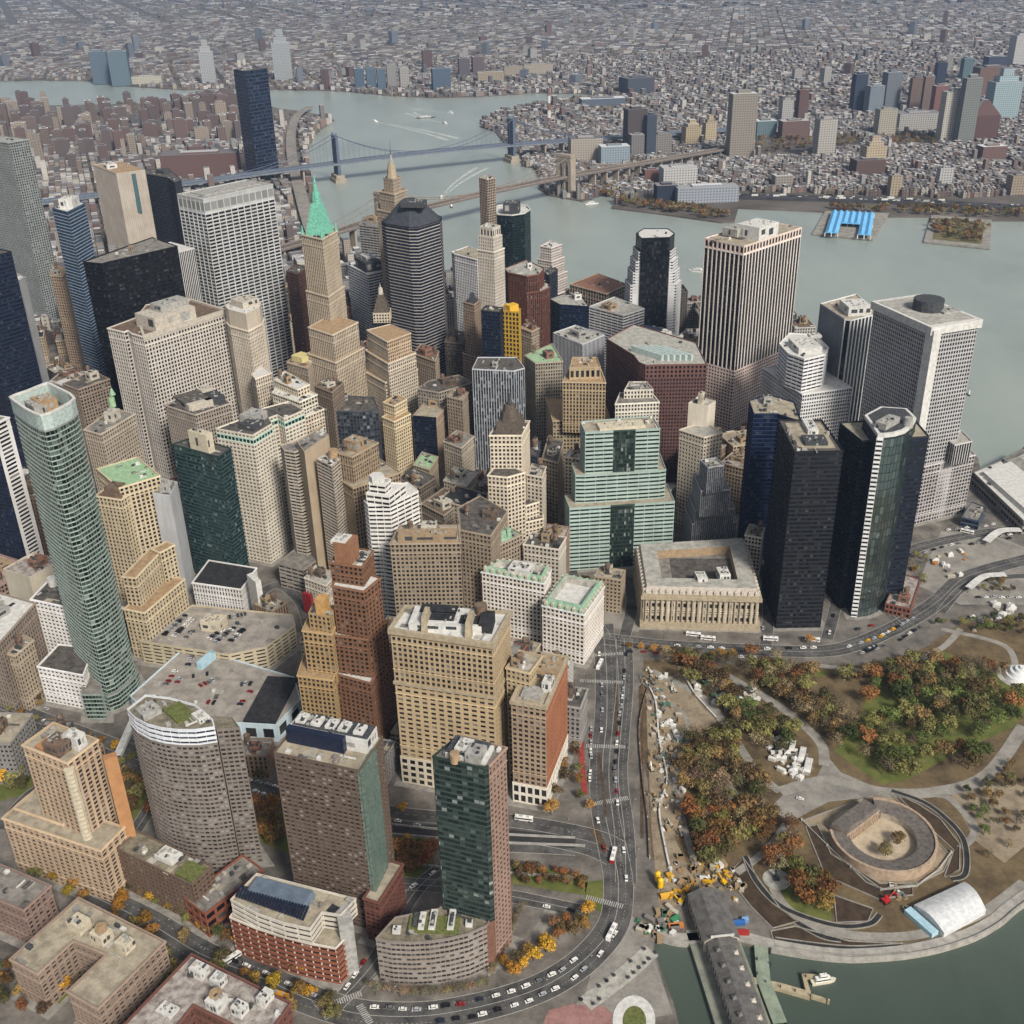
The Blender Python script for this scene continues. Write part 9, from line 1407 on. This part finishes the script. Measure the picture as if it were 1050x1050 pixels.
# slip edge and garden by the museum
sheet('garden_paving', [[ray(*q) for q in ((556,1052),(562,1036),(585,1030),(620,1032),(628,1040),(626,1060),(560,1062))]], .2, surf('pink_paving', (132,96,92), (158,120,114), .15))
g0 = ray(650, 1040); b = MB(); o_ = [ray(628+22*(1+math.cos(a))*1.0, 1047+26*math.sin(a)) for a in [6.2832*i/28 for i in range(28)]]
b.face([(*p, .35) for p in o_][::-1]); struct(b.build('garden_ring', mat('white'))); b = MB(); b.face([(g0[0]+(p[0]-g0[0])*.55, g0[1]-2+(p[1]-g0[1])*.6, .42) for p in o_][::-1]); struct(b.build('garden_lawn', mat('grass')))
b = MB(); l = smooth([ray(*q) for q in ((600,1030),(640,1000),(668,975))]); ribbon(b, l, -5, 5, .32); struct(b.build('promenade', mat('pale'))); 
r = random.Random(41)
for i in range(16):
    t_ = i/15; k = int(t_*(len(l)-1)); x, y = offs(l, r.choice((-3, 3)))[k]; t = thing('planter', 'small dark planter tree on the pale promenade by the slip', 'planter', (x, y, .3), 'planters on the promenade by the slip'); m = MB(); m.cyl(0, 0, 0, .8, 1, 1.1, 8); m.build('tub', mat('concrete'), t); m = MB(); m.cyl(0, 0, .7, 2.4, 1.1, .2, 8); m.build('shrub', mat('darkmetal'), t)
# ---------------------------------------------------------------- ferry terminals at the right edge
make_building('ferry_terminal', 'low ferry terminal with a long white roof beside the river at the right edge', 'ferry terminal', 0, 'white', 'vents', [([ray(*q, 14) for q in ((998,484),(1050,534),(1100,520),(1040,466))], 0.0, 14.0, (5, 7, .2, .4, 's', (120,118,112), (132,130,124), 'dark'), None, None)], [('frus', 'roof_canopy', [ray(*q, 17) for q in ((1004,482),(1056,528),(1090,516),(1036,470))], 14, 17, .9, 'white')])
make_building('ferry_terminal', 'old green grey ferry terminal with a curved roof behind the white roofed terminal', 'ferry terminal', 0, 'grey', 'none', [([ray(*q, 16) for q in ((1028,470),(1066,498),(1120,480),(1050,458))], 0.0, 16.0, (5, 7, .3, .3, 'p', (104,116,104), (118,128,116), 'dark'), None, None)], [('frus', 'roof_vault', [ray(*q, 22) for q in ((1030,466),(1066,490),(1116,474),(1050,456))], 16, 22, .6, 'pale')])
make_building('river_shed', 'flat white roofed shed at the water edge left of the pink ribbed harbour tower', 'shed', 0, 'white', 'vents', [([ray(*q, 12) for q in ((694,346),(724,356),(732,344),(704,336))], 0.0, 12.0, (5, 6, .3, .4, 'f', (150,148,142), (150,148,142), 'dark'), None, None)], [])
make_building('low_building', 'low glass sided building at the foot of the grey gridded harbour tower', 'low building', 0, 'grey', 'vents', [([ray(*q, 10) for q in ((986,530),(1004,534),(1012,520),(996,514))], 0.0, 10.0, (3, 5, .1, .2, 's', (70,84,100), (90,100,112), 'navy'), None, None)], [])
make_building('low_building', 'small red brick terrace building at the foot of the dark banded slab', 'low building', 0, 'stain', 'old', [([ray(*q, 10) for q in ((908,618),(934,624),(944,594),(922,586))], 0.0, 10.0, (3, 4, .4, .4, 'f', (140,86,70), (150,96,80), 'dark'), None, None)], [])
# glass canopies
for (a, c, w_, lab) in (((992,608),(1030,594),6,'curving white canopy over the bus ramp'),((1010,560),(1046,548),7,'white leaf shaped canopy in the terminal plaza')):
    l = smooth([ray(*a), ray((a[0]+c[0])/2-3, (a[1]+c[1])/2-5), ray(*c)]); t = thing('canopy', lab, 'canopy', (*l[0], 0)); m = MB(); ribbon(m, l, -w_/2, w_/2, 4.6, 5.2); m.build('roof', mat('white'), t, (*l[0], 0)); m = MB()
    for p in l[::4]: m.cyl(*p, 0, 4.7, .25, .25, 6)
    m.build('post', mat('darkmetal'), t, (*l[0], 0))
# white gravel and sheds in the park
r = random.Random(23)
def kit(px, py, kind, label, grp, col=None, rot=0, s=1.0, z=.05):
    x, y = ray(px, py); t = thing(kind, label, kind.replace('_', ' '), (x, y, z), grp); t.rotation_euler = (0, 0, rot)
    if kind == 'tent':
        m = MB(); m.box(0, 0, 0, 5*s, 5*s, 2.4); m.build('wall', mat('white'), t); m = MB(); m.box(0, 0, 2.4, 5.3*s, 5.3*s, 1.8, 0, 0, .05); m.build('roof', mat('white'), t)
    elif kind == 'container':
        m = MB(); m.box(0, 0, .15, 6.1*s, 2.5, 2.5); o = m.build('body', paint, t); o.color = (*lin(col), 1); m = MB()
        for i in range(9):
            for q in (-1.27, 1.27): m.box((i-4)*.68*s, q, .3, .2, .06, 2.2)
        m.box(3.07*s, 0, .3, .06, 2.1, 2.1); o = m.build('rib', paint, t); o.color = (*lin(tuple(v*.8 for v in col)), 1)
    elif kind == 'material_stack':
        m = MB()
        for i in range(3): m.box(r.uniform(-.6,.6), r.uniform(-.6,.6), i*.5, r.uniform(2,4)*s, r.uniform(1.4,2.6)*s, .5, r.uniform(0,1.5))
        o = m.build('pile', paint, t); o.color = (*lin(col), 1); m = MB(); m.box(0, 0, -.03, 4.4*s, 3*s, .2); m.build('pallet', mat('tan'), t)
    elif kind == 'excavator':
        o = MB(); o.box(0, 0, .9, 3*s, 2.6*s, 1.5); o.box(.6*s, .7*s, 2.3, 1.4*s, 1.1*s, 1.4, 0, 0, .85); b_ = o.build('body', paint, t); b_.color = (*lin(col), 1)
        m = MB(); m.box(0, 1.1*s, 0, 3.8*s, .7, .95); m.box(0, -1.1*s, 0, 3.8*s, .7, .95); m.build('track', tyre, t)
        m = MB(); m.tube((1*s, 0, 2), (4.4*s, 0, 5.2), .4, .3); m.tube((4.4*s, 0, 5.2), (6.2*s, 0, 2), .3, .22); m.box(6.2*s, 0, .9, 1, 1.2, 1.2, 0, 0, .7); q = m.build('arm', paint, t); q.color = (*lin(col), 1)
    elif kind == 'silo':
        m = MB(); m.cyl(0, 0, 2.4, 8, 1.7, 1.7, 14); m.cyl(0, 0, 1, 2.4, .5, 1.7, 14); m.cyl(0, 0, 8, 9, 1.7, .4, 14); o = m.build('tank', paint, t); o.color = (*lin(col), 1); m = MB()
        for q in range(4): m.tube((1.5*math.cos(q*1.57), 1.5*math.sin(q*1.57), 0), (1.5*math.cos(q*1.57), 1.5*math.sin(q*1.57), 3), .15)
        m.build('leg', mat('darkmetal'), t)
    elif kind == 'shed':
        m = MB(); m.box(0, 0, 0, 16*s, 5*s, 3); m.build('wall', mat('pale'), t); m = MB(); m.box(0, 0, 3, 16.4*s, 5.4*s, 1.4, 0, 0, .8); m.build('roof', mat('white' if col is None else col), t)
def scatter(poly_px, n, kinds, where, cols, seed, s=(.7, 1.2)):
    rr = random.Random(seed); xs = [q[0] for q in poly_px]; ys = [q[1] for q in poly_px]; k = 0
    cn = {(206,204,196): 'white', (150,128,96): 'tan', (70,110,90): 'green', (60,96,140): 'blue', (196,150,30): 'yellow', (150,60,40): 'red', (120,116,110): 'grey', (176,120,60): 'orange', (176,168,150): 'cream'}
    while k < n:
        x, y = rr.uniform(min(xs), max(xs)), rr.uniform(min(ys), max(ys))
        if not inside(poly_px, x, y): continue
        kd = rr.choice(kinds); c = rr.choice(cols); lab = f'white peaked tent {where}' if kd == 'tent' else f"{cn[c]} {kd.replace('_', ' ')} {where}"
        kit(x, y, kd, lab, f"{'white' if kd == 'tent' else cn[c]} {kd.replace('_', ' ')}s {where}", c, rr.uniform(0, 3.1), rr.uniform(*s)); k += 1
Wt, Tn, Gr, Bl, Ye, Re, Gy, Or, Cm = (206,204,196),(150,128,96),(70,110,90),(60,96,140),(196,150,30),(150,60,40),(120,116,110),(176,120,60),(176,168,150)
scatter([(662,690),(690,690),(700,735),(695,780),(705,830),(700,860),(672,850),(666,760)], 150, ['material_stack','material_stack','material_stack','container','material_stack','excavator'], 'on the building site beside the avenue', [Tn,Cm,Gy,Wt,Tn,Cm,Wt,Gy,Tn,Gr], 3, (.4,.85))
scatter([(690,880),(720,878),(750,890),(765,910),(755,930),(742,922),(705,918),(695,930),(680,905)], 90, ['material_stack','material_stack','material_stack','container'], 'on the muddy site at the head of the pier house', [Ye,Tn,Cm,Gy,Tn,Tn,Wt,Cm,Gy], 5, (.5,.9))
scatter([(650,935),(690,930),(700,960),(676,965),(655,955)], 34, ['material_stack','container','material_stack'], 'on the site above the boat slip', [Wt,Tn,Gr,Cm,Tn,Gy,Wt], 6, (.6,1.0))
scatter([(705,690),(735,700),(775,706),(778,722),(740,728),(712,712)], 44, ['tent','material_stack','container'], 'in the storage yard among the bare trees', [Wt,Wt,Cm,Gr,Gy], 8, (.6,1.0))
scatter([(672,735),(690,735),(712,752),(700,765)], 12, ['tent','material_stack'], 'by the winding site fence', [Wt,Wt,Gr], 9, (.6,.9))
scatter([(778,762),(800,752),(838,785),(820,800),(800,792)], 44, ['container','container','material_stack','tent'], 'in the white yard beside the grey plaza', [Wt,Cm,Wt,Gy], 10, (.7,1.0))
scatter([(985,620),(1050,618),(1050,640),(1000,650)], 16, ['tent','material_stack'], 'at the upper right corner of the park', [Wt,Cm,Gy], 11, (.7,1.2))
scatter([(928,585),(985,560),(1020,575),(970,600)], 14, ['tent','material_stack','container'], 'in the terminal plaza', [Wt,Cm,Gy,Or], 12, (.7,1.2))
scatter([(930,925),(985,960),(1040,900),(1010,905)], 0, ['tent'], '', [Wt], 13)
scatter([(905,892),(930,915),(940,932),(925,935)], 12, ['material_stack'], 'beside the red crane near the white event tent', [Wt,Tn,Gy], 14, (.6,.9))
kit(677, 912, 'silo', 'bright yellow silo on the site beside the avenue', None, (226,180,20), 0, 1.3); kit(674, 905, 'silo', 'second bright yellow silo just behind the first', None, (226,176,24), 0, 1.3)
kit(684, 920, 'container', 'yellow container below the yellow silos', None, (222,170,60), .2, 1.3)
kit(742, 906, 'excavator', 'yellow excavator among timber at the head of the pier house', None, (214,166,24), 2.2); kit(698, 926, 'excavator', 'yellow excavator left of the pier house roof', None, (214,166,24), 2.7); kit(704, 914, 'excavator', 'ochre excavator above the pier house roof', None, (190,140,40), .6)
kit(758, 948, 'container', 'bright blue tank container right of the pier house', None, (54,104,170), .05, 1.0); kit(764, 945, 'container', 'pale blue container at the end of the blue one', None, (120,160,200), .05, .6)
kit(757, 958, 'container', 'long red container right of the pier house', None, (160,44,36), -.06, 1.9); kit(908, 925, 'excavator', 'red crane machine near the white event tent', None, (170,34,40), .5, 1.3)
kit(693, 951, 'container', 'orange container above the boat slip', None, (190,120,60), .1, 1.4); kit(692, 944, 'container', 'green container behind the orange one', None, (60,130,90), .6, .9)
for i, (px, py, ro, s) in enumerate(((822,776,.9,.8),(812,768,.9,.7),(806,760,.9,.7),(828,788,.9,.9))): kit(px, py, 'shed', ('long white roofed shed', 'shorter white roofed shed', 'grey edged white shed', 'largest white roofed shed')[i]+' in the yard beside the grey plaza', None, None, ro+.3, s)
# winding site fences
for pts, lab in ((((700,690),(712,712),(735,738)), 'white hoarding along the storage yard path'), (((662,700),(672,720),(676,760),(684,800),(676,830),(682,870),(690,905)), 'long white pipe fence winding through the building site'), (((668,695),(656,740),(658,790),(664,840),(666,880)), 'dark site fence along the avenue')):
    l = smooth([ray(*q) for q in pts]); t = thing('site_fence', lab, 'fence', (*l[0], 0)); m = MB(); ribbon(m, l, -.5, .5, .02, 1.9); m.build('panel', mat('white' if 'white' in lab else 'brown'), t, (*l[0], 0)); m = MB()
    for p in l[::3]: m.box(p[0], p[1], 0, .8, 1.4, 2.1)
    m.build('post', mat('concrete'), t, (*l[0], 0))
# footbridge over the highway
a, c = ray(136, 740, 8), ray(120, 776, 8); t = thing('footbridge', 'white covered footbridge over the wide road below the green glass tower', 'footbridge', (*a, 0)); m = MB(); ribbon(m, [a, c], -2.5, 2.5, 6, 9); m.build('span', mat('white'), t, (*a, 0)); m = MB()
for p in (a, c): m.box(p[0], p[1], 0, 2, 4, 6.2)
m.build('pier', mat('concrete'), t, (*a, 0))
# blue pavilion and garden on the far piers
px = [(846,238),(853,216),(897,218),(893,241)]; q = [ray(*p, 9) for p in px]; bx, by = sum(p[0] for p in q)/4, sum(p[1] for p in q)/4
t = thing('sports_pavilion', 'sky blue zigzag roofed pavilion on a square river pier', 'pavilion', (bx, by, 0)); bl = surf('blue_roof', (92,164,214), (120,186,228), .1, .6); m = MB(); mw = MB()
E = lambda u, v, z: (q[0][0]+(q[3][0]-q[0][0])*u+(q[1][0]-q[0][0])*v, q[0][1]+(q[3][1]-q[0][1])*u+(q[1][1]-q[0][1])*v, z)
for i in range(7):
    u0, u1, u2 = i/7, (i+.5)/7, (i+1)/7; v0 = .45 if 2 <= i <= 4 else 0
    m.face([E(u0,v0,8),E(u1,v0,12),E(u1,1,12),E(u0,1,8)]); m.face([E(u1,v0,12),E(u2,v0,8),E(u2,1,8),E(u1,1,12)])
    m.face([E(u0,v0,8),E(u2,v0,8),E(u1,v0,12)]); m.face([E(u0,1,8),E(u2,1,8),E(u1,1,12)])
for i in range(8):
    for v in (0, .5, 1):
        if 2 < i < 5 and v == 0: continue
        p = E(i/7, v, 0); mw.box(p[0], p[1], 1.2, 1.5, 1.5, 6.8)
m.build('roof', bl, t, (bx, by, 0)); mw.build('column', mat('white'), t, (bx, by, 0))
sheet('pier_garden', [[ray(*p) for p in ((956,246),(961,224),(1010,229),(1006,251))]], 1.5, surf('pier_grass', (84,82,50), (112,100,66), .05))
# waterfront stack at the power works
x, y = ray(563, 128); t = thing('smoke_stack', 'red and white banded smoke stack at the works beyond the blue bridge', 'smoke stack', (x, y, 0))
for i in range(5): m = MB(); m.cyl(x, y, i*20, i*20+20, 6-i*.5, 5.5-i*.5, 10); m.build('band', mat('brick' if i % 2 == 0 else 'white'), t, (x, y, 0))

# ---------------------------------------------------------------- air, light, camera
world = bpy.data.worlds.new('World'); sc.world = world; world.use_nodes = True; nt = world.node_tree
bg = nt.nodes['Background']; sky = nt.nodes.new('ShaderNodeTexSky'); sky.sky_type = 'NISHITA'; sky.sun_disc = False
SUN_EL, SUN_AZ = 40, 152    # azimuth measured clockwise from +Y (straight ahead)
sky.sun_elevation = math.radians(SUN_EL); sky.sun_rotation = math.radians(SUN_AZ); sky.dust_density = 3.0; sky.air_density = 1.0; sky.ozone_density = 1.0
nt.links.new(sky.outputs[0], bg.inputs[0]); hs = nt.nodes.new('ShaderNodeHueSaturation'); hs.inputs['Saturation'].default_value = .5; nt.links.new(sky.outputs[0], hs.inputs['Color']); nt.links.new(hs.outputs[0], bg.inputs[0]); bg.inputs[1].default_value = .05
sun = bpy.data.lights.new('Sun', 'SUN'); sun.energy = 2.0; sun.angle = math.radians(10); sun.color = (1, .945, .86)
so = bpy.data.objects.new('Sun', sun); COL.objects.link(so)
az, el = math.radians(SUN_AZ), math.radians(SUN_EL); v = (math.sin(az)*math.cos(el), math.cos(az)*math.cos(el), math.sin(el))
from mathutils import Vector, Matrix
so.rotation_euler = Vector(v).to_track_quat('Z', 'Y').to_euler(); so.location = (0, 0, 900)
HAZE = True; HAZE_D = 5e-5
if HAZE:
    m = bpy.data.materials.new('haze_air'); m.use_nodes = True; nt = m.node_tree; nt.nodes.clear()
    o = nt.nodes.new('ShaderNodeOutputMaterial'); p = nt.nodes.new('ShaderNodeVolumePrincipled'); p.inputs['Color'].default_value = (.52, .7, 1, 1); p.inputs['Density'].default_value = HAZE_D; p.inputs['Anisotropy'].default_value = .3
    nt.links.new(p.outputs[0], o.inputs['Volume'])
    b = MB(); b.frus([(-16000,-1500),(16000,-1500),(16000,24000),(-16000,24000)], -4.5, 520, 1, 0, True); hz = b.build('haze', m); hz['kind'] = 'stuff'
cam = bpy.data.cameras.new('Camera'); co = bpy.data.objects.new('Camera', cam); COL.objects.link(co)
R_, U_, D_ = CAMR, CAMU, CAMD
co.matrix_world = Matrix(((R_[0], U_[0], -D_[0], 0), (R_[1], U_[1], -D_[1], 0), (R_[2], U_[2], -D_[2], CAM[0]), (0, 0, 0, 1)))
cam.sensor_width = 36; cam.lens = CAMF/1050*36; cam.clip_start = 1; cam.clip_end = 60000; sc.camera = co
sc.view_settings.view_transform = 'Standard'; sc.view_settings.look = 'None'; sc.view_settings.gamma = 1; sc.view_settings.exposure = 1.1
sc.cycles.max_bounces = 4; sc.cycles.diffuse_bounces = 2; sc.cycles.glossy_bounces = 2; sc.cycles.volume_bounces = 0
